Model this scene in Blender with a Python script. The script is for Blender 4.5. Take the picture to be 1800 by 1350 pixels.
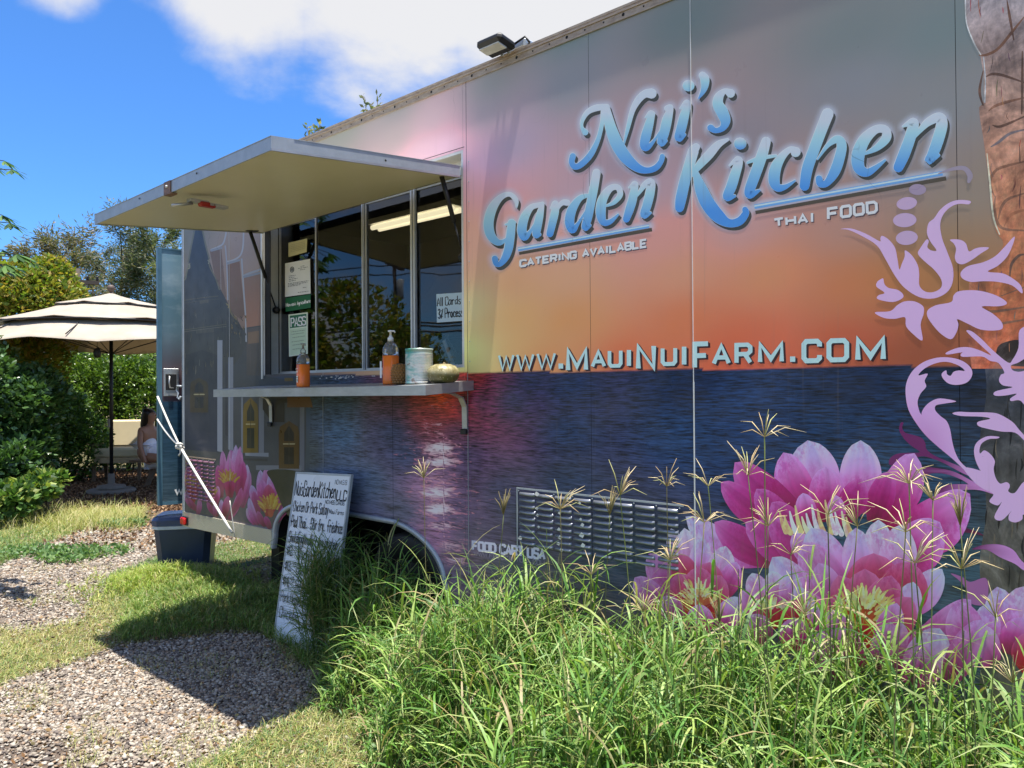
import bpy, math, random
import numpy as np
from mathutils import Vector, Matrix
from mathutils.geometry import tessellate_polygon
random.seed(7); rng = np.random.default_rng(7)
SC = bpy.context.scene; COL = SC.collection
for o in list(bpy.data.objects): bpy.data.objects.remove(o)

# ---------------------------------------------------------------- camera
CAMH = 1.55; PITCH = math.atan(12/1352); ROLL = 0.007; FPX = 1352.0
cf = np.array([0, math.cos(PITCH), math.sin(PITCH)]); r0 = np.array([1., 0, 0]); u0 = np.array([0, -math.sin(PITCH), math.cos(PITCH)])
cr = math.cos(ROLL)*r0 - math.sin(ROLL)*u0; cu = math.sin(ROLL)*r0 + math.cos(ROLL)*u0
CAMP = np.array([0, 0, CAMH])
cam = bpy.data.cameras.new('camera'); camo = bpy.data.objects.new('camera', cam); COL.objects.link(camo)
camo.matrix_world = Matrix(((cr[0], cu[0], -cf[0], 0), (cr[1], cu[1], -cf[1], 0), (cr[2], cu[2], -cf[2], CAMH), (0, 0, 0, 1)))
cam.sensor_width = 36; cam.lens = 36*FPX/1800; cam.clip_end = 4000; cam.clip_start = 0.02
SC.camera = camo

# ---------------------------------------------------------------- light
SUN = np.array([0.074, -0.116, 0.985]); SUN /= np.linalg.norm(SUN)
sl = bpy.data.lights.new('sun', 'SUN'); sl.energy = 4.9; sl.angle = math.radians(0.5); sl.color = (1.0, 0.95, 0.87)
so = bpy.data.objects.new('sun', sl); COL.objects.link(so); so.location = (0, 0, 30)
so.rotation_euler = Vector(SUN).to_track_quat('Z', 'Y').to_euler()
W = bpy.data.worlds.new('World'); SC.world = W; W.use_nodes = True
SKY_STRENGTH = 0.11
SC.view_settings.view_transform = 'Standard'; SC.view_settings.look = 'None'
SC.view_settings.exposure = 1.0; SC.view_settings.gamma = 1; SC.view_settings.use_curve_mapping = False
SC.cycles.max_bounces = 8; SC.cycles.transparent_max_bounces = 12; SC.cycles.caustics_reflective = False; SC.cycles.caustics_refractive = False
SC.cycles.use_denoising = True

def raydir(x, y): return cf + (x-900)/FPX*cr - (y-675)/FPX*cu
def G(x, y, z=0.0):
    d = raydir(x, y); t = (z-CAMH)/d[2]; return CAMP + d*t
def AT(x, y, Y):
    d = raydir(x, y); return CAMP + d*(Y/d[1])
def project(P):
    Q = P - CAMP; w = Q@cf; return 900 + FPX*(Q@cr)/w, 675 - FPX*(Q@cu)/w

def build_world():
    nt = W.node_tree; N = nt.nodes; L = nt.links; N.clear()
    def nd(t, **k):
        n = N.new(t)
        for a, b in k.items(): setattr(n, a, b)
        return n
    def mth(op, a, b=None, c=None, clamp=False):
        n = nd('ShaderNodeMath', operation=op, use_clamp=clamp)
        for i, v in enumerate((a, b, c)):
            if v is None: continue
            if isinstance(v, (int, float)): n.inputs[i].default_value = v
            else: L.new(v, n.inputs[i])
        return n.outputs[0]
    out = nd('ShaderNodeOutputWorld'); bg = nd('ShaderNodeBackground')
    sky = nd('ShaderNodeTexSky', sky_type='NISHITA', sun_disc=False)
    sky.sun_elevation = math.asin(SUN[2]); sky.sun_rotation = math.atan2(SUN[0], SUN[1])
    sky.altitude = 200; sky.air_density = 1.0; sky.dust_density = 0.4; sky.ozone_density = 3.0
    tint = nd('ShaderNodeMix', data_type='RGBA', blend_type='MULTIPLY'); tint.inputs[0].default_value = 1
    tint.inputs[7].default_value = SKYTINT
    L.new(sky.outputs[0], tint.inputs[6])
    tc = nd('ShaderNodeTexCoord')
    nz = nd('ShaderNodeTexNoise'); nz.inputs['Scale'].default_value = 3.2; nz.inputs['Detail'].default_value = 7; nz.inputs['Roughness'].default_value = 0.55
    nz.inputs['Distortion'].default_value = 0.15
    mp = nd('ShaderNodeMapping'); mp.inputs['Scale'].default_value = (1, 1, 1.6); mp.inputs['Location'].default_value = (2.3, .4, 5.1)
    L.new(tc.outputs['Generated'], mp.inputs[0]); L.new(mp.outputs[0], nz.inputs['Vector'])
    acc = None
    for (x, y, rad, wt) in CLOUDS:
        d = raydir(x, y); d = d/np.linalg.norm(d)
        vm = nd('ShaderNodeVectorMath', operation='DISTANCE'); L.new(tc.outputs['Generated'], vm.inputs[0]); vm.inputs[1].default_value = tuple(d)
        v = mth('MULTIPLY', mth('SUBTRACT', 1.0, mth('DIVIDE', vm.outputs['Value'], rad), clamp=True), wt)
        acc = v if acc is None else mth('MAXIMUM', acc, v)
    clr = None
    for (x, y, rad, wt) in CLEAR:
        d = raydir(x, y); d = d/np.linalg.norm(d)
        vm = nd('ShaderNodeVectorMath', operation='DISTANCE'); L.new(tc.outputs['Generated'], vm.inputs[0]); vm.inputs[1].default_value = tuple(d)
        v = mth('MULTIPLY', mth('SUBTRACT', 1.0, mth('DIVIDE', vm.outputs['Value'], rad), clamp=True), wt); clr = v if clr is None else mth('MAXIMUM', clr, v)
    acc = mth('MAXIMUM', acc, mth('SUBTRACT', 0.44, clr))  # cloud cover added over the unseen sky to make the wall's light less blue
    m = mth('ADD', mth('MULTIPLY', acc, 0.85), mth('MULTIPLY', mth('SUBTRACT', nz.outputs['Fac'], 0.5), 1.9))
    mr = nd('ShaderNodeMapRange', interpolation_type='SMOOTHSTEP'); L.new(m, mr.inputs[0]); mr.inputs[1].default_value = 0.22; mr.inputs[2].default_value = 0.62; mr.inputs[4].default_value = 0.93
    mx = nd('ShaderNodeMix', data_type='RGBA'); L.new(mr.outputs[0], mx.inputs[0]); L.new(tint.outputs[2], mx.inputs[6]); mx.inputs[7].default_value = CLOUDCOL
    L.new(mx.outputs[2], bg.inputs[0]); bg.inputs[1].default_value = SKY_STRENGTH; L.new(bg.outputs[0], out.inputs[0])
SKYTINT = (0.38, 0.69, 1.06, 1)
CLOUDCOL = (4.1, 4.05, 4.0, 1)
CLOUDS = [(430, -60, .19, 1.0), (640, -50, .21, 1.0), (740, 5, .13, 1.05), (860, -10, .14, 1.05), (980, -50, .15, 1.0), (110, -40, .08, .9), (700, -320, .42, .75), (1500, -500, .5, .7), (-900, 200, .4, .5), (2600, 100, .5, .6)]
CLEAR = [(100, 250, .75, 1.6), (500, 350, .5, 1.6), (-500, 400, .5, 1.0)]
build_world()

# ---------------------------------------------------------------- helpers
def s2l(c):
    c = np.asarray(c, float)/255.0
    return np.where(c <= .04045, c/12.92, ((c+.055)/1.055)**2.4)
def link_obj(name, data, parent=None, kind=None):
    o = bpy.data.objects.new(name, data); COL.objects.link(o)
    if parent is not None: o.parent = parent
    if kind: o['kind'] = kind
    return o
def tag(o, label=None, cat=None, group=None, kind=None):
    if label: o['label'] = label
    if cat: o['category'] = cat
    if group: o['group'] = group
    if kind: o['kind'] = kind
    return o
def empty(name, loc=(0, 0, 0), rz=0, parent=None):
    o = bpy.data.objects.new(name, None); COL.objects.link(o); o.location = loc; o.rotation_euler = (0, 0, rz); o.empty_display_size = .1
    if parent is not None: o.parent = parent
    return o
def mesh_np(name, V, F, mat, parent=None, col=None, smooth=False, kind=None, extra=None):
    """V (n,3); F (m,k) array or list of arrays with one k each; col (n,3|4) linear"""
    V = np.asarray(V, np.float32)
    Fs = F if isinstance(F, list) and len(F) and isinstance(F[0], np.ndarray) and F[0].ndim == 2 else [np.asarray(F)]
    me = bpy.data.meshes.new(name)
    tot = sum(f.shape[0] for f in Fs); lt = sum(f.size for f in Fs)
    me.vertices.add(len(V)); me.vertices.foreach_set('co', V.ravel())
    me.loops.add(lt); me.polygons.add(tot)
    me.loops.foreach_set('vertex_index', np.concatenate([f.ravel() for f in Fs]).astype(np.int32))
    st = []; n0 = 0
    for f in Fs:
        st.append(n0 + np.arange(f.shape[0])*f.shape[1]); n0 += f.size
    me.polygons.foreach_set('loop_start', np.concatenate(st).astype(np.int32))
    me.update(calc_edges=True)
    if smooth: me.polygons.foreach_set('use_smooth', np.ones(tot, bool))
    if col is not None:
        col = np.asarray(col, np.float32)
        if col.shape[1] == 3: col = np.concatenate([col, np.ones((len(col), 1), np.float32)], 1)
        a = me.color_attributes.new('Col', 'FLOAT_COLOR', 'POINT'); a.data.foreach_set('color', col.ravel())
    if extra:
        for k, v in extra.items():
            a = me.attributes.new(k, 'FLOAT', 'POINT'); a.data.foreach_set('value', np.asarray(v, np.float32))
    me.materials.append(mat)
    return link_obj(name, me, parent, kind)

class MB:
    """collects simple solids and links them as one mesh"""
    def __init__(s): s.v = []; s.f = []; s.c = []; s.sm = []
    def add(s, V, F, col=None, sm=False):
        n = len(s.v); s.v += [tuple(map(float, p)) for p in V]; s.f += [tuple(i+n for i in f) for f in F]
        s.c += [tuple(col) if col is not None else (1, 1, 1)]*len(V); s.sm += [sm]*len(F); return s
    def box(s, a, b, col=None, bev=0.0, M=None):
        x0, x1 = sorted((a[0], b[0])); y0, y1 = sorted((a[1], b[1])); z0, z1 = sorted((a[2], b[2]))
        if bev <= 0:
            V = [(x, y, z) for z in (z0, z1) for y in (y0, y1) for x in (x0, x1)]
            F = [(0, 2, 3, 1), (4, 5, 7, 6), (0, 1, 5, 4), (2, 6, 7, 3), (0, 4, 6, 2), (1, 3, 7, 5)]
        else:
            b_ = min(bev, (x1-x0)*.45, (y1-y0)*.45, (z1-z0)*.45); V = []; idx = {}
            for sx in (0, 1):
                for sy in (0, 1):
                    for sz in (0, 1):
                        X = (x0, x1)[sx]; Y = (y0, y1)[sy]; Z = (z0, z1)[sz]; dx = b_*(1-2*sx); dy = b_*(1-2*sy); dz = b_*(1-2*sz)
                        for ax, p in enumerate(((X, Y+dy, Z+dz), (X+dx, Y, Z+dz), (X+dx, Y+dy, Z))):
                            idx[(sx, sy, sz, ax)] = len(V); V.append(p)
            F = []
            for ax in range(3):
                o = [i for i in range(3) if i != ax]
                for sd in (0, 1):
                    q = []
                    for (p_, q_) in ((0, 0), (1, 0), (1, 1), (0, 1)):
                        k = [0, 0, 0]; k[ax] = sd; k[o[0]] = p_; k[o[1]] = q_; q.append(idx[(*k, ax)])
                    F.append(tuple(q) if (sd == 1) != (ax == 1) else tuple(reversed(q)))
            for ax in range(3):
                o = [i for i in range(3) if i != ax]
                for p_ in (0, 1):
                    for q_ in (0, 1):
                        k0 = [0, 0, 0]; k0[o[0]] = p_; k0[o[1]] = q_; k1 = list(k0); k1[ax] = 1
                        F.append((idx[(*k0, o[0])], idx[(*k1, o[0])], idx[(*k1, o[1])], idx[(*k0, o[1])]))
            for sx in (0, 1):
                for sy in (0, 1):
                    for sz in (0, 1): F.append(tuple(idx[(sx, sy, sz, a)] for a in range(3)))
        if M is not None: V = [tuple(M @ Vector(p)) for p in V]
        return s.add(V, F, col)
    def prism(s, poly, ax, lo, hi, col=None):
        """poly of 2D points in the plane normal to axis ax"""
        n = len(poly); o = [i for i in range(3) if i != ax]; V = []
        for h in (lo, hi):
            for p in poly:
                q = [0, 0, 0]; q[ax] = h; q[o[0]] = p[0]; q[o[1]] = p[1]; V.append(q)
        F = [tuple(range(n))[::-1], tuple(range(n, 2*n))] + [(i, (i+1) % n, n+(i+1) % n, n+i) for i in range(n)]
        return s.add(V, F, col)
    def tube(s, pts, r, n=8, col=None, cap=True, flat=1.0):
        P = [Vector(p) for p in pts]; R = r if isinstance(r, (list, tuple)) else [r]*len(P); V = []; up = None
        for i, p in enumerate(P):
            t = (P[min(i+1, len(P)-1)] - P[max(i-1, 0)]); t.normalize()
            if up is None: up = t.orthogonal().normalized()
            a = (up - t*up.dot(t)); a = a.normalized() if a.length > 1e-6 else t.orthogonal().normalized(); up = a; b = t.cross(a)
            for k in range(n):
                an = 2*math.pi*k/n; V.append(p + a*math.cos(an)*R[i] + b*math.sin(an)*R[i]*flat)
        F = [(i*n+k, i*n+(k+1) % n, (i+1)*n+(k+1) % n, (i+1)*n+k) for i in range(len(P)-1) for k in range(n)]
        m = len(s.v); s.add(V, F, col, True)
        if cap: s.f += [tuple(m+k for k in range(n))[::-1], tuple(m+(len(P)-1)*n+k for k in range(n))]; s.sm += [False, False]
        return s
    def lathe(s, prof, c=(0, 0, 0), n=24, col=None, ax=2, sm=True, fn=None):
        V = []
        for (r, h) in prof:
            for k in range(n):
                a = 2*math.pi*k/n; rr = r*(fn(a, h) if fn else 1); q = [0, 0, 0]; o = [i for i in range(3) if i != ax]
                q[ax] = h; q[o[0]] = rr*math.cos(a); q[o[1]] = rr*math.sin(a); V.append((q[0]+c[0], q[1]+c[1], q[2]+c[2]))
        F = [(i*n+k, i*n+(k+1) % n, (i+1)*n+(k+1) % n, (i+1)*n+k) for i in range(len(prof)-1) for k in range(n)]
        if ax == 1: F = [f[::-1] for f in F]
        m = len(s.v); s.add(V, F, col, sm)
        a, b = tuple(m+k for k in range(n))[::-1], tuple(m+(len(prof)-1)*n+k for k in range(n))
        if prof[0][0] > 1e-5: s.f.append(a); s.sm.append(False)
        if prof[-1][0] > 1e-5: s.f.append(b); s.sm.append(False)
        return s
    def build(s, name, mat, parent=None, kind=None):
        me = bpy.data.meshes.new(name); me.from_pydata(s.v, [], s.f); me.materials.append(mat)
        me.polygons.foreach_set('use_smooth', s.sm)
        a = me.color_attributes.new('Col', 'FLOAT_COLOR', 'POINT')
        a.data.foreach_set('color', np.concatenate([np.array(s.c, np.float32), np.ones((len(s.c), 1), np.float32)], 1).ravel())
        return link_obj(name, me, parent, kind)

# ---------------------------------------------------------------- materials
def material(name, fn):
    m = bpy.data.materials.new(name); m.use_nodes = True; nt = m.node_tree; nt.nodes.clear()
    class K: pass
    k = K(); N = nt.nodes; L = nt.links
    def nd(t, **kw):
        n = N.new(t)
        for a, b in kw.items(): setattr(n, a, b)
        return n
    def st(n, key, v):
        if v is None: return
        if hasattr(v, 'links') and hasattr(v, 'node'): L.new(v, n.inputs[key])
        else:
            n.inputs[key].default_value = v
    def mth(op, a, b=None, c=None, clamp=False):
        n = nd('ShaderNodeMath', operation=op, use_clamp=clamp); st(n, 0, a); st(n, 1, b); st(n, 2, c); return n.outputs[0]
    def mix(f, a, b, mode='MIX'):
        n = nd('ShaderNodeMix', data_type='RGBA', blend_type=mode); st(n, 0, f)
        st(n, 6, a if not isinstance(a, (tuple, list)) else (*a[:3], 1)); st(n, 7, b if not isinstance(b, (tuple, list)) else (*b[:3], 1)); return n.outputs[2]
    def noise(scale, detail=4, rough=.5, vec=None, dist=0, out='Fac'):
        n = nd('ShaderNodeTexNoise'); n.inputs['Scale'].default_value = scale; n.inputs['Detail'].default_value = detail; n.inputs['Roughness'].default_value = rough; n.inputs['Distortion'].default_value = dist
        if vec is not None: L.new(vec, n.inputs['Vector'])
        return n.outputs[out]
    def voro(scale, vec=None, feature='F1', out='Distance', rnd=1):
        n = nd('ShaderNodeTexVoronoi', feature=feature); n.inputs['Scale'].default_value = scale; n.inputs['Randomness'].default_value = rnd
        if vec is not None: L.new(vec, n.inputs['Vector'])
        return n.outputs[out]
    def mapv(vec, scale=(1, 1, 1), loc=(0, 0, 0), rot=(0, 0, 0)):
        n = nd('ShaderNodeMapping'); n.inputs['Scale'].default_value = scale; n.inputs['Location'].default_value = loc; n.inputs['Rotation'].default_value = rot; L.new(vec, n.inputs[0]); return n.outputs[0]
    def ramp(f, stops, interp='LINEAR'):
        n = nd('ShaderNodeValToRGB'); n.color_ramp.interpolation = interp; L.new(f, n.inputs[0]); e = n.color_ramp.elements
        while len(e) > 1: e.remove(e[-1])
        for i, (p, c) in enumerate(stops):
            q = e[0] if i == 0 else e.new(p)
            q.position = p; q.color = (*c, 1) if len(c) == 3 else c
        return n.outputs[0]
    def rng_(f, a, b, c=0, d=1, smooth=False):
        n = nd('ShaderNodeMapRange', interpolation_type='SMOOTHSTEP' if smooth else 'LINEAR'); st(n, 0, f); st(n, 1, a); st(n, 2, b); st(n, 3, c); st(n, 4, d); return n.outputs[0]
    def bump(h, strength=.3, dist=.01, nrm=None):
        n = nd('ShaderNodeBump'); n.inputs['Strength'].default_value = strength; n.inputs['Distance'].default_value = dist; L.new(h, n.inputs['Height'])
        if nrm is not None: L.new(nrm, n.inputs['Normal'])
        return n.outputs[0]
    def col(out='Color'): n = nd('ShaderNodeAttribute', attribute_name='Col'); return n.outputs[out]
    def attr(nm): n = nd('ShaderNodeAttribute', attribute_name=nm); return n.outputs['Fac']
    def obj(): return nd('ShaderNodeTexCoord').outputs['Object']
    def pos(): return nd('ShaderNodeNewGeometry').outputs['Position']
    def oi(): return nd('ShaderNodeObjectInfo').outputs['Random']
    def sep(v): n = nd('ShaderNodeSeparateXYZ'); L.new(v, n.inputs[0]); return n.outputs
    def princ(base=(.5, .5, .5), rough=.5, metal=0, spec=.5, normal=None, **kw):
        n = nd('ShaderNodeBsdfPrincipled'); st(n, 'Base Color', base if not isinstance(base, (tuple, list)) else (*base[:3], 1)); st(n, 'Roughness', rough); st(n, 'Metallic', metal); st(n, 'Specular IOR Level', spec)
        if normal is not None: L.new(normal, n.inputs['Normal'])
        for a, b in kw.items(): st(n, a.replace('_', ' '), b)
        return n.outputs[0]
    for a, b in list(locals().items()):
        if callable(b) and a not in ('fn',): setattr(k, a, b)
    k.L = L; k.N = N
    out = nd('ShaderNodeOutputMaterial'); r = fn(k); L.new(r, out.inputs[0])
    return m
def simple(name, c, rough=.5, metal=0, spec=.5, var=.12, scale=12, bumps=0.0):
    def f(k):
        nz = k.noise(scale, 5, .6, k.obj())
        b = k.mix(k.rng_(nz, .3, .7), tuple(x*(1-var) for x in c), tuple(min(1, x*(1+var)) for x in c))
        return k.princ(b, k.rng_(nz, .3, .7, max(0.02, rough-.08), rough+.08), metal, spec, k.bump(k.noise(scale*6, 3, .6, k.obj()), bumps, .004) if bumps else None)
    return material(name, f)
def colmat(name, rough=.5, metal=0, spec=.5, var=.1, scale=30, bumps=0.0):
    def f(k):
        nz = k.noise(scale, 5, .6, k.obj())
        b = k.mix(1.0, k.col(), k.mix(k.rng_(nz, .3, .7), (1-var,)*3, (1+var,)*3), 'MULTIPLY')
        return k.princ(b, rough, metal, spec, k.bump(nz, bumps, .004) if bumps else None)
    return material(name, f)
def leafmat(name, trans=.35, rough=.5, spec=.35):
    def f(k):
        c = k.col(); n = k.noise(40, 2, .5, k.obj())
        c = k.mix(1.0, c, k.mix(n, (.75,)*3, (1.25,)*3), 'MULTIPLY')
        p = k.princ(c, rough, 0, spec)
        t = k.nd('ShaderNodeBsdfTranslucent'); k.L.new(k.mix(1.0, c, (1.25, 1.35, .6), 'MULTIPLY'), t.inputs[0])
        m = k.nd('ShaderNodeMixShader'); m.inputs[0].default_value = trans; k.L.new(p, m.inputs[1]); k.L.new(t.outputs[0], m.inputs[2]); return m.outputs[0]
    return material(name, f)
MT = {}
MT['alu'] = material('brushed_aluminium', lambda k: k.princ(k.mix(k.noise(3, 6, .65, k.mapv(k.obj(), (4, 4, 12))), (.36, .37, .38), (.62, .63, .64)), k.rng_(k.noise(6, 4, .6, k.obj()), .3, .7, .32, .55), .75, .5, k.bump(k.noise(60, 3, .6, k.obj()), .06, .002)))
MT['galv'] = material('dull_aluminium_trim', lambda k: k.princ(k.mix(k.noise(14, 6, .7, k.obj()), (.30, .34, .38), (.52, .56, .60)), .5, .45, .5))
MT['lidunder'] = material('cream_fibreglass', lambda k: k.princ(k.mix(k.noise(2.5, 5, .6, k.obj()), (.60, .575, .47), (.72, .69, .57)), .38, 0, .5, k.bump(k.noise(140, 2, .5, k.obj()), .12, .002)))
MT['black'] = simple('black_rubber', (.012, .012, .013), .55)
MT['darkmetal'] = simple('dark_metal', (.03, .03, .032), .42, .5)
MT['dark'] = simple('near_black', (.006, .006, .007), .8)  # near-black base colour for floor, lining, backing, seams, rivets and eyes
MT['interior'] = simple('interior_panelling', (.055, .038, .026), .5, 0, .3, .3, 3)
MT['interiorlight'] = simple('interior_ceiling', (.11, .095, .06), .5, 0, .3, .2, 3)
MT['white'] = simple('white_plastic', (.75, .75, .73), .35)
MT['rope'] = material('white_braided_rope', lambda k: k.princ(k.mix(k.voro(300, k.obj()), (.85, .83, .78), (.55, .53, .48)), .7, 0, .3))
MT['rail'] = material('weathered_roof_rail', lambda k: k.princ(k.mix(k.rng_(k.noise(18, 6, .7, k.mapv(k.obj(), (1, 1, 3))), .4, .7), (.46, .37, .28), (.30, .215, .15)), .55, .35, .5))
MT['col'] = colmat('painted_plastic', .42)
MT['colrough'] = colmat('rough_painted', .8, 0, .2, .25, 20, .3)
MT['leaf'] = leafmat('leaf_foliage')
MT['gloss_leaf'] = leafmat('glossy_leaf_foliage', .28, .32, .6)
MT['grass'] = leafmat('grass_blades', .28, .48, .35)
MT['bark'] = simple('bark', (.09, .07, .05), .9, 0, .2, .4, 14, .6)
# ================================================================ FOOD TRAILER
d_ = raydir(-590, 697); UW = np.array([d_[0], d_[1], 0]); UW /= np.linalg.norm(UW)      # along the wall, away from the camera
XS = -UW; YN = np.array([XS[1]*-1, XS[0], 0.])                                           # local +x (to the right), local +y (into the trailer)
if YN[1] < 0: YN = -YN
r_ = raydir(322, 700); C0 = np.array([r_[0]/r_[1]*6.26, 6.26, 0.])
RZ = math.atan2(XS[1], XS[0])
def loc2w(p): p = np.asarray(p, float); return C0 + p[..., 0:1]*XS + p[..., 1:2]*YN + p[..., 2:3]*np.array([0, 0, 1.])
def w2loc(P): P = np.asarray(P, float) - C0; return np.stack([P@XS, P@YN, P[..., 2]], -1)
def hit(x, y, ax, val):
    """trailer-local point where the view ray through a photo pixel meets the local plane axis=val"""
    d = raydir(x, y); dl = np.array([d@XS, d@YN, d[2]]); o = w2loc(CAMP); t = (val-o[ax])/dl[ax]; return o + dl*t
CAML = w2loc(CAMP)
def Wv(xy, dep=0.0):
    xy = np.asarray(xy, float); d = cf + ((xy[:, 0:1]-900)/FPX)*cr - ((xy[:, 1:2]-675)/FPX)*cu
    dl = np.stack([d@XS, d@YN, d[:, 2]], -1); dep = np.broadcast_to(np.asarray(dep, float), (len(xy),))
    t = (-dep-CAML[1])/dl[:, 1]; return CAML + dl*t[:, None]
def W1(x, y): return hit(x, y, 1, 0.0)
def pxof(loc): return project(loc2w(loc))

trailer = tag(empty('food_trailer', tuple(C0), RZ), 'long food trailer wrapped in a sunset and lotus print with its serving hatch propped open', 'food trailer')
ZT = W1(900, 112)[2] - 0.0; ZS = W1(322, 924)[2]; ZSK = W1(322, 899)[2]; S_END = 6.7
ZTL = W1(566.7, 244.4)[2]; ZTR = W1(1176.7, 1.0)[2]; SL_, SR_ = W1(566.7, 244.4)[0], W1(1176.7, 1)[0]
def ztop(s): return ZTL + (ZTR-ZTL)*(s-SL_)/(SR_-SL_)
sA = W1(463, 520)[0]; sB = W1(815, 450)[0]; zOT = W1(817.8, 262)[2]; 
REC = 0.11
zOB = hit(600, 655, 1, REC)[2]
s404, s568, s690, s822, s1039, s1217, s1687 = [W1(x, 700)[0] for x in (404, 568, 690, 822.5, 1039, 1219.5, 1687)]
print('trailer', C0, RZ, 'ZS', ZS, ZSK, 'ztop', ztop(0), ztop(6), 'open', sA, sB, zOB, zOT, 'seams', s404, s568, s690, s822, s1039, s1217, s1687)

# ---- the printed colours of the wrap (what the vinyl itself looks like), listed against places on the panel
PAINT_SKY = [((322,400),(92,96,100)),((330,360),(92,96,100)),((450,450),(112,106,114)),((400,300),(120,126,130)),((500,280),(128,134,134)),((600,225),(138,142,140)),((700,240),(160,152,158)),((740,262),(215,165,190)),((780,262),(238,165,198)),
((760,215),(172,156,172)),((700,190),(135,138,145)),((850,200),(132,132,150)),((860,150),(118,128,136)),((1000,60),(104,124,132)),((1000,150),(121,129,145)),((1200,40),(101,117,124)),((1500,60),(105,118,126)),((1650,60),(102,121,130)),
((1500,150),(121,126,142)),((1650,200),(120,128,140)),((900,260),(155,146,175)),((850,290),(170,148,192)),((835,320),(195,150,175)),((860,350),(200,142,158)),((1000,350),(170,145,168)),((1150,330),(162,140,160)),((1100,280),(140,130,152)),
((1300,400),(176,142,152)),((1300,250),(125,122,138)),((1600,300),(126,121,130)),((1690,350),(130,124,120)),((1500,400),(164,126,122)),((1650,420),(134,116,92)),((840,400),(214,150,140)),((840,470),(216,152,128)),((1000,420),(205,145,145)),((1150,420),(205,138,138)),
((870,560),(222,158,112)),((826,545),(212,188,142)),((822,620),(196,214,140)),((848,630),(218,182,134)),((900,500),(220,142,108)),((1000,480),(218,148,118)),((1200,480),(214,138,112)),((1350,480),(205,132,92)),((1500,500),(185,112,72)),((1600,480),(165,110,60)),((1700,500),(150,105,60)),
((1000,560),(224,134,84)),((1200,560),(220,110,72)),((1300,600),(212,94,62)),((1500,600),(178,78,52)),((1600,620),(130,66,44)),((900,620),(226,152,104)),((950,640),(220,124,82)),((1100,640),(210,94,62)),((1300,640),(192,78,52)),((1800,600),(120,60,42)),((1800,300),(130,120,112)),
((818,300),(215,165,190)),((818,450),(205,150,150)),((818,540),(205,185,150)),((905,560),(224,146,96)),((470,500),(120,100,90)),((350,600),(50,52,54)),((480,620),(70,70,70)),((480,650),(60,60,70)),((330,650),(44,48,54))]
PAINT_SEA = [((840,668),(170,40,52)),((830,662),(220,70,50)),((845,700),(105,50,92)),((870,672),(96,40,76)),((900,700),(46,54,92)),((930,668),(30,44,82)),((1000,680),(28,50,88)),((1200,680),(20,42,78)),((1500,680),(20,42,74)),((1000,760),(36,58,92)),((1200,760),(34,66,104)),((1000,850),(48,62,86)),
((1300,720),(30,62,104)),((1500,750),(30,60,94)),((1600,850),(42,78,104)),((1650,950),(52,84,94)),((910,900),(60,64,82)),((900,1000),(58,66,76)),((1100,950),(46,62,76)),((1800,700),(22,36,58)),((1750,900),(58,70,76)),((840,830),(92,66,92)),((850,940),(82,70,90)),((880,860),(66,64,86)),
((545,690),(44,58,74)),((600,700),(50,70,95)),((600,760),(72,92,122)),((650,850),(78,86,108)),((600,830),(78,86,110)),((700,705),(72,48,72)),((735,695),(150,50,50)),((770,700),(235,85,35)),((790,715),(215,55,40)),((760,725),(150,50,60)),((810,712),(170,45,66)),((800,760),(120,64,90)),((820,800),(92,68,100)),((710,800),(68,70,100)),
((700,900),(82,78,98)),((810,900),(100,72,100)),((760,860),(170,110,140)),((760,950),(160,100,130)),((800,980),(96,72,92)),((690,760),(62,66,98)),((322,700),(62,70,84)),((420,760),(54,56,60)),((350,900),(60,50,60)),((500,780),(54,56,60)),((540,800),(62,64,68)),((480,900),(110,90,100))]
def _prep(lst):
    P = np.array([p for p, c in lst], float); L_ = Wv(P); return L_[:, [0, 2]], s2l([c for p, c in lst])
SKYP, SEAP = _prep(PAINT_SKY), _prep(PAINT_SEA)
zHor_a, zHor_b = W1(870, 655), W1(1555, 644.3)
def zhor(s): return zHor_a[2] + (zHor_b[2]-zHor_a[2])*(s-zHor_a[0])/(zHor_b[0]-zHor_a[0])
def idw(q, data, p=3.1, eps=.022):
    P, C = data; out = np.zeros((len(q), 3)); 
    for i in range(0, len(q), 20000):
        qq = q[i:i+20000]; d2 = (qq[:, None, 0]-P[None, :, 0])**2*1.0 + ((qq[:, None, 1]-P[None, :, 1])*1.6)**2 + eps
        w = d2**(-p/2); w /= w.sum(1, keepdims=True); out[i:i+20000] = w@C
    return out
PRINT_GAIN = np.array([1.62, 1.5, 1.25]); SEA_GAIN = np.array([.92, 1.03, 1.18])
def paint(s, z):
    q = np.stack([s, z], -1); sea = z < zhor(s)
    c = np.where(sea[:, None], idw(q, SEAP, 3.6, .008), idw(q, SKYP))
    lf = 1+np.interp(s, [1.9, 3.1, 3.45], [1, 1, 0])[:, None]*np.array([.26, .42, .26])
    return np.where(sea[:, None], c*SEA_GAIN*lf, c*PRINT_GAIN), sea
GLOW = []   # (px polyline points, half width) of lettering: soft printed halo

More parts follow.
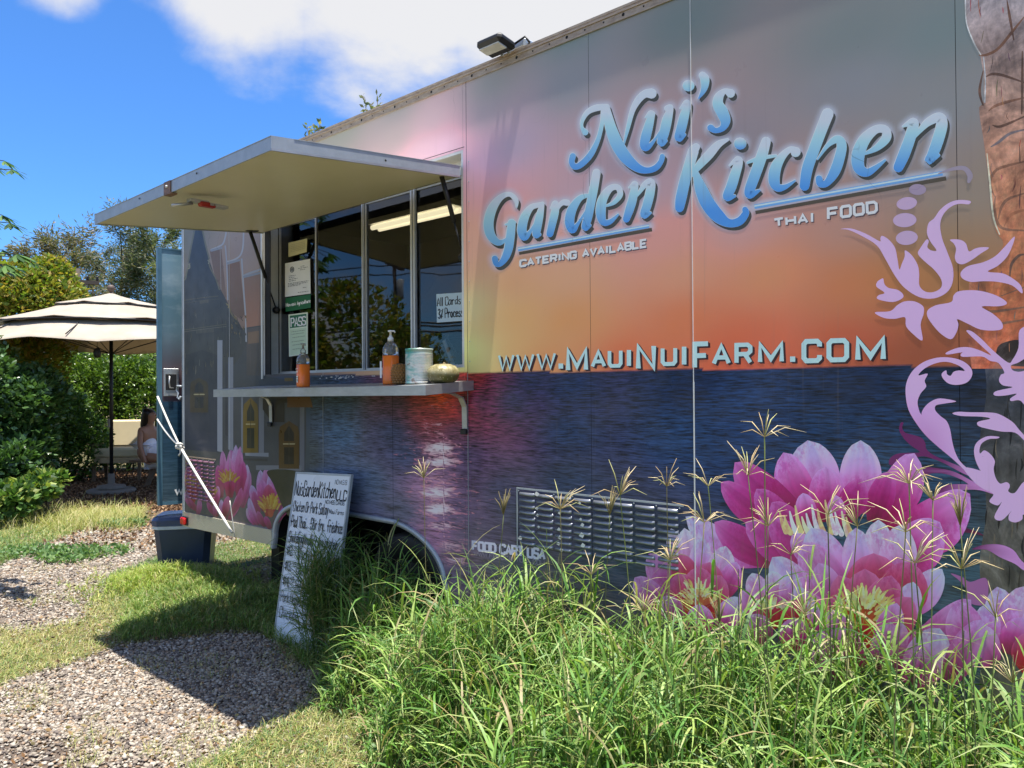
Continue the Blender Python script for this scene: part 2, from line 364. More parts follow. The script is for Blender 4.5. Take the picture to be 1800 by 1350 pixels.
def glow_field(px, py):
    out = np.zeros(len(px)); 
    for pts, hw in GLOW:
        P = np.array([(a[0], a[1]) for a in pts]); Wd = np.array([a[2] for a in pts])
        m = (px > P[:, 0].min()-45) & (px < P[:, 0].max()+45) & (py > P[:, 1].min()-45) & (py < P[:, 1].max()+45)
        if not m.any(): continue
        x = px[m]; y = py[m]; best = np.full(len(x), 1e9)
        for i in range(len(P)-1):
            a, b = P[i], P[i+1]; ab = b-a; t = np.clip(((x-a[0])*ab[0]+(y-a[1])*ab[1])/(ab@ab+1e-9), 0, 1)
            d = np.hypot(x-a[0]-t*ab[0], y-a[1]-t*ab[1]) - (Wd[i]*(1-t)+Wd[i+1]*t); best = np.minimum(best, d)
        v = np.clip(1-(best-1)/11.0, 0, 1)**1.6; out[m] = np.maximum(out[m], v)
    return out

# ---- wrap material
def f_wrap(k, wall=True, petal=False, wood=False):
    o = k.obj(); base = k.col(); xyz = k.sep(o)
    if wall:
        sea = k.attr('Sea'); gl = k.attr('Glint')
        fine = k.noise(1.0, 6, .62, k.mapv(o, (13, 1, 150)), .35); big = k.noise(1.0, 5, .6, k.mapv(o, (3.2, 1, 42), (3, 0, 1)), .6)
        low = k.rng_(xyz[2], 1.5, .5, 0, 1)
        w = k.mth('ADD', k.mth('MULTIPLY', fine, k.mth('SUBTRACT', 1.1, k.mth('MULTIPLY', low, .45))), k.mth('MULTIPLY', big, k.mth('ADD', .25, k.mth('MULTIPLY', low, .75))))
        w = k.mth('DIVIDE', w, 1.38)
        amp = k.rng_(w, .40, .60, .15, 1.45)
        amp = k.mth('ADD', k.mth('MULTIPLY', amp, sea), k.mth('SUBTRACT', 1, sea))
        base = k.mix(1.0, base, k.nd_gray(amp), 'MULTIPLY')
        crest = k.mth('MULTIPLY', k.rng_(w, .60, .72), k.mth('MULTIPLY', sea, k.mth('MULTIPLY', low, .35)))
        base = k.mix(crest, base, (.42, .30, .36))
        g = k.noise(1.0, 4, .6, k.mapv(o, (13, 1, 85), (5, 0, 2)), 1.0)
        gm = k.rng_(k.mth('SUBTRACT', k.mth('ADD', k.mth('MULTIPLY', gl, .42), g), .74), -.04, .08)
        gm = k.mth('MULTIPLY', gm, k.rng_(gl, .05, .2))
        base = k.mix(gm, base, k.mix(k.rng_(k.mth('ADD', gl, g), 1.05, 1.5), (.72, .26, .36), (.90, .80, .86)))
    if petal:
        mo = k.noise(55, 5, .75, k.mapv(o, (1, 1, .6))); mb_ = k.noise(9, 3, .5, o); mk = k.mth('MULTIPLY', k.rng_(mo, .44, .56), k.rng_(mb_, .38, .58)); base = k.mix(k.mth('MULTIPLY', mk, .8), base, k.mix(1.0, base, (.88, .42, .72), 'MULTIPLY'))
    if wood:
        g1 = k.noise(1.0, 7, .65, k.mapv(o, (14, 1, 5)), 2.6); g2 = k.noise(4.5, 6, .65, o, 1.4); g3 = k.noise(60, 4, .7, o); rd = k.nd('ShaderNodeTexNoise'); rd.noise_type = 'RIDGED_MULTIFRACTAL'; rd.inputs['Scale'].default_value = 3.2; rd.inputs['Detail'].default_value = 5; k.L.new(k.mapv(o, (1.6, 1, 1)), rd.inputs['Vector'])
        sh_ = k.mth('MULTIPLY', k.rng_(g2, .36, .62, .45, 1.35), k.rng_(g1, .34, .66, .7, 1.25)); base = k.mix(1.0, base, k.nd_gray(k.mth('MULTIPLY', sh_, k.rng_(g3, .3, .7, .82, 1.18))), 'MULTIPLY'); base = k.mix(k.rng_(g2, .55, .75, 0, .3), base, (.52, .44, .42)); base = k.mix(k.rng_(rd.outputs['Fac'], .8, 1.1, 0, .4), base, (.16, .09, .065))
    drip = k.noise(1.0, 4, .7, k.mapv(o, (38, 1, 1.1)), .3); dm = k.noise(1.4, 3, .5, o)
    dd = k.mth('MULTIPLY', k.rng_(drip, .56, .72), k.rng_(dm, .45, .65))
    base = k.mix(k.mth('MULTIPLY', dd, .22), base, (.26, .20, .17))
    sp = k.rng_(k.voro(26, o), .035, .02); spn = k.rng_(k.noise(7, 2, .5, o), .58, .66)
    base = k.mix(k.mth('MULTIPLY', k.mth('MULTIPLY', sp, spn), .5), base, (.08, .07, .07))
    dust = k.mth('MULTIPLY', k.rng_(xyz[2], 1.05, .55), k.rng_(k.noise(5, 5, .65, o), .35, .65)); base = k.mix(k.mth('MULTIPLY', dust, .30), base, (.26, .19, .13))
    haze_ = k.rng_(k.noise(2.3, 6, .6, k.mapv(o, (1, 1, 1.6))), .35, .75)
    base = k.mix(k.mth('MULTIPLY', haze_, .07), base, (.45, .43, .42))
    # hairline cracks in the upper film
    wob = k.nd('ShaderNodeVectorMath', operation='ADD'); k.L.new(k.mapv(o, (1.3, 1, .8), (.3, 0, .2)), wob.inputs[0]); k.L.new(k.noise(2.2, 3, .6, o, 0, 'Color'), wob.inputs[1]); cv = k.voro(1.3, wob.outputs[0], 'DISTANCE_TO_EDGE')
    cr_ = k.mth('MULTIPLY', k.rng_(cv, .003, .001), k.mth('MULTIPLY', k.rng_(k.noise(.9, 2, .5, k.mapv(o, (1, 1, 1), (4, 0, 0))), .52, .58), k.rng_(xyz[2], 2.1, 2.4)))
    base = k.mix(k.mth('MULTIPLY', cr_, .45), base, (.04, .04, .05))
    wav = k.noise(1.0, 3, .5, k.mapv(o, (2.0, 1, .8)))
    nb = k.bump(wav, .10, .02); nb = k.bump(k.noise(1.0, 4, .6, k.mapv(o, (60, 1, 4))), .05, .004, nb)
    return k.princ(base, k.rng_(k.noise(9, 4, .6, o), .3, .7, .27, .42), 0, .28, nb)
def _w(wall, petal=False, wood=False):
    def g(k):
        def gray(v):
            n = k.nd('ShaderNodeCombineColor'); 
            for i in range(3): k.L.new(v, n.inputs[i])
            return n.outputs[0]
        k.nd_gray = gray
        return f_wrap(k, wall, petal, wood)
    return g
MT['wrap'] = material('printed_vinyl_wrap', _w(True)); MT['decal'] = material('printed_vinyl_motifs', _w(False)); MT['woodprint'] = material('printed_vinyl_carving', _w(False, False, True)); MT['petal'] = material('printed_vinyl_petals', _w(False, True))

# ---- strokes and filled outlines on the wrap
DEP = [0.0006]
def nextdep(step=.000004): DEP[0] += step; return DEP[0]
def catmull(P, n=6, closed=False):
    P = np.array(P, float); m = len(P); out = []
    for i in range(m if closed else m-1):
        p0 = P[(i-1) % m] if closed or i > 0 else P[0]; p1 = P[i]; p2 = P[(i+1) % m]; p3 = P[(i+2) % m] if closed or i+2 < m else P[-1]
        for j in range(n):
            t = j/n; out.append(.5*((2*p1)+(-p0+p2)*t+(2*p0-5*p1+4*p2-p3)*t*t+(-p0+3*p1-3*p2+p3)*t**3))
    if not closed: out.append(P[-1])
    return np.array(out)
class Decal:
    def __init__(s, base=.0006, gain=(1.5, 1.42, 1.28)): DEP[0] = base; s.gain = np.array(gain)/PRINT_GAIN; s.V = []; s.F = []; s.C = []; s.n = 0
    def raw(s, V, F, C): s.V.append(V); s.C.append(C); s.F += [tuple(i+s.n for i in f) for f in F]; s.n += len(V)
    def stroke(s, pts, color, grow=0, off=(0, 0), smooth=True, cap='round', dep=None, nsub=6, surf=None):
        P = catmull(pts, nsub) if smooth else np.array(pts, float)
        P = P.copy(); P[:, 2] = np.maximum(P[:, 2], .3 if surf is None else 1e-4)+grow; P[:, 0] += off[0]; P[:, 1] += off[1]
        if dep is None: dep = nextdep()
        T = np.gradient(P[:, :2], axis=0) if smooth else None
        if not smooth:
            n = len(P); Nn = []
            for i in range(n):
                a = P[i, :2]-P[i-1, :2] if i > 0 else P[i+1, :2]-P[i, :2]; b = P[i+1, :2]-P[i, :2] if i < n-1 else a
                a = a/(np.hypot(*a)+1e-9); b = b/(np.hypot(*b)+1e-9); t = a+b; t = t/(np.hypot(*t)+1e-9); nn = np.array([-t[1], t[0]]); k = 1/max(.62, nn@np.array([-a[1], a[0]])); Nn.append(nn*k)
            Nn = np.array(Nn)
        else:
            T /= (np.linalg.norm(T, axis=1, keepdims=True)+1e-9); Nn = np.stack([-T[:, 1], T[:, 0]], -1)
        L_ = P[:, :2]+Nn*P[:, 2:3]; R_ = P[:, :2]-Nn*P[:, 2:3]
        n = len(P); XY = np.concatenate([L_, P[:, :2], R_]); ramp_ = np.linspace(0, .000003, n); D = dep+np.tile(ramp_, 3)
        F = []
        for i in range(n-1): F += [(i, i+1, n+i+1, n+i), (n+i, n+i+1, 2*n+i+1, 2*n+i)]
        if cap == 'round':
            for (i, sg) in ((0, -1), (n-1, 1)):
                c = P[i, :2]; nn = Nn[i]; t = np.array([nn[1], -nn[0]])*sg; m = len(XY); K = 6; pts_ = []
                for j in range(K+1):
                    a = math.pi*j/K; pts_.append(c+nn*math.cos(a)*P[i, 2]+t*math.sin(a)*P[i, 2])
                XY = np.concatenate([XY, [c], pts_]); D = np.concatenate([D, np.full(K+2, D[i])])
                for j in range(K): F.append((m, m+1+j, m+2+j) if sg < 0 else (m, m+2+j, m+1+j))
        s.finish(XY, D, F, color, surf)
    def finish(s, XY, D, F, color, surf=None):
        V = (surf or Wv)(XY, D); C = (np.asarray(color(XY)) if callable(color) else np.broadcast_to(s2l(color)*PRINT_GAIN, (len(XY), 3)))*s.gain
        s.raw(V, F, np.clip(np.array(C), 0, .86))
    def fill(s, pts, color, smooth=True, nsub=4, dep=None, surf=None):
        P = catmull([(a, b) for a, b in pts], nsub, True) if smooth else np.array(pts, float)
        if dep is None: dep = nextdep()
        tris = tessellate_polygon([[Vector((a, b, 0)) for a, b in P]])
        s.finish(P, np.full(len(P), dep), [tuple(t) for t in tris], color, surf)
    def build(s, name, mat=None, parent=None):
        V = np.concatenate(s.V); C = np.concatenate(s.C)
        # orient every face outwards (towards -y)
        F3 = []
        for f in s.F:
            a, b, c = V[f[0]], V[f[1]], V[f[2]]; nrm = np.cross(b-a, c-a); F3.append(f if nrm[1] <= 0 else f[::-1])
        me = bpy.data.meshes.new(name); me.from_pydata(V.tolist(), [], F3); me.materials.append(mat or MT['decal'])
        a = me.color_attributes.new('Col', 'FLOAT_COLOR', 'POINT'); a.data.foreach_set('color', np.concatenate([C, np.ones((len(C), 1))], 1).astype(np.float32).ravel())
        return link_obj(name, me, parent if parent is not None else trailer)
def X(org, sc, pts): return [tuple([org[0]+p[0]/sc, org[1]+p[1]/sc] + ([p[2]/sc] if len(p) > 2 else [])) for p in pts]

# ---- letters traced as brush strokes
A_ = ((990, 110), 5.625); B_ = ((840, 290), 5.625); K_ = ((1170, 190), 6.137); D_ = ((1380, 180), 6.0)
LET = [
 (A_, (410, 1075), [[(218,690,30),(186,640,14),(192,570,18),(245,490,24),(330,450,30),(430,440,26)],[(430,440,28),(440,520,42),(475,660,54),(535,810,62),(625,945,58),(735,1040,42),(830,1066,30),(915,1040,30),(965,980,26),(980,928,26)],[(400,490,26),(385,600,20),(345,760,22),(270,910,30),(180,1005,30),(115,1030,28),(84,985,28),(95,925,30)],[(602,800,8),(640,650,18),(685,480,24),(745,370,32),(810,312,36),(875,308,48)]]),
 (A_, (435, 870), [[(815,545,6),(860,505,24),(880,510,30)],[(878,510,30),(850,610,42),(815,740,48),(800,825,40),(835,840,28),(900,770,14),(965,670,8)],[(1030,455,28),(1065,445,24),(1030,560,46),(1000,690,48),(972,790,42),(1015,775,18)]]),
 (A_, (370, 790), [[(1160,455,8),(1215,402,26),(1228,420,34),(1195,540,46),(1165,660,48),(1145,745,42),(1200,715,16)]]),
 (A_, (150, 400), [[(1236,230,54),(1244,230,54)]]),
 (A_, (90, 380), [[(1380,130,36),(1400,165,44),(1400,230,36),(1380,290,24),(1342,352,8)]]),
 (A_, (260, 700), [[(1655,306,42),(1600,285,24),(1545,335,42),(1530,410,52),(1572,490,58),(1603,575,50),(1578,645,32),(1510,672,26),(1458,645,34)]]),
 (B_, (270, 1010), [[(385,415,8),(378,350,22),(315,292,20),(225,325,28),(142,435,44),(106,580,48),(130,700,44),(205,768,30),(280,735,14),(310,680,8)],[(275,590,8),(340,575,22),(360,570,18)],[(335,575,38),(322,700,42),(302,830,42),(268,920,36),(220,978,26),(182,975,28),(168,925,30)]]),
 (B_, (375, 760), [[(640,385,16),(590,400,22),(525,425,28),(462,520,42),(435,640,46),(462,712,38),(520,655,16),(580,550,8)],[(640,385,18),(612,500,36),(588,615,40),(578,690,36),(612,690,16)]]),
 (B_, (370, 700), [[(722,430,6),(760,385,26),(772,400,30),(762,470,38),(738,570,38),(712,680,34)],[(775,500,8),(800,420,14),(840,375,24),(885,375,28)]]),
 (B_, (60, 660), [[(1100,300,16),(1010,330,28),(932,440,44),(906,560,46),(936,640,38),(990,580,16),(1070,450,8)],[(1175,80,38),(1145,240,42),(1115,390,42),(1085,530,42),(1062,620,34),(1108,600,16)]]),
 (B_, (210, 600), [[(1275,405,10),(1350,370,20),(1408,295,26),(1385,225,26),(1310,235,30),(1235,340,44),(1215,470,48),(1240,565,34),(1310,560,24),(1388,490,10)]]),
 (B_, (140, 560), [[(1495,225,6),(1550,190,28),(1550,230,36),(1530,340,42),(1500,440,42),(1468,535,34)],[(1555,330,8),(1600,270,16),(1650,200,28),(1712,175,38),(1702,280,44),(1672,400,44),(1645,495,38),(1705,475,14)]]),
 (K_, (400, 1100), [[(330,425,40),(300,470,55),(255,620,56),(205,800,58),(165,980,58),(150,1075,48)],[(290,735,8),(355,630,38),(470,505,46),(570,395,36),(672,342,14)],[(325,700,30),(378,860,64),(450,1020,76),(560,1160,72),(680,1240,45),(795,1222,45),(862,1140,38),(858,1095,32)]]),
 (K_, (540, 1010), [[(692,620,8),(775,560,34),(790,590,42),(755,700,52),(708,850,55),(665,960,46),(745,950,16)]]),
 (K_, (320, 450), [[(800,385,62),(810,385,62)]]),
 (K_, (340, 960), [[(1085,362,48),(1050,480,56),(1005,610,58),(950,760,58),(905,890,54),(915,935,42),(1010,890,14)],[(885,590,12),(1000,548,22),(1190,515,14)]]),
 (K_, (420, 910), [[(1402,475,54),(1345,450,30),(1262,520,40),(1190,640,58),(1170,780,60),(1212,858,44),(1295,848,26),(1395,785,10)]]),
 (D_, (110, 900), [[(450,125,60),(380,300,58),(305,500,58),(235,700,58),(205,880,52)],[(345,600,8),(450,455,22),(550,390,42),(598,450,50),(570,600,55),(518,740,54),(440,850,36),(375,855,40),(358,805,36)]]),
 (D_, (250, 790), [[(850,540,14),(975,475,34),(1068,375,48),(1055,290,42),(955,290,42),(835,400,60),(770,560,68),(780,690,60),(860,740,44),(955,690,28),(1055,610,12)]]),
 (D_, (120, 720), [[(1245,255,10),(1350,210,44),(1350,270,56),(1310,400,58),(1250,560,60),(1195,685,52)],[(1355,385,10),(1430,290,26),(1510,210,40),(1625,160,50),(1655,230,58),(1612,400,60),(1552,560,55),(1518,615,42),(1620,560,16)]]),
]
def lettergrad(y0, y1):
    cs = s2l([(208, 226, 244), (158, 198, 248), (120, 172, 246), (72, 138, 238)])*PRINT_GAIN
    def f(XY):
        t = np.clip((XY[:, 1]-y0)/(y1-y0), 0, 1)*3; i = np.minimum(t.astype(int), 2); u = (t-i)[:, None]; return np.minimum(cs[i]*(1-u)+cs[i+1]*u, .86)
    return f
# ---- stroke alphabet (unit box, y up), used for the extended capitals and for the handwriting
FONT = {
'A': [[(0,0),(.5,1),(1,0)],[(.18,.33),(.82,.33)]], 'B': [[(0,0),(0,1),(.8,1),(1,.88),(1,.64),(.8,.52),(0,.52)],[(.8,.52),(1,.38),(1,.12),(.8,0),(0,0)]],
'C': [[(1,.72),(1,.88),(.85,1),(.15,1),(0,.85),(0,.15),(.15,0),(.85,0),(1,.12),(1,.28)]], 'D': [[(0,0),(0,1),(.75,1),(1,.8),(1,.2),(.75,0),(0,0)]],
'E': [[(1,1),(0,1),(0,0),(1,0)],[(0,.5),(.85,.5)]], 'F': [[(0,0),(0,1),(1,1)],[(0,.5),(.85,.5)]], 'G': [[(1,.75),(1,.88),(.85,1),(.15,1),(0,.85),(0,.15),(.15,0),(.85,0),(1,.15),(1,.48),(.55,.48)]],
'H': [[(0,0),(0,1)],[(1,0),(1,1)],[(0,.5),(1,.5)]], 'I': [[(.5,0),(.5,1)]], 'J': [[(.9,1),(.9,.2),(.6,0),(.2,0),(0,.2)]], 'K': [[(0,0),(0,1)],[(1,1),(.05,.45),(1,0)]], 'L': [[(0,1),(0,0),(1,0)]],
'M': [[(0,0),(0,1),(.5,.15),(1,1),(1,0)]], 'N': [[(0,0),(0,1),(1,0),(1,1)]], 'O': [[(.5,1),(.15,1),(0,.85),(0,.15),(.15,0),(.85,0),(1,.15),(1,.85),(.85,1),(.5,1)]],
'P': [[(0,0),(0,1),(.8,1),(1,.85),(1,.62),(.8,.47),(0,.47)]], 'R': [[(0,0),(0,1),(.8,1),(1,.87),(1,.62),(.8,.48),(0,.48)],[(.6,.48),(1,0)]], 'S': [[(1,.8),(.85,1),(.15,1),(0,.85),(0,.62),(.15,.52),(.85,.48),(1,.36),(1,.13),(.85,0),(.15,0),(0,.2)]],
'T': [[(0,1),(1,1)],[(.5,1),(.5,0)]], 'U': [[(0,1),(0,.15),(.15,0),(.85,0),(1,.15),(1,1)]], 'V': [[(0,1),(.5,0),(1,1)]], 'W': [[(0,1),(.25,0),(.5,.9),(.75,0),(1,1)]], 'Y': [[(0,1),(.5,.5),(1,1)],[(.5,.5),(.5,0)]],
'a': [[(.9,.55),(.4,.62),(.05,.35),(.2,.02),(.6,.05),(.9,.4)],[(.92,.6),(.88,.15),(1.05,0)]], 'b': [[(.05,1),(.05,0),(.6,0),(.9,.3),(.6,.58),(.05,.45)]], 'c': [[(.9,.5),(.5,.62),(.08,.35),(.3,0),(.9,.08)]],
'd': [[(.9,.55),(.4,.6),(.05,.3),(.3,0),(.9,.3)],[(.9,1),(.9,0)]], 'e': [[(.1,.32),(.85,.36),(.6,.62),(.15,.5),(.08,.15),(.5,-.02),(.95,.12)]], 'f': [[(.9,.95),(.5,.9),(.45,-.1)],[(.1,.55),(.85,.58)]],
'g': [[(.85,.55),(.35,.6),(.1,.3),(.4,.08),(.85,.35)],[(.88,.6),(.85,-.3),(.3,-.38)]], 'h': [[(.05,1),(.05,0)],[(.05,.4),(.5,.6),(.85,.4),(.88,0)]], 'i': [[(.5,.55),(.5,0)],[(.5,.78),(.5,.84)]], 'k': [[(.1,1),(.1,0)],[(.85,.6),(.12,.28),(.9,0)]],
'l': [[(.5,1),(.5,0)]], 'm': [[(0,.58),(.02,0)],[(.02,.4),(.3,.6),(.5,.4),(.5,0)],[(.5,.4),(.8,.6),(1,.4),(1,0)]], 'n': [[(.08,.6),(.08,0)],[(.08,.38),(.5,.6),(.85,.4),(.88,0)]], 'o': [[(.5,.6),(.1,.35),(.35,0),(.8,.1),(.85,.45),(.5,.6)]],
'p': [[(.1,.6),(.1,-.35)],[(.1,.5),(.6,.6),(.88,.3),(.55,.02),(.1,.1)]], 'r': [[(.15,.6),(.15,0)],[(.15,.35),(.5,.6),(.9,.52)]], 's': [[(.85,.55),(.3,.58),(.2,.38),(.8,.22),(.6,0),(.1,.06)]], 't': [[(.45,.95),(.45,.05),(.8,.02)],[(.1,.6),(.85,.62)]],
'u': [[(.1,.6),(.12,.1),(.5,0),(.85,.25)],[(.88,.6),(.9,0)]], 'v': [[(.05,.6),(.45,0),(.9,.6)]], 'w': [[(0,.6),(.25,0),(.5,.5),(.75,0),(1,.6)]], 'x': [[(.1,.6),(.9,0)],[(.9,.6),(.1,0)]], 'y': [[(.1,.6),(.45,.1)],[(.9,.6),(.3,-.35)]],
'.': [[(.5,.02),(.5,.08)]], ',': [[(.5,.05),(.35,-.15)]], '*': [[(.5,.45),(.5,.52)]], '+': [[(.5,.7),(.5,.3)],[(.15,.5),(.85,.5)]], '$': [[(.9,.75),(.2,.8),(.2,.55),(.8,.45),(.75,.2),(.1,.25)],[(.5,.95),(.5,.05)]], '-': [[(.2,.4),(.8,.4)]], '%': [[(.9,1),(.1,0)],[(.2,.8),(.25,.85)],[(.75,.15),(.8,.2)]],
'1': [[(.3,.8),(.5,1),(.5,0)]], '2': [[(.1,.75),(.4,1),(.85,.8),(.6,.4),(.05,0),(.95,.02)]], '3': [[(.1,.9),(.6,1),(.85,.75),(.4,.52),(.9,.3),(.6,0),(.05,.1)]], '4': [[(.75,0),(.75,1),(.05,.35),(.98,.38)]], '5': [[(.9,1),(.2,1),(.15,.55),(.7,.58),(.85,.25),(.5,0),(.1,.08)]], '9': [[(.85,.65),(.4,.5),(.1,.75),(.5,1),(.85,.75),(.7,0)]],
'7': [[(.05,1),(.9,1),(.4,0)]], "'": [[(.5,1),(.5,.8)]],
}
def quadmap(q):
    TL, TR, BR, BL = [np.array(p, float) for p in q]
    return lambda u, v: (TL*(1-u)+TR*u)*v + (BL*(1-u)+BR*u)*(1-v)
def glyph(D, ch, q, hw, color, off=(0, 0), surf=None, smooth=False, jit=0, step=.000004):
    f = quadmap(q)
    for st in FONT.get(ch, []):
        pts = [tuple(f(u+random.uniform(-jit, jit), v+random.uniform(-jit, jit))) + (hw*(1 if not jit else random.uniform(.75, 1.2)),) for u, v in st]
        D.stroke(pts, color, off=off, smooth=smooth and len(pts) > 2, cap='round' if jit else 'butt', surf=surf, nsub=3, dep=nextdep(step))
def textline(D, txt, q, hw, color, off=(0, 0), surf=None, gap=.28, smooth=False, jit=0, narrow='I1.,\'*l i', step=.000004):
    ws = [(.35 if c in "I.,'*li1" else (.5 if c == ' ' else (1.3 if c in 'MWmw' else 1.0))) for c in txt]; tot = sum(ws)+gap*(len(txt)-1); f = quadmap(q); x = 0
    for c, w in zip(txt, ws):
        a, b = x/tot, (x+w)/tot; x += w+gap
        if c == ' ': continue
        glyph(D, c, [f(a, 1), f(b, 1), f(b, 0), f(a, 0)], hw, color, off, surf, smooth, jit, step)

# ---- vinyl panels of the side
GLOWSRC = []
for (o, sc), gy, sts in LET:
    for st in sts:
        P = catmull(X(o, sc, st), 3); P[:, 2] = np.maximum(P[:, 2], .3); GLOW.append((P, None))
ul1 = [(910.5, 438.6, 3.2), (1141, 397.5, 3.2)]; ul2 = [(1326, 363.5, 4), (1657, 304.5, 4)]
GLOW.append((np.array(ul1), None)); GLOW.append((np.array(ul2), None))
GLINTS = [(768,690,32,12,.3),(770,715,34,10,.35),(765,745,32,8,.6),(772,788,40,18,1.0),(772,812,42,12,1.0),(765,762,30,9,.55),(768,866,42,16,1.0),(770,895,38,16,1.0),(775,925,42,14,.75),(792,960,36,18,.7),(802,985,32,14,.7),(770,842,50,16,.6),(760,800,75,70,.34),(785,900,80,70,.36),(770,740,60,40,.2)]
def wall_grid(name, s0, s1, z0f, z1f, step=.0105, holes=None):
    ns = max(2, int((s1-s0)/step)+1); sv = np.linspace(s0, s1, ns); zr0 = np.array([z0f(s) for s in sv]); zr1 = np.array([z1f(s) for s in sv])
    nz = max(2, int((zr1-zr0).max()/step)+1); t = np.linspace(0, 1, nz)
    S = np.repeat(sv[:, None], nz, 1); Z = zr0[:, None]*(1-t)+zr1[:, None]*t
    s, z = S.ravel(), Z.ravel(); V = np.stack([s, np.zeros_like(s), z], -1)
    c, sea = paint(s, z); px, py = pxof(V); ok = (px > 800) & (px < 1720) & (py < 480) & (py > 60)
    g = np.zeros(len(s)); g[ok] = glow_field(px[ok], py[ok])
    c = c*(1-g[:, None]*.8) + np.array([.62, .66, .78])*g[:, None]*.8
    gl = np.zeros(len(s))
    for (x, y, rx, ry, a) in GLINTS: gl = np.maximum(gl, a*np.exp(-(((px-x)/rx)**2+((py-y)/ry)**2)))
    temple = (px < 538) | ((px < 545) & (py > 640))
    seaf = np.where(sea & ~temple, 1.0, 0.0)
    I = np.arange(ns*nz).reshape(ns, nz); F = np.stack([I[:-1, :-1], I[1:, :-1], I[1:, 1:], I[:-1, 1:]], -1).reshape(-1, 4)
    if holes is not None:
        cc = V[F].mean(1); F = F[~holes(cc[:, 0], cc[:, 2])]
    return mesh_np(name, V, F, MT['wrap'], trailer, np.clip(c, 0, .86), extra={'Sea': seaf, 'Glint': gl})
# wheel-arch opening
aL = W1(480, 940)[0]; aR = W1(787, 990)[0]; aT = W1(640, 908)[2]; aT = max(aT, W1(700, 922)[2])
ARCH = [(aL, -.1)] + [(aL+.02, .55)] + [(aL+.02+.34*(1-math.cos(a)), .55+(aT-.55)*math.sin(a)) for a in np.linspace(.15, math.pi/2, 8)] + [(aR-.02-.50*(1-math.cos(a)), .50+(aT-.50)*math.sin(a)) for a in np.linspace(math.pi/2, .1, 10)] + [(aR, .45), (aR, -.1)]
AP = np.array(ARCH)
def in_poly(x, y, P):
    ins = np.zeros(len(x), bool); j = len(P)-1
    for i in range(len(P)):
        xi, yi = P[i]; xj, yj = P[j]
        m = ((yi > y) != (yj > y)) & (x < (xj-xi)*(y-yi)/(yj-yi+1e-12)+xi); ins ^= m; j = i
    return ins
hole = lambda s, z: in_poly(s, z, AP)
c0 = lambda v: (lambda s: v)
g_ = .0015
BOTR = .40
bot = lambda s: ZSK if s < aR-.03 else BOTR
wall_grid('wall_panel', 0.004, s404-g_, bot, ztop, holes=None)
wall_grid('wall_panel', s404+g_, sA, bot, ztop, holes=hole)
wall_grid('wall_panel', sA+.001, sB-.001, c0(zOT), ztop)
wall_grid('wall_panel', sA+.001, s568-g_, bot, c0(zOB), holes=hole)
wall_grid('wall_panel', s568+g_, s690-g_, bot, c0(zOB), holes=hole)
wall_grid('wall_panel', s690+g_, sB-.001, bot, c0(zOB), holes=hole)
wall_grid('wall_panel', sB, s822-g_, bot, ztop)
wall_grid('wall_panel', s822+g_, s1039-g_*.6, bot, ztop)
wall_grid('wall_panel', s1039+g_*.6, s1217, bot, ztop)
wall_grid('wall_panel', s1217+.001, s1687-g_*.6, bot, ztop, step=.009)
wall_grid('wall_panel', s1687+g_*.6, S_END, bot, ztop, step=.012)

# ---- totem carving print at the right
TD = Decal(.0001, (1.42, 1.38, 1.25))
wood = s2l([(156,146,154),(172,138,126),(186,126,98),(200,112,72),(190,92,62)])*PRINT_GAIN
def totem_col(XY):
    y = XY[:, 1]; t = np.clip(y/640, 0, 1)*4; i = np.minimum(t.astype(int), 3); u = (t-i)[:, None]; c = wood[i]*(1-u)+wood[i+1]*u
    n = np.sin(XY[:, 0]*.21+np.sin(y*.05)*2)*np.sin(y*.17+XY[:, 0]*.03); edge = np.clip(1-(XY[:, 0]-1697)/40, 0, 1)
    return np.clip(c*(1+.16*n[:, None])+edge[:, None]*.05, 0, .8)
E_ = ((1450, 0), 3.374); T_ = ((1660, 0), 3.0)
def gridfill(D, left, right, y0, y1, colf, nx=22, ny=90):
    """area between two curves x=left(y) and x=right(y)"""
    ys = np.linspace(y0, y1, ny); XY = []; 
    for y in ys:
        a, b = left(y), right(y)
        for u in np.linspace(0, 1, nx): XY.append((a*(1-u)+b*u, y))
    XY = np.array(XY); I = np.arange(nx*ny).reshape(ny, nx); F = [tuple(q) for q in np.stack([I[:-1, :-1], I[:-1, 1:], I[1:, 1:], I[1:, :-1]], -1).reshape(-1, 4)]
    D.finish(XY, np.full(len(XY), nextdep()), F, colf)
tl = np.array([(-900,1690),(-300,1680),(0,1695),(30,1697),(60,1704),(85,1717),(97,1723),(130,1729),(180,1730),(188,1721),(205,1722),(240,1728),(290,1735),(350,1742),(385,1746),(410,1752),(425,1765),(436,1762),(460,1740),(490,1706),(500,1703),(600,1702),(648,1708)])
tleft = lambda y: float(np.interp(y, tl[:, 0], tl[:, 1]))
gridfill(TD, tleft, lambda y: 2150, -900, 648, totem_col, 50, 220)
def low_col(XY):
    n = np.sin(XY[:, 0]*.3)*np.sin(XY[:, 1]*.07+XY[:, 0]*.11); base = s2l([(40, 46, 62)])*PRINT_GAIN; b2 = s2l([(92, 88, 84)])*PRINT_GAIN
    t = np.clip((XY[:, 1]-650)/350, 0, 1)[:, None]; return np.clip((base*(1-t)+b2*t)*(1+.3*n[:, None]), 0, .8)
gridfill(TD, lambda y: 1728+6*math.sin(y*.03), lambda y: 2150, 648, 1500, low_col, 26, 90)
DK = (104, 74, 60); MD = (132, 92, 72)
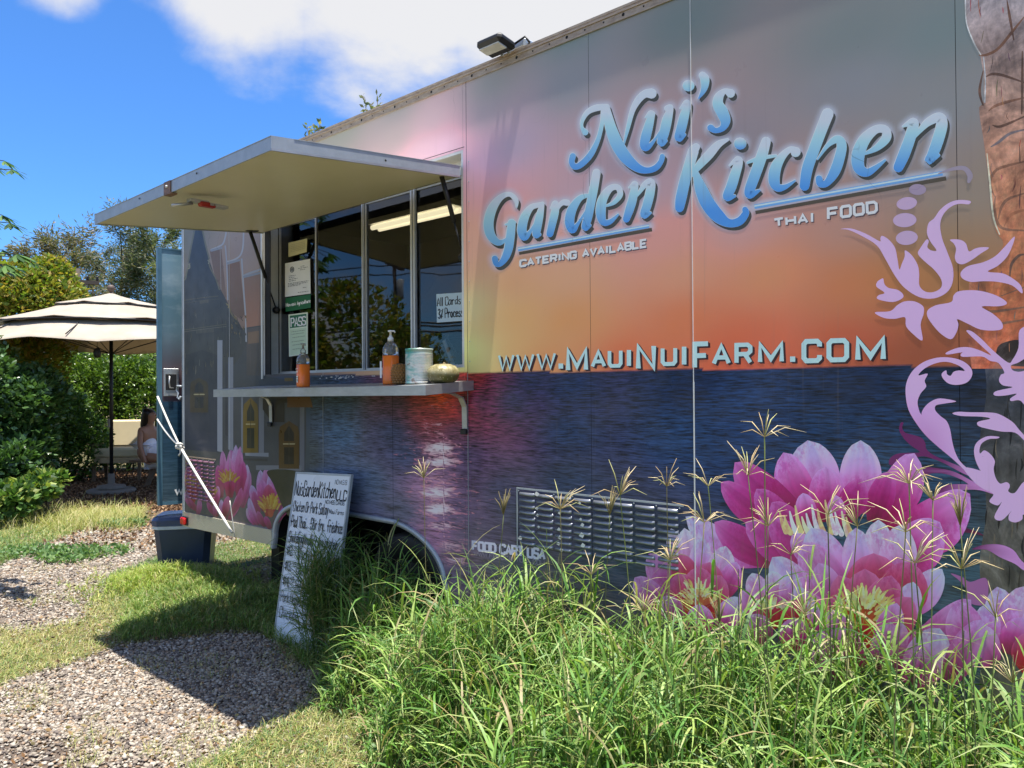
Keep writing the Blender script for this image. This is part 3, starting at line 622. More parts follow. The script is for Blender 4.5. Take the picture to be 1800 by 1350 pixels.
for pts, c in [([(1770,0),(1775,30),(1782,70)],DK),([(1800,30),(1780,55),(1755,85),(1735,96),(1722,97)],MD),([(1728,125),(1722,160),(1728,185)],DK),([(1733,135),(1745,130),(1765,133),(1800,145)],DK),([(1738,195),(1750,186),(1775,178),(1800,172)],MD),([(1745,220),(1760,222),(1800,205)],DK),
  ([(1742,258),(1755,250),(1775,235),(1800,228)],(110,100,105)),([(1748,345),(1740,320),(1750,300),(1768,292),(1800,284)],MD),([(1755,385),(1760,365),(1772,350),(1800,340)],MD),([(1765,398),(1775,380),(1790,372),(1810,368)],(165,105,75)),
  ([(1750,345),(1748,370),(1760,400),(1800,405)],MD),([(1797,90),(1797,140),(1796,200)],DK),([(1792,255),(1793,285)],DK),([(1760,520),(1800,505)],MD),([(1715,540),(1740,548),(1800,540)],MD),([(1712,575),(1750,570),(1800,562)],MD),([(1775,488),(1778,465),(1790,450),(1800,447)],DK)]:
    TD.stroke([(x, y, w) for (x, y), w in zip(pts, [.8]+[2.4]*(len(pts)-2)+[1.2])], c)
TD.fill([(1757,640),(1752,615),(1765,602),(1800,600),(1830,640)], (40, 26, 22)); 
for k in range(46):
    y = random.uniform(-100, 640); x = tleft(y)+random.uniform(6, 130); l = random.uniform(10, 40)
    TD.stroke([(x, y, .3), (x+random.uniform(-2, 2), y+l*.5, random.uniform(.5, 1.1)), (x+random.uniform(-6, 6), y+l, .3)], (int(100+random.uniform(-25, 80)), int(70+random.uniform(-18, 60)), int(58+random.uniform(-15, 50))))
for k in range(40):
    y = random.uniform(680, 1100); x = random.uniform(1735, 1830); l = random.uniform(20, 60)
    TD.stroke([(x, y, .4), (x+random.uniform(-3, 3), y+l*.5, random.uniform(.8, 2.5)), (x+random.uniform(-3, 3), y+l, .4)], random.choice([(20, 22, 28), (110, 100, 90), (60, 52, 46), (24, 24, 26)]))
TD.stroke([(1697,0,1),(1699,40,1),(1712,75,1.2),(1724,96,1)], (205, 205, 210)); TD.stroke([(1729,100,.8),(1732,140,1),(1731,180,1)], (190, 195, 205)); TD.stroke([(1735,270,.8),(1740,320,1.6),(1746,380,1.6),(1757,412,1)], (225, 200, 180))
TD.build('totem_print', MT['woodprint'])

# ---- temple print at the left
TP = Decal(.0001, (.66, .67, .70)); L5 = ((300, 380), 4.5); L6 = ((300, 660), 4.5)
SH = 1.35
def cc(r, g, b): return tuple(min(255, v*1.12) for v in (r, g, b))
def vgrad(y0, c0_, y1, c1_):
    a, b = s2l(c0_)*PRINT_GAIN*1.15, s2l(c1_)*PRINT_GAIN*1.15
    return lambda XY: a+(b-a)*np.clip((XY[:, 1:2]-y0)/(y1-y0), 0, 1)
def TF(o, pts, c, sm=False): TP.fill(X(*o, pts), c, sm)
TF(L5, [(102,960),(735,860),(735,1260),(1100,1330),(1100,1500),(102,1500)], cc(72,74,76))
TP.fill([(324,640),(462,640),(462,665),(538,668),(538,790),(536,826),(482,930),(324,896)], cc(74,77,80), False)
TF(L5, [(310,275),(400,250),(440,640),(420,660),(380,600),(340,430)], cc(122,100,88)); TF(L5, [(450,385),(545,355),(585,770),(560,820),(480,760),(450,650)], vgrad(465, cc(118,92,78), 560, cc(105,84,72))); TF(L5, [(580,490),(705,458),(730,455),(732,860),(600,880),(590,700)], vgrad(480, cc(122,98,84), 575, cc(150,110,90)))
TF(L5, [(600,890),(732,870),(732,1260),(600,1260)], vgrad(575, cc(88,80,76), 650, cc(78,74,70)))
TF(L5, [(612,920),(700,905),(700,1000),(612,1010)], cc(128,104,82))
TF(L5, [(102,500),(130,440),(150,330),(185,78),(250,78),(300,330),(345,470),(400,590),(450,680),(490,770),(540,840),(585,930),(600,1010),(560,1100),(400,1300),(102,1330)], vgrad(400, cc(44,54,70), 640, cc(66,66,62)))
TP.fill([(324,625),(355,615),(385,625),(383,795),(324,790)], vgrad(630, cc(52,54,58), 790, cc(48,56,74)), False)
for pts, w, c in [([(320,265),(380,240),(415,215),(435,150),(440,85)],6,(168,172,182)),([(445,360),(500,345),(550,310),(572,240),(577,110)],6,(168,172,182)),([(578,470),(640,445),(700,425),(728,405)],8,(150,156,168)),
   ([(432,235),(445,400),(452,660)],5,(158,164,176)),([(562,340),(575,550),(592,780)],6,(158,164,176)),([(592,800),(597,990)],5,(165,170,180)),([(322,272),(400,250)],9,(140,146,158)),([(452,372),(540,348)],9,(140,146,158)),([(582,480),(700,450)],9,(130,138,152)),([(392,250),(398,580)],3,(150,140,134)),
   ([(195,80),(160,250),(140,360)],6,(112,112,96)),([(245,80),(275,220),(305,335)],6,(112,112,96)),([(150,375),(130,430),(118,490),(105,505)],6,(122,122,104)),([(300,345),(310,400),(340,460),(360,500),(385,580)],5,(112,108,88)),([(440,690),(465,720),(480,770),(520,820)],5,(118,108,78)),
   ([(140,380),(150,385),(150,410),(138,415)],4,(150,148,124)),([(295,350),(305,360),(298,375)],4,(140,138,116)),([(445,700),(460,705),(455,725)],4,(150,132,84)),
   ([(105,665),(250,645),(375,632)],3,(96,92,76)),([(105,690),(250,668),(385,655)],2,(84,82,74)),([(105,900),(250,880),(440,855)],3,(100,96,80)),([(105,915),(250,895),(440,872)],2,(120,116,100))]:
    TP.stroke(X(*L5, [(a, b, w) for a, b in pts]), cc(*c))
for k in range(9): TP.stroke(X(*L5, [(232+k*8, 668-k, 1.4), (233+k*8, 692-k, 1.4)]), cc(120,114,92))
for k in range(14): TP.stroke(X(*L5, [(205+k*10, 905-k, 1.4), (206+k*10, 928-k, 1.4)]), cc(116,110,92))
for k in range(70):
    x = random.uniform(110, 560); y = random.uniform(620, 1200); TP.stroke(X(*L5, [(x, y, .8), (x+random.uniform(-4, 4), y+random.uniform(20, 60), random.uniform(1, 3))]), cc(*random.choice([(96,90,70),(110,108,98),(34,38,46),(52,54,58)])))
for k in range(40):
    x = random.uniform(470, 600); y = random.uniform(770, 930); TP.stroke(X(*L5, [(x, y, 1), (x+5, y+14, 3)]), cc(*random.choice([(130,112,72),(100,88,62),(46,46,48)])))
# white posts, gilded windows and doors
for (x0, x1, y0, y1, c) in [(382,391,598,793,(148,154,164)),(396,401,640,765,(60,62,68)),(401,410,628,790,(132,138,148)),(424,427,698,795,(120,126,134)),(455,464,698,798,(118,122,130)),(527,535,700,826,(108,112,120)),(431,472,796,801,(132,138,146)),(428,470,806,809,(60,60,60)),(450,530,818,826,(120,124,130))]:
    TP.fill([(x0, y0), (x1, y0), (x1, y1+2), (x0, y1)], cc(*c), False)
def gothic(x0, x1, y0, y1, c1, c2):
    m = (x0+x1)/2; TP.fill([(x0,y1),(x0,y0+(y1-y0)*.25),(x0+2,y0+(y1-y0)*.12),(m,y0),(x1-2,y0+(y1-y0)*.12),(x1,y0+(y1-y0)*.25),(x1,y1)], cc(*c1), False)
    a = (x1-x0)*.26; TP.fill([(x0+a,y1-8),(x0+a,y0+(y1-y0)*.55),(x1-a,y0+(y1-y0)*.55),(x1-a,y1-8)], cc(*c2), False); TP.fill([(x0+a,y0+(y1-y0)*.42),(x0+a,y0+(y1-y0)*.25),(m,y0+(y1-y0)*.09),(x1-a,y0+(y1-y0)*.25),(x1-a,y0+(y1-y0)*.42)], cc(*c2), False)
    TP.stroke([(x0+a-1,y0+(y1-y0)*.48,1.1),(x1-a+1,y0+(y1-y0)*.48,1.1)], cc(170,160,120)); TP.stroke([(m,y0+4,.5),(m,y1-8,.5)], cc(60,56,36))
gothic(427,454,699,796,(112,92,30),(36,40,30)); gothic(490,526,740,824,(86,64,26),(36,30,24)); gothic(334,366,664,725,(70,62,48),(40,44,52))
TP.fill([(462,700),(536,700),(536,706),(500,708),(500,742),(478,742),(462,720)], cc(44,38,30), False); TP.fill([(505,698),(545,698),(550,716),(505,716)], cc(104,70,26), False)
TP.fill([(470,828),(510,826),(535,840),(530,900),(505,905),(480,850)], cc(52,54,38)); 
TP.build('temple_print')

# ---- lotus flowers
def petal(D, base, tip, hw, cols, bend=0.0, tipw=.55, spots=0.0, nt=14, nv=12):
    b = np.array(base, float); t = np.array(tip, float); ax = t-b; L_ = np.hypot(*ax); ax /= L_; nr = np.array([-ax[1], ax[0]])
    C = s2l(cols)*PRINT_GAIN; XY = []; cs = []; seed = rng.uniform(0, 50)
    for i in range(nt+1):
        u = i/nt; w = hw*1.04*(1 if u < .5 else max(0, 1-((u-.5)/.5)**1.9)**.62)*(.5+.5*math.sin(math.pi*min(.5, u)))
        c = b+ax*L_*u+nr*bend*math.sin(math.pi*u)*L_
        for j in range(nv+1):
            v = j/nv*2-1; XY.append(c+nr*w*v)
            q = np.clip(u*.92+.08*abs(v), 0, 1)*(len(C)-1); k = min(int(q), len(C)-2); cl = C[k]*(1-(q-k))+C[k+1]*(q-k)
            edge = (max(0, abs(v)-.8)*5)**2*.07*u; mid = math.exp(-((v-.15)*2.6)**2)*.16*(1-u*.4)-abs(v)*.10*(1-u); streak = .10*math.sin(v*15+seed)*(1-u*.6)+.05*math.sin(v*31+seed*2)
            cl = cl*(1-mid+streak)+edge*np.array([.5, .35, .5])
            cs.append(cl)
    XY = np.array(XY); cs = np.array(cs); I = np.arange((nt+1)*(nv+1)).reshape(nt+1, nv+1)
    F = [tuple(q) for q in np.stack([I[:-1, :-1], I[:-1, 1:], I[1:, 1:], I[1:, :-1]], -1).reshape(-1, 4)]
    D.finish(XY, np.full(len(XY), nextdep(.000004)), F, lambda q: cs)
PINK = [(130,8,50),(168,20,84),(205,62,140),(222,128,192),(214,160,212)]; PALE = [(150,20,80),(195,62,140),(222,136,196),(210,176,222),(196,196,224)]; MAG = [(118,6,46),(150,14,76),(178,30,108),(196,60,140),(212,120,184)]; LIL = [(126,12,66),(170,40,112),(200,92,158),(214,138,192),(210,158,206)]
WHT = [(160,30,92),(204,84,150),(220,140,188),(218,186,212),(206,206,214)]; RED = [(176,20,22),(182,18,34),(190,30,66),(206,70,118),(214,110,160)]
P8 = ((1100, 700), 2.571)
LO = Decal(0.0013, (1.15, 1.28, 1.38))
def PT(D, o, b, t, hw, cols, bend=0.): 
    (ox, oy), sc = o; petal(D, (ox+b[0]/sc, oy+b[1]/sc), (ox+t[0]/sc, oy+t[1]/sc), hw/sc, cols, bend)
def stamens(D, cx, cy, rx, ry, n, ln, w, cols, a0=0, a1=360, up=.6):
    for i in range(n):
        a = math.radians(random.uniform(a0, a1)); r = random.random()**.6; x = cx+rx*r*math.cos(a); y = cy+ry*r*math.sin(a)*.8
        l = ln*random.uniform(.7, 1.25); dx = math.cos(a)*l*.6; dy = math.sin(a)*l*.35-l*up; c = random.choice(cols)
        D.stroke([(x, y, w*1.1), (x+dx*.4, y+dy*.6, w), (x+dx, y+dy, w*.7)], c, nsub=3)
for a in [((880,520),(822,190),112,PALE,.0),((1040,520),(1062,190),92,PALE,.03),((850,540),(712,245),82,PINK,-.06),((1130,560),(1305,248),92,PINK,.08),((800,560),(492,290),88,MAG,-.06),((720,590),(430,378),66,MAG,-.05),((1180,640),(1556,432),120,PINK,.12),
          ((1120,560),(1190,330),60,MAG,.0),((700,720),(270,535),72,PALE,-.12),((720,740),(400,560),70,MAG,-.06),((900,560),(905,308),78,PINK,.02),((980,560),(1065,362),62,MAG,.02),((760,640),(590,410),66,MAG,0),((1200,760),(1420,560),110,PINK,.06),
          ((800,640),(660,470),60,MAG,0),((830,580),(800,428),46,PINK,0),((950,590),(950,438),42,PINK,0),((880,760),(540,560),80,MAG,-.04),((900,780),(650,545),74,MAG,-.03)]: PT(LO, P8, *a)
for x, y, h in [(745,600,70),(720,600,50),(770,605,100),(820,600,60),(845,600,100),(870,600,80),(905,600,120),(925,600,95),(950,605,70),(980,610,80),(700,595,60),(800,600,45),(1000,612,55)]:
    LO.stroke(X(*P8, [(x+25, y+8, 13), (x+8, y-h*.5, 9), (x-4, y-h-18, 3.5)]), random.choice([(235,225,170),(240,200,130),(225,230,215)]))
for a in [((900,760),(750,620),60,LIL,0),((960,760),(870,640),60,PINK,0),((1120,760),(1200,640),60,MAG,0)]: PT(LO, P8, *a)
LO.build('lotus_print', MT['petal'])
LO = Decal(0.0015, (1.15, 1.28, 1.38))
for a in [((950,900),(838,585),92,PALE,.04),((1140,900),(1142,548),78,WHT,0),((1190,900),(1245,570),86,WHT,.03),((1060,880),(1040,585),70,PALE,0),((1010,940),(800,652),92,LIL,-.04),((1240,980),(1430,772),72,PALE,.04),((880,980),(662,718),84,PALE,-.04),((1120,960),(1120,700),120,RED,0),((1200,1000),(1290,740),110,RED,.03),
          ((960,960),(870,745),62,LIL,0),((1250,1040),(1300,830),60,PALE,0),((850,1000),(640,860),70,LIL,-.04),((1290,1140),(1560,910),70,LIL,.05),((980,1080),(740,870),80,PINK,-.04)]: PT(LO, P8, *a)
for a in [((1080,1150),(960,800),90,RED,0),((1080,1150),(1080,770),110,RED,0),((1100,1150),(1200,800),100,RED,0),((1120,1150),(1290,900),90,RED,0),((1040,1150),(890,900),80,RED,0)]: PT(LO, P8, *a)
LO.fill(X(*P8, [(980,960),(1080,910),(1160,940),(1170,1000),(1090,1030),(1000,1010)]), (196, 72, 40))
STM = [(240,225,140),(238,210,120),(235,190,100),(226,232,170)]
stamens(LO, 1100+1075/2.571, 700+950/2.571, 118/2.571, 95/2.571, 130, 17, 2.0, STM, 120, 420, .5)
for a in [((980,1130),(925,955),70,LIL,0),((880,1060),(838,905),38,PALE,0),((1150,1180),(1225,925),62,PINK,0),((1130,1230),(1200,1010),56,LIL,0),((1060,1240),(940,1040),90,PINK,-.03),((1230,1240),(1240,1010),50,LIL,0),((1380,1240),(1350,1020),90,MAG,0),((1000,1260),(840,1060),80,LIL,0),((1290,1300),(1420,1040),100,PALE,.03),((1450,1290),(1610,1000),70,LIL,0)]: PT(LO, P8, *a)
LO.build('lotus_print', MT['petal'])
LO = Decal(0.0017, (1.15, 1.28, 1.38))
for a in [((270,840),(205,588),46,WHT,0),((300,840),(265,586),50,WHT,0),((330,860),(345,628),52,PALE,0),((380,880),(452,668),62,WHT,.05),((240,900),(105,700),58,LIL,-.05),((440,900),(500,740),50,PINK,0),((200,960),(40,810),60,LIL,-.05),((300,900),(240,700),60,RED,0),((360,920),(380,740),70,RED,0)]: PT(LO, P8, *a)
[PT(LO, P8, *a) for a in [((320,1000),(230,790),70,RED,0),((330,1000),(330,760),80,RED,0),((340,1000),(430,800),76,RED,0)]]; LO.fill(X(*P8, [(280,880),(330,850),(380,870),(390,920),(330,940),(290,920)]), (196, 92, 50))
stamens(LO, 1100+335/2.571, 700+890/2.571, 80/2.571, 62/2.571, 70, 13, 1.6, STM, 120, 420, .5)
for a in [((250,1000),(160,900),50,LIL,0),((340,1080),(330,930),60,PINK,0),((430,1040),(520,900),60,PALE,0)]: PT(LO, P8, *a)
for a in [((620,940),(570,790),50,WHT,0),((690,940),(660,780),52,WHT,0),((740,960),(750,780),52,PALE,0),((800,960),(775,850),40,PALE,0),((600,980),(520,870),44,LIL,0),((680,1040),(620,900),60,RED,0),((760,1050),(790,900),60,RED,0)]: PT(LO, P8, *a)
stamens(LO, 1100+660/2.571, 700+950/2.571, 60/2.571, 30/2.571, 22, 16, 2.2, STM, 180, 360, .5)
for a in [((640,1100),(560,980),60,LIL,0),((760,1140),(760,990),66,PINK,0)]: PT(LO, P8, *a)
LO.build('lotus_print', MT['petal'])
LO = Decal(0.0019, (1.15, 1.28, 1.38))
for a in [((1700,1130),(1800,850),76,WHT,.03),((1720,1130),(1678,852),76,PALE,0),((1640,1130),(1625,930),60,PALE,0),((1860,1140),(1900,900),90,PALE,0),((1740,1160),(1790,990),70,PINK,0),((1580,1160),(1500,920),84,LIL,-.03),((1660,1200),(1560,1020),76,WHT,0),((1840,1240),(1830,1050),90,RED,0),((1960,1200),(2060,900),110,PALE,0)]: PT(LO, P8, *a)
LO.build('lotus_print', MT['petal'])
# flowers by the rear wheel arch
LO = Decal(0.0003, (.62, .66, .70)); R7 = ((300, 780), 6.75)  # low gain puts this end's shade into the petal colours
for a in [((700,540),(720,60),53,LIL,0),((740,560),(775,10),44,PALE,0),((790,580),(825,30),49,LIL,0),((640,540),(615,80),43,LIL,0),((860,640),(905,245),44,PALE,.04),((700,640),(700,160),68,PINK,0),((800,700),(860,200),56,MAG,.03),((850,760),(940,330),39,LIL,.03),((600,640),(560,250),48,MAG,0),
          ((240,640),(200,270),51,MAG,0),((290,640),(330,250),51,PINK,0),((260,700),(250,340),55,RED,0),((480,760),(440,460),51,MAG,0),((520,760),(560,500),44,PINK,0)]: PT(LO, R7, *a)
stamens(LO, 300+265/6.75, 780+500/6.75, 70/6.75, 60/6.75, 26, 13, 1.1, [(200,170,70),(190,140,50),(215,190,90)], 150, 390, .6)
stamens(LO, 300+690/6.75, 780+440/6.75, 75/6.75, 70/6.75, 34, 14, 1.2, [(200,170,70),(190,140,50),(215,190,90)], 150, 390, .6)
stamens(LO, 300+480/6.75, 780+600/6.75, 50/6.75, 40/6.75, 18, 9, 1.0, [(200,170,70),(190,140,50)], 150, 390, .6)
for a in [((330,800),(200,640),34,MAG,-.06),((250,760),(180,560),34,LIL,-.05),((320,850),(340,640),30,LIL,.05),((560,860),(430,690),32,MAG,-.06),((520,860),(520,680),28,LIL,.04),((640,900),(600,660),34,PALE,-.05),((690,900),(800,600),40,LIL,.08),((700,860),(840,520),40,MAG,.08),((640,860),(680,620),44,MAG,0)]: PT(LO, R7, *a)
LO.build('lotus_print', MT['petal'])
LO = Decal(.0005, (.66, .70, .74))  # second flower, shade likewise held in its lowered gain
for a in [((1080,720),(1065,310),53,PALE,0),((1140,720),(1130,280),55,LIL,0),((1190,720),(1185,350),51,PALE,0),((1250,760),(1290,410),51,PALE,.03),((1010,740),(960,490),46,PALE,0),((1300,800),(1340,520),44,LIL,.03),((1120,800),(1080,420),68,PINK,0),((1200,800),(1240,440),68,PINK,0),((1170,860),(1160,480),77,RED,0),((1040,900),(985,560),46,MAG,0),((1320,860),(1400,640),43,LIL,.03)]: PT(LO, R7, *a)
stamens(LO, 300+1180/6.75, 780+770/6.75, 85/6.75, 80/6.75, 46, 16, 1.4, [(215,180,60),(205,150,45),(225,195,90)], 140, 400, .7)
LO.fill(X(*R7, [(1150,800),(1190,780),(1220,800),(1210,860),(1170,870)]), (205, 90, 45))
for a in [((1000,960),(905,760),34,WHT,-.06),((1040,960),(930,640),40,PALE,-.06),((1120,980),(1030,800),36,MAG,-.05),((1180,1010),(1120,860),34,MAG,0),((1230,960),(1330,760),36,MAG,.06)]: PT(LO, R7, *a)
LO.build('lotus_print', MT['petal'])

# ---- lilac scrollwork
SCW = Decal(.0009); E5 = ((1470, 330), 4.6545); F6 = ((1560, 580), 4.82); G8 = ((1440, 760), 3.461)
LC = (204, 168, 226); DM = (96, 28, 88)
def lil(XY):
    a, b = s2l([(198, 170, 214)])*PRINT_GAIN, s2l([(206, 164, 226)])*PRINT_GAIN; t = np.clip((XY[:, 1:2]-330)/300, 0, 1); c = a*(1-t)+b*t
    return c
def lil2(XY):
    a, b = s2l([(204, 164, 226)])*PRINT_GAIN, s2l([(172, 106, 170)])*PRINT_GAIN; t = np.clip((XY[:, 1:2]-690)/130, 0, 1)*np.clip((1690-XY[:, 0:1])/60, 0, 1); return a*(1-t)+b*t
def dmg(XY):
    a, b = s2l([(98, 24, 90)])*PRINT_GAIN, s2l([(190, 128, 196)])*PRINT_GAIN; t = np.clip((XY[:, 0:1]-1655)/65, 0, 1); return a*(1-t)+b*t
SCW.fill(X(*F6, [(110,790),(135,785),(125,830),(150,870),(220,890),(290,915),(320,960),(330,1010),(390,1060),(500,1110),(640,1170),(790,1275),(640,1215),(480,1130),(380,1090),(300,1070),(230,1085),(130,1110),(60,1140),(15,1140),(20,1090),(80,1050),(180,1040),(275,1035),(200,980),(140,920),(100,850)]), dmg)
SCW.fill(X(*F6, [(245,1165),(400,1168),(560,1200),(700,1270),(850,1350),(740,1345),(640,1275),(500,1222),(380,1215),(245,1238)]), dmg)
SCW.fill(X(*G8, [(712,378),(730,340),(790,318),(900,316),(1000,330),(1090,385),(980,352),(880,350),(790,365)]), dmg)
SCW.fill(X(*G8, [(600,618),(700,592),(850,576),(950,600),(1000,628),(900,610),(760,606),(600,642)]), (84, 22, 64))
SCW.fill(X(*G8, [(930,712),(1000,685),(1100,683),(1180,715),(1230,780),(1310,850),(1246,840),(1190,800),(1100,760),(1020,715)]), lambda XY: (lambda t: s2l([(100,30,90)])*PRINT_GAIN*(1-t)+s2l([(190,130,200)])*PRINT_GAIN*t)(np.clip((XY[:, 0:1]-1720)/50, 0, 1)))
SCW.fill(X(*G8, [(800,858),(870,880),(920,910),(1010,885),(1030,960),(1000,1050),(900,1030),(890,950),(850,900)]), (150, 90, 150))
SCW.fill(X(*E5, [(35,338),(120,333),(240,375),(355,438),(360,415),(376,393),(430,425),(480,490),(500,580),(516,668),(535,625),(560,560),(563,512),(620,555),(665,630),(678,700),(680,800),(730,850),(800,852),(858,815),(858,750),(800,670),(720,600),(668,540),(690,490),(738,424),(757,438),(745,485),(775,512),(820,512),(770,440),(742,370),(755,290),(800,250),(850,180),(920,125),(1000,100),(1095,108),(1085,135),(1000,132),(925,165),(870,230),(850,310),(868,420),(910,530),(955,660),(950,780),(900,860),(800,905),(680,895),(560,820),(480,720),(400,580),(330,470),(200,390),(100,345)]), lil)
def ell(cx, cy, rx, ry, rot=0, n=16): return [(cx+rx*math.cos(a)*math.cos(rot)-ry*math.sin(a)*math.sin(rot), cy+rx*math.cos(a)*math.sin(rot)+ry*math.sin(a)*math.cos(rot)) for a in np.linspace(0, 2*math.pi, n, endpoint=False)]
for e in [(577,128,84,51,-.15),(560,265,96,58,-.05),(577,410,90,58,-.1)]: SCW.fill(X(*E5, ell(*e)), (182, 156, 194))
for P_ in [[(930,425),(1010,425),(1060,455),(1085,520),(1130,500),(1180,487),(1250,492),(1180,540),(1110,590),(1040,625),(990,615),(970,570),(980,500),(960,455)],
 [(1455,400),(1450,450),(1400,560),(1320,640),(1240,686),(1360,700),(1440,740),(1510,800),(1520,865),(1440,800),(1320,770),(1200,765),(1100,770),(1030,740),(1020,690),(1080,640),(1200,610),(1300,560),(1380,480)],
 [(370,745),(385,745),(395,790),(430,820),(500,835),(545,870),(540,905),(460,935),(340,912),(345,880),(395,860),(330,810),(335,770)],
 [(315,1020),(440,1010),(500,960),(560,930),(640,930),(710,970),(715,1030),(690,1120),(705,1250),(620,1190),(570,1130),(562,1060),(480,1072),(390,1065)],
 [(750,1000),(820,960),(940,935),(960,880),(1010,845),(1150,840),(1280,870),(1370,915),(1395,950),(1330,970),(1190,972),(1280,1030),(1350,1095),(1360,1150),(1300,1168),(1180,1160),(1070,1110),(990,1075),(1000,1120),(980,1190),(935,1240),(850,1190),(780,1110),(745,1050)]]: SCW.fill(X(*E5, P_), lil)
SCW.stroke([(1650,305,1),(1675,297,3),(1695,296,4),(1705,308,5),(1703,319,3)], (146, 136, 156)); SCW.fill(X(*E5, ell(665,15,70,45)), (150, 134, 162))
SCW.fill(X(*F6, [(655,345),(600,300),(500,270),(400,285),(310,330),(262,385),(340,370),(315,430),(328,480),(280,540),(255,610),(268,680),(290,722),(400,860),(520,990),(640,1140),(820,1300),(700,1230),(560,1100),(440,1000),(330,900),(250,800),(180,680),(155,560),(160,450),(210,350),(300,275),(420,235),(540,235),(640,265),(705,320),(718,380),(680,440),(600,465),(520,455),(470,410),(460,370),(497,342),(505,375),(535,388),(560,355),(605,343)]), lil2)
SCW.fill(X(*F6, [(288,725),(310,660),(370,605),(450,580),(583,605),(470,625),(410,640),(405,680),(450,730),(500,770),(530,840),(550,950),(580,1050),(640,1140),(820,1290),(700,1210),(500,1020),(380,900),(320,820)]), lil2)
SCW.fill(X(*F6, [(690,1180),(740,1198),(812,1217),(780,1180),(742,1090),(735,1000),(770,940),(850,900),(945,905),(930,920),(860,925),(800,960),(780,1010),(785,1047),(820,1020),(870,1050),(910,1110),(900,1180),(920,1260),(960,1305),(1000,1290),(1030,1310),(1030,1345),(960,1420),(850,1340),(760,1270)]), lil2)
SCW.fill(X(*G8, [(880,215),(1000,240),(1060,290),(1100,312),(1140,303),(1160,322),(1150,358),(1190,368),(1246,300),(1300,320),(1330,560),(1246,500),(1235,530),(1195,548),(1155,535),(1155,500),(1170,478),(1110,535),(1065,515),(1110,425),(1085,445),(1035,420),(1060,375),(1000,345),(940,300)]), lil)
SCW.fill(X(*F6, [(670,12),(715,12),(800,80),(890,170),(1020,275),(1060,250),(1110,150),(1120,0),(1220,-20),(1220,180),(1120,270),(1048,300),(1060,340),(1110,355),(1220,370),(1220,700),(1130,600),(1050,603),(1042,580),(1095,540),(1000,555),(920,558),(898,540),(930,515),(1060,485),(980,470),(945,430),(960,380),(990,360),(940,280),(870,262),(800,225),(640,228),(620,205),(630,190),(510,208),(500,190),(600,150),(700,148),(800,180),(880,215),(780,120)], ), lil)
SCW.fill(X(*F6, [(550,707),(600,693),(700,697),(880,700),(960,720),(1060,780),(1120,850),(1220,960),(1220,1000),(1157,935),(1080,870),(960,860),(800,825),(760,800),(775,775),(870,752),(800,735),(620,728)]), lil)
SCW.build('scrollwork_print')

# ---- the big lettering
LT = Decal(.0003, (1.34, 1.36, 1.5))
for dx, dy in ((2.2, 3.2), (4.2, 5.6)):
    for (o, sc), gy, sts in LET:
        for st in sts: LT.stroke(X(o, sc, st), (66, 66, 58), off=(dx, dy))
for (o, sc), gy, sts in LET:
    y0, y1 = o[1]+gy[0]/sc, o[1]+gy[1]/sc
    for st in sts: LT.stroke(X(o, sc, st), (206, 226, 244), grow=.6, off=(-.3, -.4))
for (o, sc), gy, sts in LET:
    y0, y1 = o[1]+gy[0]/sc, o[1]+gy[1]/sc
    for st in sts: LT.stroke(X(o, sc, st), lettergrad(y0, y1))
for u, sh in ((ul1, ((912.5, 445.5, 2.6), (1146, 403.5, 3.2))), (ul2, ((1328, 373.5, 3.0), (1663, 313.5, 3.6)))):
    LT.stroke(list(sh), (78, 68, 52), smooth=False, cap='butt'); LT.stroke(u, (104, 156, 240), smooth=False, cap='butt')
    LT.stroke([(a, b-1.3, c*.35) for a, b, c in u], (190, 216, 250), smooth=False, cap='butt')
LT.build('lettering')
LT = Decal(.0003, (1.34, 1.36, 1.5)); WHITE = (216, 224, 230)
def words(D, txt, q, hw, shadow, sx):
    textline(D, txt, q, hw*1.15, shadow, off=sx, gap=.40); textline(D, txt, q, hw, WHITE, gap=.40)
words(LT, 'CATERING AVAILABLE', [(914.5, 458), (1136, 421), (1136, 433.5), (914.5, 468.5)], 1.9, (70, 60, 70), (1.3, 1.4))
LT.build('lettering'); LT = Decal(.0003, (1.34, 1.36, 1.5))
words(LT, 'THAI', [(1361, 386), (1430, 374), (1430, 389.5), (1362, 397.5)], 2.15, (76, 56, 58), (1.5, 1.5))
LT.build('lettering'); LT = Decal(.0003, (1.34, 1.36, 1.5))
words(LT, 'FOOD', [(1456, 367), (1540, 354.5), (1541, 372.5), (1456, 385)], 2.5, (76, 56, 58), (1.6, 1.6))
LT.build('lettering')
LT = Decal(.0003, (1.34, 1.36, 1.5)); U_ = ((860, 560), 2.432)
URL = [('W',42,103,157,218,4),('W',120,188,154,216,4),('W',207,280,150,212,4),('.',296,316,196,210,7),('M',337,413,133,219,7.5),('A',441,492,141,204,6),('U',514,562,138,202,6),('I',588,606,134,202,7),('N',637,703,118,212,8),('U',741,795,127,194,6.5),('I',824,842,120,196,7.5),('F',878,935,108,208,8),('A',960,1024,116,191,7),('R',1057,1116,112,188,7),('M',1158,1250,108,184,7.5),('.',1286,1308,166,181,9),('C',1345,1412,97,180,8),('O',1452,1528,94,176,8),('M',1576,1684,88,174,9)]
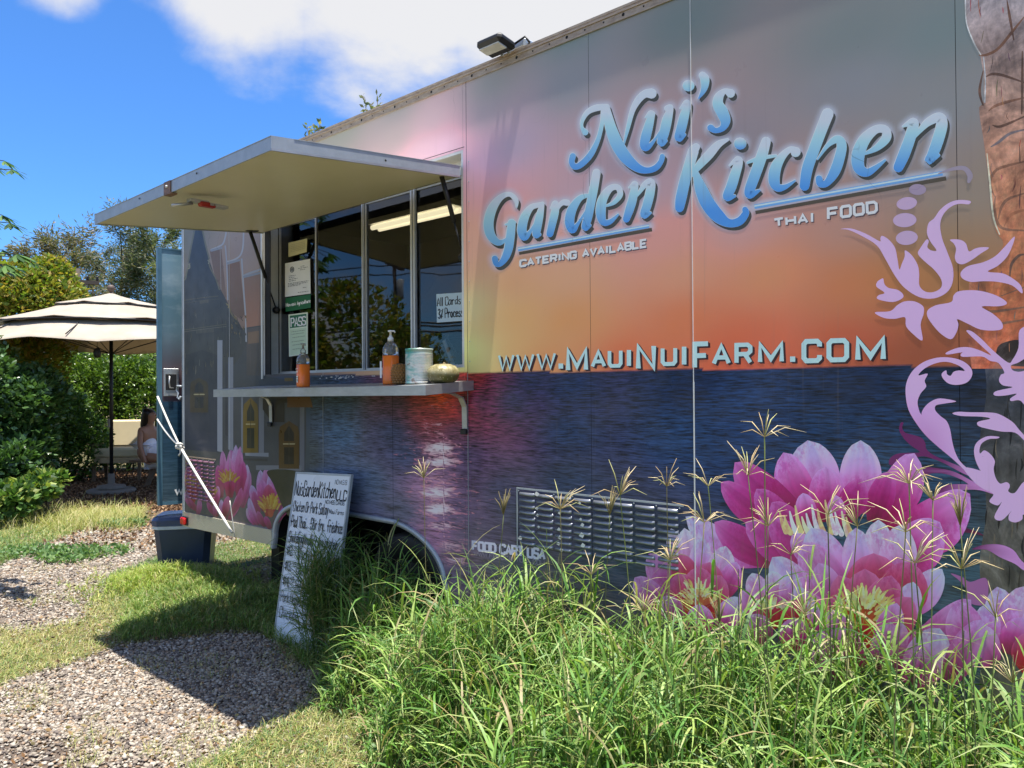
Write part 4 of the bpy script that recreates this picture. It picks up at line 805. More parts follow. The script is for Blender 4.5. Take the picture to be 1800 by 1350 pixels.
for pas in (0, 1):
    for ch, x0, x1, y0, y1, w in URL:
        sl_ = -.030*(x1-x0)/2; q = X(*U_, [(x0, y0-sl_), (x1, y0+sl_), (x1, y1+sl_), (x0, y1-sl_)])
        if ch == '.': q = X(*U_, [(x0, y0-4), (x1, y0-4), (x1, y1+4), (x0, y1+4)])
        if pas == 0:
            for o_ in ((2, 1.6), (4, 3)): 
                if ch == '.': LT.fill([(a+o_[0], b+o_[1]) for a, b in q], (52, 22, 22), False)
                else: glyph(LT, ch, q, w*1.3/2.432, (52, 22, 22), off=o_)
        else:
            if ch == '.': LT.fill(q, (178, 220, 236), False)
            else: glyph(LT, ch, q, w*1.3/2.432, (178, 220, 236))
LT.build('lettering')
LT = Decal(.0003, (1.34, 1.36, 1.5))
textline(LT, 'FOOD CART USA', [(831, 952), (957, 966), (957, 983), (831, 966)], 2.1, (190, 186, 196)); textline(LT, 'WWW.FOODCARTUSA.COM', [(833, 970), (957, 986), (957, 994), (833, 976)], .55, (130, 120, 134))
LT.build('lettering')
# ---- body shell, interior, frames
def part(mb, name, mat, parent=None): return mb.build(name, mat, parent if parent is not None else trailer)
DEPTH = 2.35
m = MB(); zt0 = ztop(3); 
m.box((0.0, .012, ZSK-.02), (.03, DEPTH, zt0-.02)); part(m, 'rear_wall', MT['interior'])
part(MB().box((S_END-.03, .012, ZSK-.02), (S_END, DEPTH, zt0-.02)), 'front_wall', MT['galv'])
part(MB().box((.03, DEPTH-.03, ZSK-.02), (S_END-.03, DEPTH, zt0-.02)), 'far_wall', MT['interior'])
V = []; 
for s in (0, S_END):
    for (y, z) in ((-.004, ztop(s)+.004), (DEPTH, ztop(s)+.004), (DEPTH, ztop(s)+.03), (-.004, ztop(s)+.03)): V.append((s, y, z))
part(MB().add(V, [(0, 1, 2, 3), (7, 6, 5, 4), (0, 4, 5, 1), (1, 5, 6, 2), (2, 6, 7, 3), (3, 7, 4, 0)]), 'roof', MT['galv'])
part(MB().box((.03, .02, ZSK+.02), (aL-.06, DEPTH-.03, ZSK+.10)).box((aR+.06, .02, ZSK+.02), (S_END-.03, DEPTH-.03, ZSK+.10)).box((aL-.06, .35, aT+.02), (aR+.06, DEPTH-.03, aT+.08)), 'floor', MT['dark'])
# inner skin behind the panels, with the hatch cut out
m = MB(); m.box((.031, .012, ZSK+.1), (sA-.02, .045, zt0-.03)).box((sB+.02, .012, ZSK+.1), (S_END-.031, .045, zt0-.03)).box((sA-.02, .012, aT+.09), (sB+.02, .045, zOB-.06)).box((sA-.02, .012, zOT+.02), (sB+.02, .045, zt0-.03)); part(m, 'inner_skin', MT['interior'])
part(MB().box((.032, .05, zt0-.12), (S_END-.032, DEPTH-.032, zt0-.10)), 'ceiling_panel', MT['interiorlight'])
# interior: cooker hood, shelves, back counter
part(MB().prism([(1.3, 2.05), (2.2, 2.05), (2.2, 2.55), (1.7, 2.55)], 0, 1.2, 3.8), 'extractor_hood', MT['darkmetal'])
part(MB().box((.8, 1.75, .9), (4.2, 2.25, 1.45)), 'back_counter', MT['darkmetal'])
part(MB().box((.8, 2.05, 1.75), (2.2, 2.25, 1.78)).box((.8, 2.05, 2.05), (1.15, 2.25, 2.08)), 'inner_shelf', MT['darkmetal'])
m = MB()
for i in range(7):
    x = .95+i*.18; m.lathe([(.04, 1.78), (.042, 1.9), (.03, 1.93)], (x, 2.13, 0), 10)
part(m, 'storage_jars', MT['galv'], )
# fluorescent fitting inside
a = hit(655, 408, 1, .85); b = hit(787, 370, 1, .85)
fx = empty('strip_light', parent=trailer)
zc = (a[2]+b[2])/2
MT['tube'] = material('lit_fluorescent_tube', lambda k: (lambda n: n)(k.princ((.9, .85, .7), .4, 0, .5, None, Emission_Color=(1, .86, .56, 1), Emission_Strength=.75)))
MB().box((a[0], .80, zc+.035), (b[0]+.1, .93, zc+.075)).build('housing', MT['white'], fx)
MB().tube([(a[0]+.02, .83, zc+.012), (b[0]+.08, .83, zc+.012)], .019, 10).build('tube', MT['tube'], fx); MB().tube([(a[0]+.02, .90, zc+.012), (b[0]+.08, .90, zc+.012)], .019, 10).build('tube', MT['tube'], fx)
# corner post, skirt of tread plate, wheel-arch trim
V = []; m = MB()
m.box((-.012, -.006, ZS), (.022, .03, ztop(0)+.004), None, .004); part(m, 'corner_trim', MT['galv'])
def f_tread(k):
    o = k.obj(); v = k.mapv(o, (55, 1, 55), (0, 0, 0), (0, math.radians(45), 0))
    w1 = k.nd('ShaderNodeTexChecker'); w1.inputs['Scale'].default_value = 1.0; k.L.new(v, w1.inputs['Vector']); w1.inputs[1].default_value = (1, 1, 1, 1); w1.inputs[2].default_value = (0, 0, 0, 1)
    a1 = k.voro(1.0, k.mapv(o, (42, 1, 130), (0, 0, 0), (0, math.radians(38), 0)), rnd=.1); a2 = k.voro(1.0, k.mapv(o, (42, 1, 130), (0, 0, 0), (0, math.radians(-38), 0)), rnd=.1)
    ck = w1.outputs['Fac']; h = k.mth('ADD', k.mth('MULTIPLY', k.rng_(a1, .25, .42, 1, 0), ck), k.mth('MULTIPLY', k.rng_(a2, .25, .42, 1, 0), k.mth('SUBTRACT', 1, ck)))
    base = k.mix(k.noise(5, 5, .7, o), (.50, .46, .34), (.64, .60, .48)); base = k.mix(k.mth('MULTIPLY', k.mth('SUBTRACT', 1, h), .22), base, (.28, .24, .16))
    return k.princ(base, .42, .35, .5, k.bump(h, .55, .003))
MT['tread'] = material('tread_plate', f_tread)
def skirt(s0, s1, ztl, ztr, zbl, zbr):
    V = []
    for s, zb, zt in ((s0, zbl, ztl), (s1, zbr, ztr)):
        for y in (-.010, .012):
            V += [(s, y, zb), (s, y, zt)]
    return MB().add(V, [(0, 1, 5, 4), (2, 6, 7, 3), (0, 4, 6, 2), (1, 3, 7, 5), (0, 2, 3, 1), (4, 5, 7, 6)])
zr1, zr2 = W1(476, 931)[2], W1(476, 957)[2]
part(skirt(.023, aL-.004, ZSK+.002, zr1, ZS, zr2), 'tread_plate_skirt', MT['tread']); part(skirt(aR+.01, S_END, BOTR+.002, BOTR+.002, BOTR-.09, BOTR-.09), 'tread_plate_skirt', MT['tread'])
pts = [(s, -.008, z) for s, z in ARCH[1:-1]]; pts = [(ARCH[0][0], -.008, zr2-.02)] + pts + [(aR, -.008, BOTR-.08)]
c_ = catmull([(p[0], p[2], 0) for p in pts], 4); m = MB()
Vv = []; Ff = []; T = np.gradient(c_[:, :2], axis=0); T /= np.linalg.norm(T, axis=1, keepdims=True)+1e-9; Nn = np.stack([-T[:, 1], T[:, 0]], -1)
for (s, z, _), n in zip(c_, Nn):
    for (o_, y) in ((-.012, .02), (-.012, -.014), (.014, -.014), (.014, .004)): Vv.append((s+n[0]*o_, y, z+n[1]*o_))
for i in range(len(c_)-1):
    for j in range(3): Ff.append((i*4+j, i*4+j+1, i*4+j+5, i*4+j+4))
m.add(Vv, Ff, None, True); part(m, 'wheel_arch_trim', MT['galv'])
m = MB(); n = len(c_)   # inner arch lining
Vv = []; Ff = []
for (s, z, _) in c_: Vv += [(s, .0, z), (s, .34, z)]
for i in range(n-1): Ff.append((2*i, 2*i+1, 2*i+3, 2*i+2))
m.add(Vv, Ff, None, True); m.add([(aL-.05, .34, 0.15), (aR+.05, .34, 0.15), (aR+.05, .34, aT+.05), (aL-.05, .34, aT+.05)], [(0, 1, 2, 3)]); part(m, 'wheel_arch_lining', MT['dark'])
for cx in (aL+.42, aR-.42):
    w = empty('wheel', (cx, .16, .37), parent=trailer)
    MB().lathe([(.20, -.09), (.33, -.105), (.355, -.085), (.36, 0), (.355, .085), (.33, .105), (.20, .09)], (0, 0, 0), 36, ax=1).build('tyre', MT['black'], w)
    MB().lathe([(.0, -.06), (.06, -.075), (.07, -.05), (.17, -.045), (.19, -.085), (.205, -.09), (.205, .08)], (0, 0, 0), 30, ax=1).build('rim', MT['white'], w)
part(MB().box((.1, .25, ZS-.02), (S_END-.1, .33, ZSK+.02)).box((.1, DEPTH-.35, ZS-.02), (S_END-.1, DEPTH-.27, ZSK+.02)).box((aL+.38, .2, .33), (aL+.46, DEPTH-.2, .41)).box((aR-.46, .2, .33), (aR-.38, DEPTH-.2, .41)), 'chassis', MT['darkmetal'])
for t_ in (.55, 1.15): part(MB().box((t_-.06, .5, 0), (t_+.06, .62, .42)), 'support_jack', MT['darkmetal'])
# tail lamp
q = W1(329, 915); MT['redlens'] = material('red_lamp_lens', lambda k: k.princ((.62, .012, .015), .12, 0, .6, k.bump(k.voro(160, k.obj()), .3, .002)))
tlm = empty('marker_lamp', parent=trailer); MB().box((q[0]-.045, -.02, q[2]-.035), (q[0]+.045, -.010, q[2]+.035), None, .004).build('base', MT['black'], tlm); MB().box((q[0]-.04, -.045, q[2]-.03), (q[0]+.04, -.0205, q[2]+.03), None, .012).build('lens', MT['redlens'], tlm)
# seams: dark backing, bright joint strip at one seam
part(MB().box((s1217-.001, -.0035, ZSK), (s1217+.0035, .002, zhor(s1217)-.05)).box((s1217-.0005, -.0035, zhor(s1217)-.05), (s1217+.0018, .002, ztop(s1217))), 'joint_strip', MT['white'])
part(MB().box((s822-.0012, -.0025, ZSK), (s822+.001, .001, zhor(s822))), 'joint_strip', MT['galv']); part(MB().box((s404-.0012, -.0025, ZSK+.3), (s404+.001, .001, ztop(s404))), 'joint_strip', MT['galv']); part(MB().box((s568-.0012, -.0025, aT+.05), (s568+.001, .001, zOB-.1)), 'joint_strip', MT['galv'])
part(MB().box((.03, .004, ZSK), (aL-.03, .010, ztop(3))).box((aR+.03, .004, BOTR), (S_END, .010, zOB-.02)).box((sB+.01, .004, zOB-.02), (S_END, .010, ztop(3)-.02)).box((aL-.03, .004, aT+.03), (aR+.03, .010, zOB-.02)), 'panel_backing', MT['dark'])
# roof rail
m = MB()
def railbox(y0, y1, dz0, dz1):
    V = []
    for s in (-.01, S_END):
        for y in (y0, y1):
            for dz in (dz0, dz1): V.append((s, y, ztop(s)+dz))
    m.add(V, [(0, 1, 5, 4), (2, 6, 7, 3), (0, 4, 6, 2), (1, 3, 7, 5), (0, 2, 3, 1), (4, 5, 7, 6)])
railbox(-.005, .01, -.002, .046); railbox(-.0075, -.0055, -.004, .006); railbox(-.010, -.0055, .030, .036); railbox(-.007, .012, .0465, .058); part(m, 'roof_rail', MT['rail'])
m = MB(); s = .2; k_ = 0
while s < S_END-.1:
    r = .0045 if k_ % 3 else .008; m.lathe([(r, -.0055), (r*.7, -.0066), (.0, -.0068)], (s, 0, ztop(s)+.017), 8, ax=1); s += .105; k_ += 1
part(m, 'rivet', MT['dark'], ).__setitem__('kind', 'stuff')
# rust stain hanging below the lamp is left to the wrap's own weathering
# floodlight on the rail
q0, q1 = W1(868, 100), W1(915, 84); fl = empty('floodlight', parent=trailer); sc_ = (q0[0]+q1[0])/2; zc = ztop(sc_)+.06
MtF = Matrix.Translation((sc_+.0, -.075, zc+.012)) @ Matrix.Rotation(math.radians(-8), 4, 'X')
MB().box((-.085, -.07, -.022), (.085, .06, .026), None, .018, MtF).build('housing', MT['black'], fl); MB().box((-.065, -.055, -.028), (.065, .005, -.0222), None, 0, MtF).build('lens', simple('frosted_lens', (.55, .55, .52), .3), fl)
MB().box((sc_-.03, -.015, zc-.01), (sc_-.015, .02, zc+.03)).box((sc_+.03, -.015, zc-.01), (sc_+.015, .02, zc+.03)).box((sc_+.04, .0, zc+.0), (sc_+.12, .08, zc+.05), None, .01).build('bracket', MT['galv'], fl)
MB().tube([(sc_+.07, -.02, zc+.02), (sc_+.13, -.01, zc+.04), (sc_+.15, .0, zc+.01), (sc_+.12, .03, zc+.02)], .006, 6).build('cable', MT['black'], fl)

# ---- serving hatch opening: jamb, header, sill and sliding windows
MT['frame'] = material('pale_window_frame', lambda k: k.princ(k.mix(k.noise(14, 6, .7, k.obj()), (.55, .545, .52), (.78, .77, .74)), .4, .3, .5))
part(MB().box((sA-.002, .0, zOB-.06), (sA+.014, REC-.002, zOT)), 'jamb', MT['frame']); part(MB().box((sA-.022, -.008, zOB-.03), (sA-.0015, -.001, zOT+.0)), 'jamb_trim', MT['frame'])
part(MB().box((sB-.016, .001, zOB-.06), (sB+.002, REC-.002, zOT)), 'jamb', MT['frame'])
part(MB().box((sA+.0145, .002, zOT-.014), (sB-.0165, REC+.03, zOT+.012)), 'header', MT['frame'])
part(MB().box((sA+.0145, .003, zOB-.052), (sB-.0165, REC+.03, zOB-.03)), 'sill', MT['darkmetal'])
zW0 = hit(600, 652, 1, REC)[2]; zW1 = (hit(811, 309, 1, REC)[2]+hit(490, 398, 1, REC)[2])/2
zW1 = min(zW1, zOT-.02); F0 = REC
part(MB().box((sA+.0145, F0-.012, zOB-.0295), (sB-.0165, F0+.03, zW0), None), 'window_track', MT['frame'])
part(MB().box((sA+.0145, F0-.012, zW1), (sB-.0165, F0+.03, zOT-.0145)), 'window_track', MT['frame'])
xs = [hit(x, 520, 1, REC)[0] for x in (488, 557, 641, 728, 815)]; xs[0] = sA+.0146; xs[-1] = sB-.0166
def f_glass(k):
    g = k.nd('ShaderNodeBsdfGlossy'); g.inputs['Roughness'].default_value = .015; t = k.nd('ShaderNodeBsdfTransparent'); t.inputs[0].default_value = (.62, .64, .63, 1)
    k.L.new(k.bump(k.noise(1.4, 2, .5, k.obj()), .05, .05), g.inputs['Normal'])
    fr = k.nd('ShaderNodeFresnel'); fr.inputs[0].default_value = 1.5; m = k.nd('ShaderNodeMixShader'); k.L.new(k.mth('ADD', k.mth('MULTIPLY', fr.outputs[0], 1.6), .0), m.inputs[0]); k.L.new(t.outputs[0], m.inputs[1]); k.L.new(g.outputs[0], m.inputs[2])
    d = k.nd('ShaderNodeBsdfDiffuse'); d.inputs[0].default_value = (.4, .4, .38, 1); m2 = k.nd('ShaderNodeMixShader'); k.L.new(k.mth('MULTIPLY', k.rng_(k.noise(3, 5, .65, k.obj()), .45, .75), .05), m2.inputs[0]); k.L.new(m.outputs[0], m2.inputs[1]); k.L.new(d.outputs[0], m2.inputs[2]); return m2.outputs[0]
MT['glass'] = material('window_glass', f_glass)
def f_screen(k):
    g = k.nd('ShaderNodeBsdfGlossy'); g.inputs['Roughness'].default_value = .02; d = k.nd('ShaderNodeBsdfTransparent'); d.inputs[0].default_value = (.3, .24, .2, 1); fr = k.nd('ShaderNodeFresnel'); fr.inputs[0].default_value = 1.5
    m = k.nd('ShaderNodeMixShader'); k.L.new(k.mth('MULTIPLY', fr.outputs[0], 1.3), m.inputs[0]); k.L.new(d.outputs[0], m.inputs[1]); k.L.new(g.outputs[0], m.inputs[2]); return m.outputs[0]
MT['tinted'] = material('tinted_glass', f_screen)
for i in range(4):
    s0, s1 = xs[i], xs[i+1]; dy = (0, -.018, 0, .0)[i]; w = empty('window', parent=trailer); fw = .011; y0 = F0+dy+.004; y1 = y0+.016
    lean = .010 if i == 1 else 0
    m = MB()
    for (a, b) in ((s0+.002, s0+fw), (s1-fw, s1-.002)): m.box((a, y0, zW0+.0005), (b, y1, zW1-.0005))
    m.box((s0+fw+.0002, y0, zW0+.0005), (s1-fw-.0002, y1, zW0+fw)).box((s0+fw+.0002, y0, zW1-fw), (s1-fw-.0002, y1, zW1-.0005)); m.build('frame', MT['frame'], w)
    MB().add([(s0+fw, y0+.008, zW0+fw), (s1-fw, y0+.008, zW0+fw), (s1-fw, y0+.008, zW1-fw), (s0+fw, y0+.008, zW1-fw)], [(0, 1, 2, 3)]).build('pane', MT['tinted'] if i == 1 else MT['glass'], w)
m = MB(); m.box((xs[3]-.018, F0-.013, zW0), (xs[3]-.003, F0+.002, zW1)); m.box((xs[3]+.004, F0-.010, zW0), (xs[3]+.018, F0+.002, zW1)); part(m, 'mullion', MT['frame'])
# ---- hatch lid
hn = hit(808, 297, 0, sB-.02); on_t = hit(475, 240, 0, sB-.02); dn = -on_t[1]; hz = zOT-.03
of_ = hit(166, 378, 1, -dn); sF = of_[0]; zF = of_[2]; zN = on_t[2]; print('lid', hn, on_t, of_)
lid = empty('hatch_lid', parent=trailer); sN = sB-.012; hzN = hn[2]+.012; hzF = hzN+(zF-zN)*.9
TH = .058
def lidpt(s, d, up):  # d 0..1 outwards
    zh = hzF+(hzN-hzF)*(s-sF)/(sN-sF); ze = zF+(zN-zF)*(s-sF)/(sN-sF); return (s, -.012-(dn-.012)*d, zh+(ze-zh)*d+up)
def slab(s0, s1, d0, d1, u0_, u1_): return MB().add([lidpt(a, b, c) for c in (u0_, u1_) for b in (d0, d1) for a in (s0, s1)], [(0, 1, 3, 2), (4, 6, 7, 5), (0, 4, 5, 1), (2, 3, 7, 6), (0, 2, 6, 4), (1, 5, 7, 3)])
slab(sF+.006, sN-.006, .006, .994, -TH+.006, -.003).build('panel', MT['lidunder'], lid)
for nm, args in (('edge_trim', (sF, sN, .994, 1.0, -TH, .0)), ('edge_trim', (sF, sF+.006, .0, .9935, -TH, .0)), ('edge_trim', (sN-.006, sN, .0, .9935, -TH, .0)), ('edge_trim', (sF, sN, .9, 1.002, .0002, .003)), ('edge_trim', (sN-.06, sN+.002, .0, .9, .0002, .003))): slab(*args).build(nm, MT['galv'], lid)
slab(sN-.0055, sN+.0025, 0, 1.0, -TH-.003, -TH+.008).build('edge_lip', MT['alu'], lid)
slab(sF+.007, sN-.007, .0, .005, -TH+.006, -.003).build('hinge', MT['darkmetal'], lid)
for x in (246, 347, ): 
    p = hit(x, 249+(475-x)*.437, 1, -dn); MB().lathe([(.006, -dn-.004), (.004, -dn-.0055), (0, -dn-.006)], (p[0], 0, p[2]+.0), 8, ax=1).build('rivet', MT['dark'], lid)
for x in (660,):
    p = lidpt(sN, .45, -.03); MB().lathe([(.006, sN+.003), (.004, sN+.005), (0, sN+.0055)], (0, p[1], p[2]), 8, ax=0).build('rivet', MT['dark'], lid)
q = hit(295, 327, 1, -dn); latch = empty('latch', parent=lid)
MB().box((q[0]-.035, -dn-.006, q[2]-.045), (q[0]+.04, -dn+.03, q[2]-.038)).box((q[0]-.035, -dn-.006, q[2]-.04), (q[0]+.04, -dn-.0045, q[2]+.022)).build('plate', simple('rusty_plate', (.20, .12, .09), .6, .3, .5, .4, 60), latch)
zz = q[2]-.05; MB().tube([(q[0], -dn-.012, q[2]-.005), (q[0]+.01, -dn+.02, q[2]-.0)], .007, 8).build('bolt', MT['white'], latch)
MB().box((q[0]-.005, -dn+.10, zz-.015), (q[0]+.04, -dn+.20, zz+.002)).box((q[0]+.0, -dn+.20, zz-.022), (q[0]+.05, -dn+.30, zz-.008)).tube([(q[0]+.0, -dn+.02, zz-.045), (q[0]+.02, -dn+.12, zz-.02)], .008, 8).build('handle', MT['alu'], latch)
MB().box((q[0]+.008, -dn+.15, zz-.03), (q[0]+.05, -dn+.235, zz-.006), None, .006).build('grip', simple('red_grip', (.35, .02, .015), .4), latch)
# gas struts
def strut(p0, p1):
    st = empty('gas_strut', parent=trailer); p0, p1 = np.array(p0), np.array(p1); md = p0*.42+p1*.58
    MB().tube([p0, md], .0125, 10).build('cylinder', MT['black'], st); MB().tube([md, p1], .005, 8).build('rod', MT['darkmetal'], st)
    MB().lathe([(.0, -.03), (.022, -.02), (.026, 0), (.018, .02), (0, .022)], tuple(p1), 12, ax=0).build('socket', MT['black'], st)
    MB().box((p0[0]-.03, p0[1]-.05, p0[2]+.005), (p0[0]+.035, p0[1]+.05, p0[2]+.03), None, .008).build('bracket', MT['black'], st)
f0 = hit(440, 408, 0, sA+.07); f1 = hit(486, 545, 0, sA+.035); strut(f0, f1)
n0 = hit(775, 305, 0, sB-.07); n1 = hit(815, 452, 0, sB-.05); strut(n0, n1); print('struts', f0, f1, n0, n1)
m = MB(); z = zOB+.03
while z < zOT+.02: m.lathe([(.0035, -.0002), (.0028, -.0016), (0, -.0022)], (sB+.042, 0, z), 8, ax=1); z += .105
part(m, 'rivet', MT['galv']).__setitem__('kind', 'stuff')
m = MB(); m.box((sA-.03, -.0012, zOT+.012), (sB+.01, .001, zOT+.0145)); part(m, 'hatch_seam', MT['dark'])
# ---- serving shelf
cR = hit(748, 677, 0, W1(833, 670)[0]); bR = W1(833, 669); fL = hit(375, 685, 1, cR[1]); print('shelf', cR, bR, fL)
shelf = empty('serving_shelf', parent=trailer); sh = .05
y0, y1 = cR[1], -.002; zfN, zbN, zfF, zbF = cR[2], bR[2], fL[2], fL[2]+(bR[2]-cR[2])
def shz(s, y): 
    u = (s-fL[0])/(bR[0]-fL[0]); v = (y-y0)/(y1-y0); return (zfF*(1-u)+zfN*u)*(1-v)+(zbF*(1-u)+zbN*u)*v
def sslab(s0, s1, ya, yb, ua, ub): return MB().add([(s, y, shz(s, y)+u) for u in (ua, ub) for y in (ya, yb) for s in (s0, s1)], [(0, 2, 3, 1), (4, 5, 7, 6), (0, 1, 5, 4), (2, 6, 7, 3), (0, 4, 6, 2), (1, 3, 7, 5)])
sslab(fL[0], bR[0], y0, y1, -.004, 0).build('top_sheet', MT['alu'], shelf); sslab(fL[0], bR[0], y0, y0+.004, -sh, -.0042).build('front_lip', MT['alu'], shelf)
sslab(bR[0]-.004, bR[0], y0+.0042, y1, -sh, -.0042).build('end_lip', MT['alu'], shelf); sslab(fL[0], fL[0]+.004, y0+.0042, y1, -sh, -.0042).build('end_lip', MT['alu'], shelf); sslab(fL[0]+.01, bR[0]-.01, y0+.01, y1, -sh+.002, -.012).build('underside', MT['darkmetal'], shelf)
for s, nm in ((bR[0]-.06, 0), (hit(455, 700, 1, -.1)[0], 1)):
    z_ = shz(s, -.1)-sh; bk = MB(); P = [(s, y0+.14, z_-.004), (s, -.10, z_-.012), (s, -.04, z_-.035), (s, -.014, z_-.08), (s, -.012, z_-.20)]
    V = []; 
    for p in P: V += [(p[0]-.018, p[1], p[2]), (p[0]+.018, p[1], p[2]), (p[0]+.018, p[1]+.005, p[2]+.005), (p[0]-.018, p[1]+.005, p[2]+.005)]
    bk.add(V, [(4*i+j, 4*i+(j+1) % 4, 4*i+4+(j+1) % 4, 4*i+4+j) for i in range(len(P)-1) for j in range(4)]); b_ = bk.build('bracket', MT['alu'], shelf)
    MB().box((s-.02, -.028, z_-.225), (s+.02, -.008, z_-.195), None, .004).build('bracket_foot', MT['black'], b_)
# dark sill board under the windows with flaking print
part(MB().box((sA+.015, .004, zOB-.115), (sB-.017, .030, zOB-.0525)), 'sill_board', simple('flaking_sill_board', (.03, .028, .045), .4, 0, .5, .4, 20))
dsl = Decal()
fr_ = lambda XY, D: Wv(XY, D)
for k in range(26):
    x = random.gauss(605, 22); y = 663+random.uniform(-3, 3)-(x-600)*.012; dsl.fill([(x-random.uniform(.5, 3), y), (x, y-random.uniform(.3, 1.2)), (x+random.uniform(.5, 3.5), y), (x, y+random.uniform(.3, 1.3))], (190, 190, 190), False)
for q_ in ((500, 515), (520, 545)): dsl.fill([(q_[0], 664), (q_[1], 664), (q_[1], 670), (q_[0], 670)], (96, 78, 40), False)
for o in (dsl.build('paint_fleck'),): o.location = (0, .0, 0); o['kind'] = 'stuff'
# ---- louvred vents
def vent(px0, py0, cols, rows, cw, rh, gapx, slant, decalcol, name='louvred_vent'):
    v = empty(name, parent=trailer); A = W1(px0, py0); 
    me = None; M0 = None
    prof = [(0, .0), (.25, -.012), (.7, -.015), (1.0, -.002)]
    for r in range(rows):
        for c in range(cols):
            s = A[0]+c*(cw+gapx); z = A[2]-r*rh-.0
            if me is None:
                mb = MB(); V = []; nn = 5
                for j, sx in enumerate((0, .06, .5, .94, 1.0)):
                    f = (0, 1, 1, 1, 0)[j]
                    for (t, y) in prof: V.append((sx*cw, y*f-.0006, -t*rh*.62))
                mb.add(V, [(i*4+j, i*4+j+1, i*4+j+5, i*4+j+4) for i in range(4) for j in range(3)], None, True); o = mb.build('louvre_slat', decalcol, v); me = o.data; o.location = (s, 0, z)
            else: o = link_obj('louvre_slat', me, v); o.location = (s, 0, z)
    w = cols*(cw+gapx); h = rows*rh; fr = MB(); 
    for (a, b) in (((-.02, -.004, .012), (w+.012, -.0005, .020)), ((-.02, -.004, -h-.005), (-.013, -.0005, .012)), ): fr.box((A[0]+a[0], a[1], A[2]+a[2]), (A[0]+b[0], b[1], A[2]+b[2]))
    fr.build('vent_frame', MT['rail'] if px0 < 600 else MT['galv'], v)
    rv = MB()
    for c in range(cols+1):
        rv.lathe([(.004, -.002), (.003, -.004), (0, -.0045)], (A[0]+c*(cw+gapx)-gapx/2, 0, A[2]+.004), 8, ax=1)
    rv.build('rivet', MT['alu'], v)
MT['slat1'] = material('wrapped_slat', lambda k: k.princ(k.mix(k.noise(1.0, 5, .6, k.mapv(k.nd('ShaderNodeNewGeometry').outputs['Position'], (6, 6, 80))), (.10, .115, .14), (.42, .43, .48)), .2, .5, .8))
MT['slat2'] = material('wrapped_slat_rear', lambda k: k.princ(k.mix(k.noise(3.5, 4, .6, k.nd('ShaderNodeNewGeometry').outputs['Position']), (.10, .10, .11), (.42, .12, .22)), .2, .1, .8))
vent(914, 864, 8, 9, .098, .030, .014, 0, MT['slat1']); vent(329, 806, 5, 11, .082, .030, .012, 0, MT['slat2'])
fl_ = Decal()
for (x, y) in [(947,868),(985,876),(1022,884),(947,893),(987,901),(1024,912),(948,905),(986,930),(1027,922),(950,926),(988,944),(1026,940),(918,945),(985,955),(1028,958),(990,966)]:
    a = random.uniform(2.5, 5.5); fl_.fill([(x-a, y+a*.2), (x-a*.2, y-a), (x+a*.9, y-a*.2), (x+a*.3, y+a)], (196, 198, 204), False)
fo = fl_.build('peeled_film'); fo['kind'] = 'stuff'; fo.location = (0, -.014, 0)
# ---- notices on the glass
def fr_at(dep): return lambda XY, D: (lambda P: P)(WvD(XY, dep))
def WvD(xy, ydep, dd=0.):
    xy = np.asarray(xy, float); d = cf + ((xy[:, 0:1]-900)/FPX)*cr - ((xy[:, 1:2]-675)/FPX)*cu; dl = np.stack([d@XS, d@YN, d[:, 2]], -1)
    dep = np.broadcast_to(np.asarray(ydep, float), (len(xy),)); t = (dep-CAML[1])/dl[:, 1]; return CAML + dl*t[:, None]
MT['paper'] = colmat('printed_paper', .6, 0, .3, .03, 8)
def notice(name, quad, bg, label, cat, draw=None, dep=None):
    dep = REC-.003 if dep is None else dep; D = Decal(); D.n0 = 0; cnt = [0]
    def surf(XY, Dp): cnt[0] += 1; return WvD(XY, dep-.00006*cnt[0])
    D.fill(quad, bg, False, surf=surf)
    if draw: draw(D, surf, quadmap(quad))
    o = D.build(name, MT['paper'], parent=0 or trailer); o.parent = None; o.matrix_world = trailer_M; tag(o, label, cat); return o
trailer_M = Matrix.Translation(Vector(C0)) @ Matrix.Rotation(RZ, 4, 'Z')
def tlines(D, surf, f, rows, hw, c, seed=1):
    rr = random.Random(seed)
    for (v, u0_, u1_) in rows:
        u = u0_
        while u < u1_:
            l = rr.uniform(.03, .10); D.stroke([(*f(u, v), hw), (*f(min(u1_, u+l), v), hw)], c, smooth=False, cap='butt', surf=surf); u += l+rr.uniform(.015, .03)
def nA(D, surf, f):
    tlines(D, surf, f, [(v, .12, .9) for v in (.8, .68, .56, .44, .32)], .45, (150, 150, 130))
notice('receipt', [(507, 427), (540, 419), (539, 443), (507, 452)], (176, 174, 140), 'small yellowed slip taped highest on the left fixed window pane', 'paper slip', nA)
def nB(D, surf, f):
    D.stroke([(*f(.28+.07*math.cos(a), .78+.075*math.sin(a)), .7) for a in np.linspace(0, 6.3, 10)], (60, 66, 80), surf=surf); D.fill([tuple(f(.28+.045*math.cos(a), .78+.05*math.sin(a))) for a in np.linspace(0, 5.6, 7)], (90, 96, 110), surf=surf)
    tlines(D, surf, f, [(.83, .62, .78), (.78, .52, .9), (.73, .6, .8), (.60, .15, .42), (.55, .15, .38), (.50, .15, .5), (.45, .15, .42), (.38, .12, .92), (.34, .12, .88), (.30, .12, .6), (.2, .7, .86), (.08, .5, .92)], .45, (90, 95, 110))
notice('permit', [(501, 463), (545, 455), (546, 516), (501, 522)], (206, 210, 226), 'white printed permit with a round seal taped on the left fixed pane', 'notice', nB)
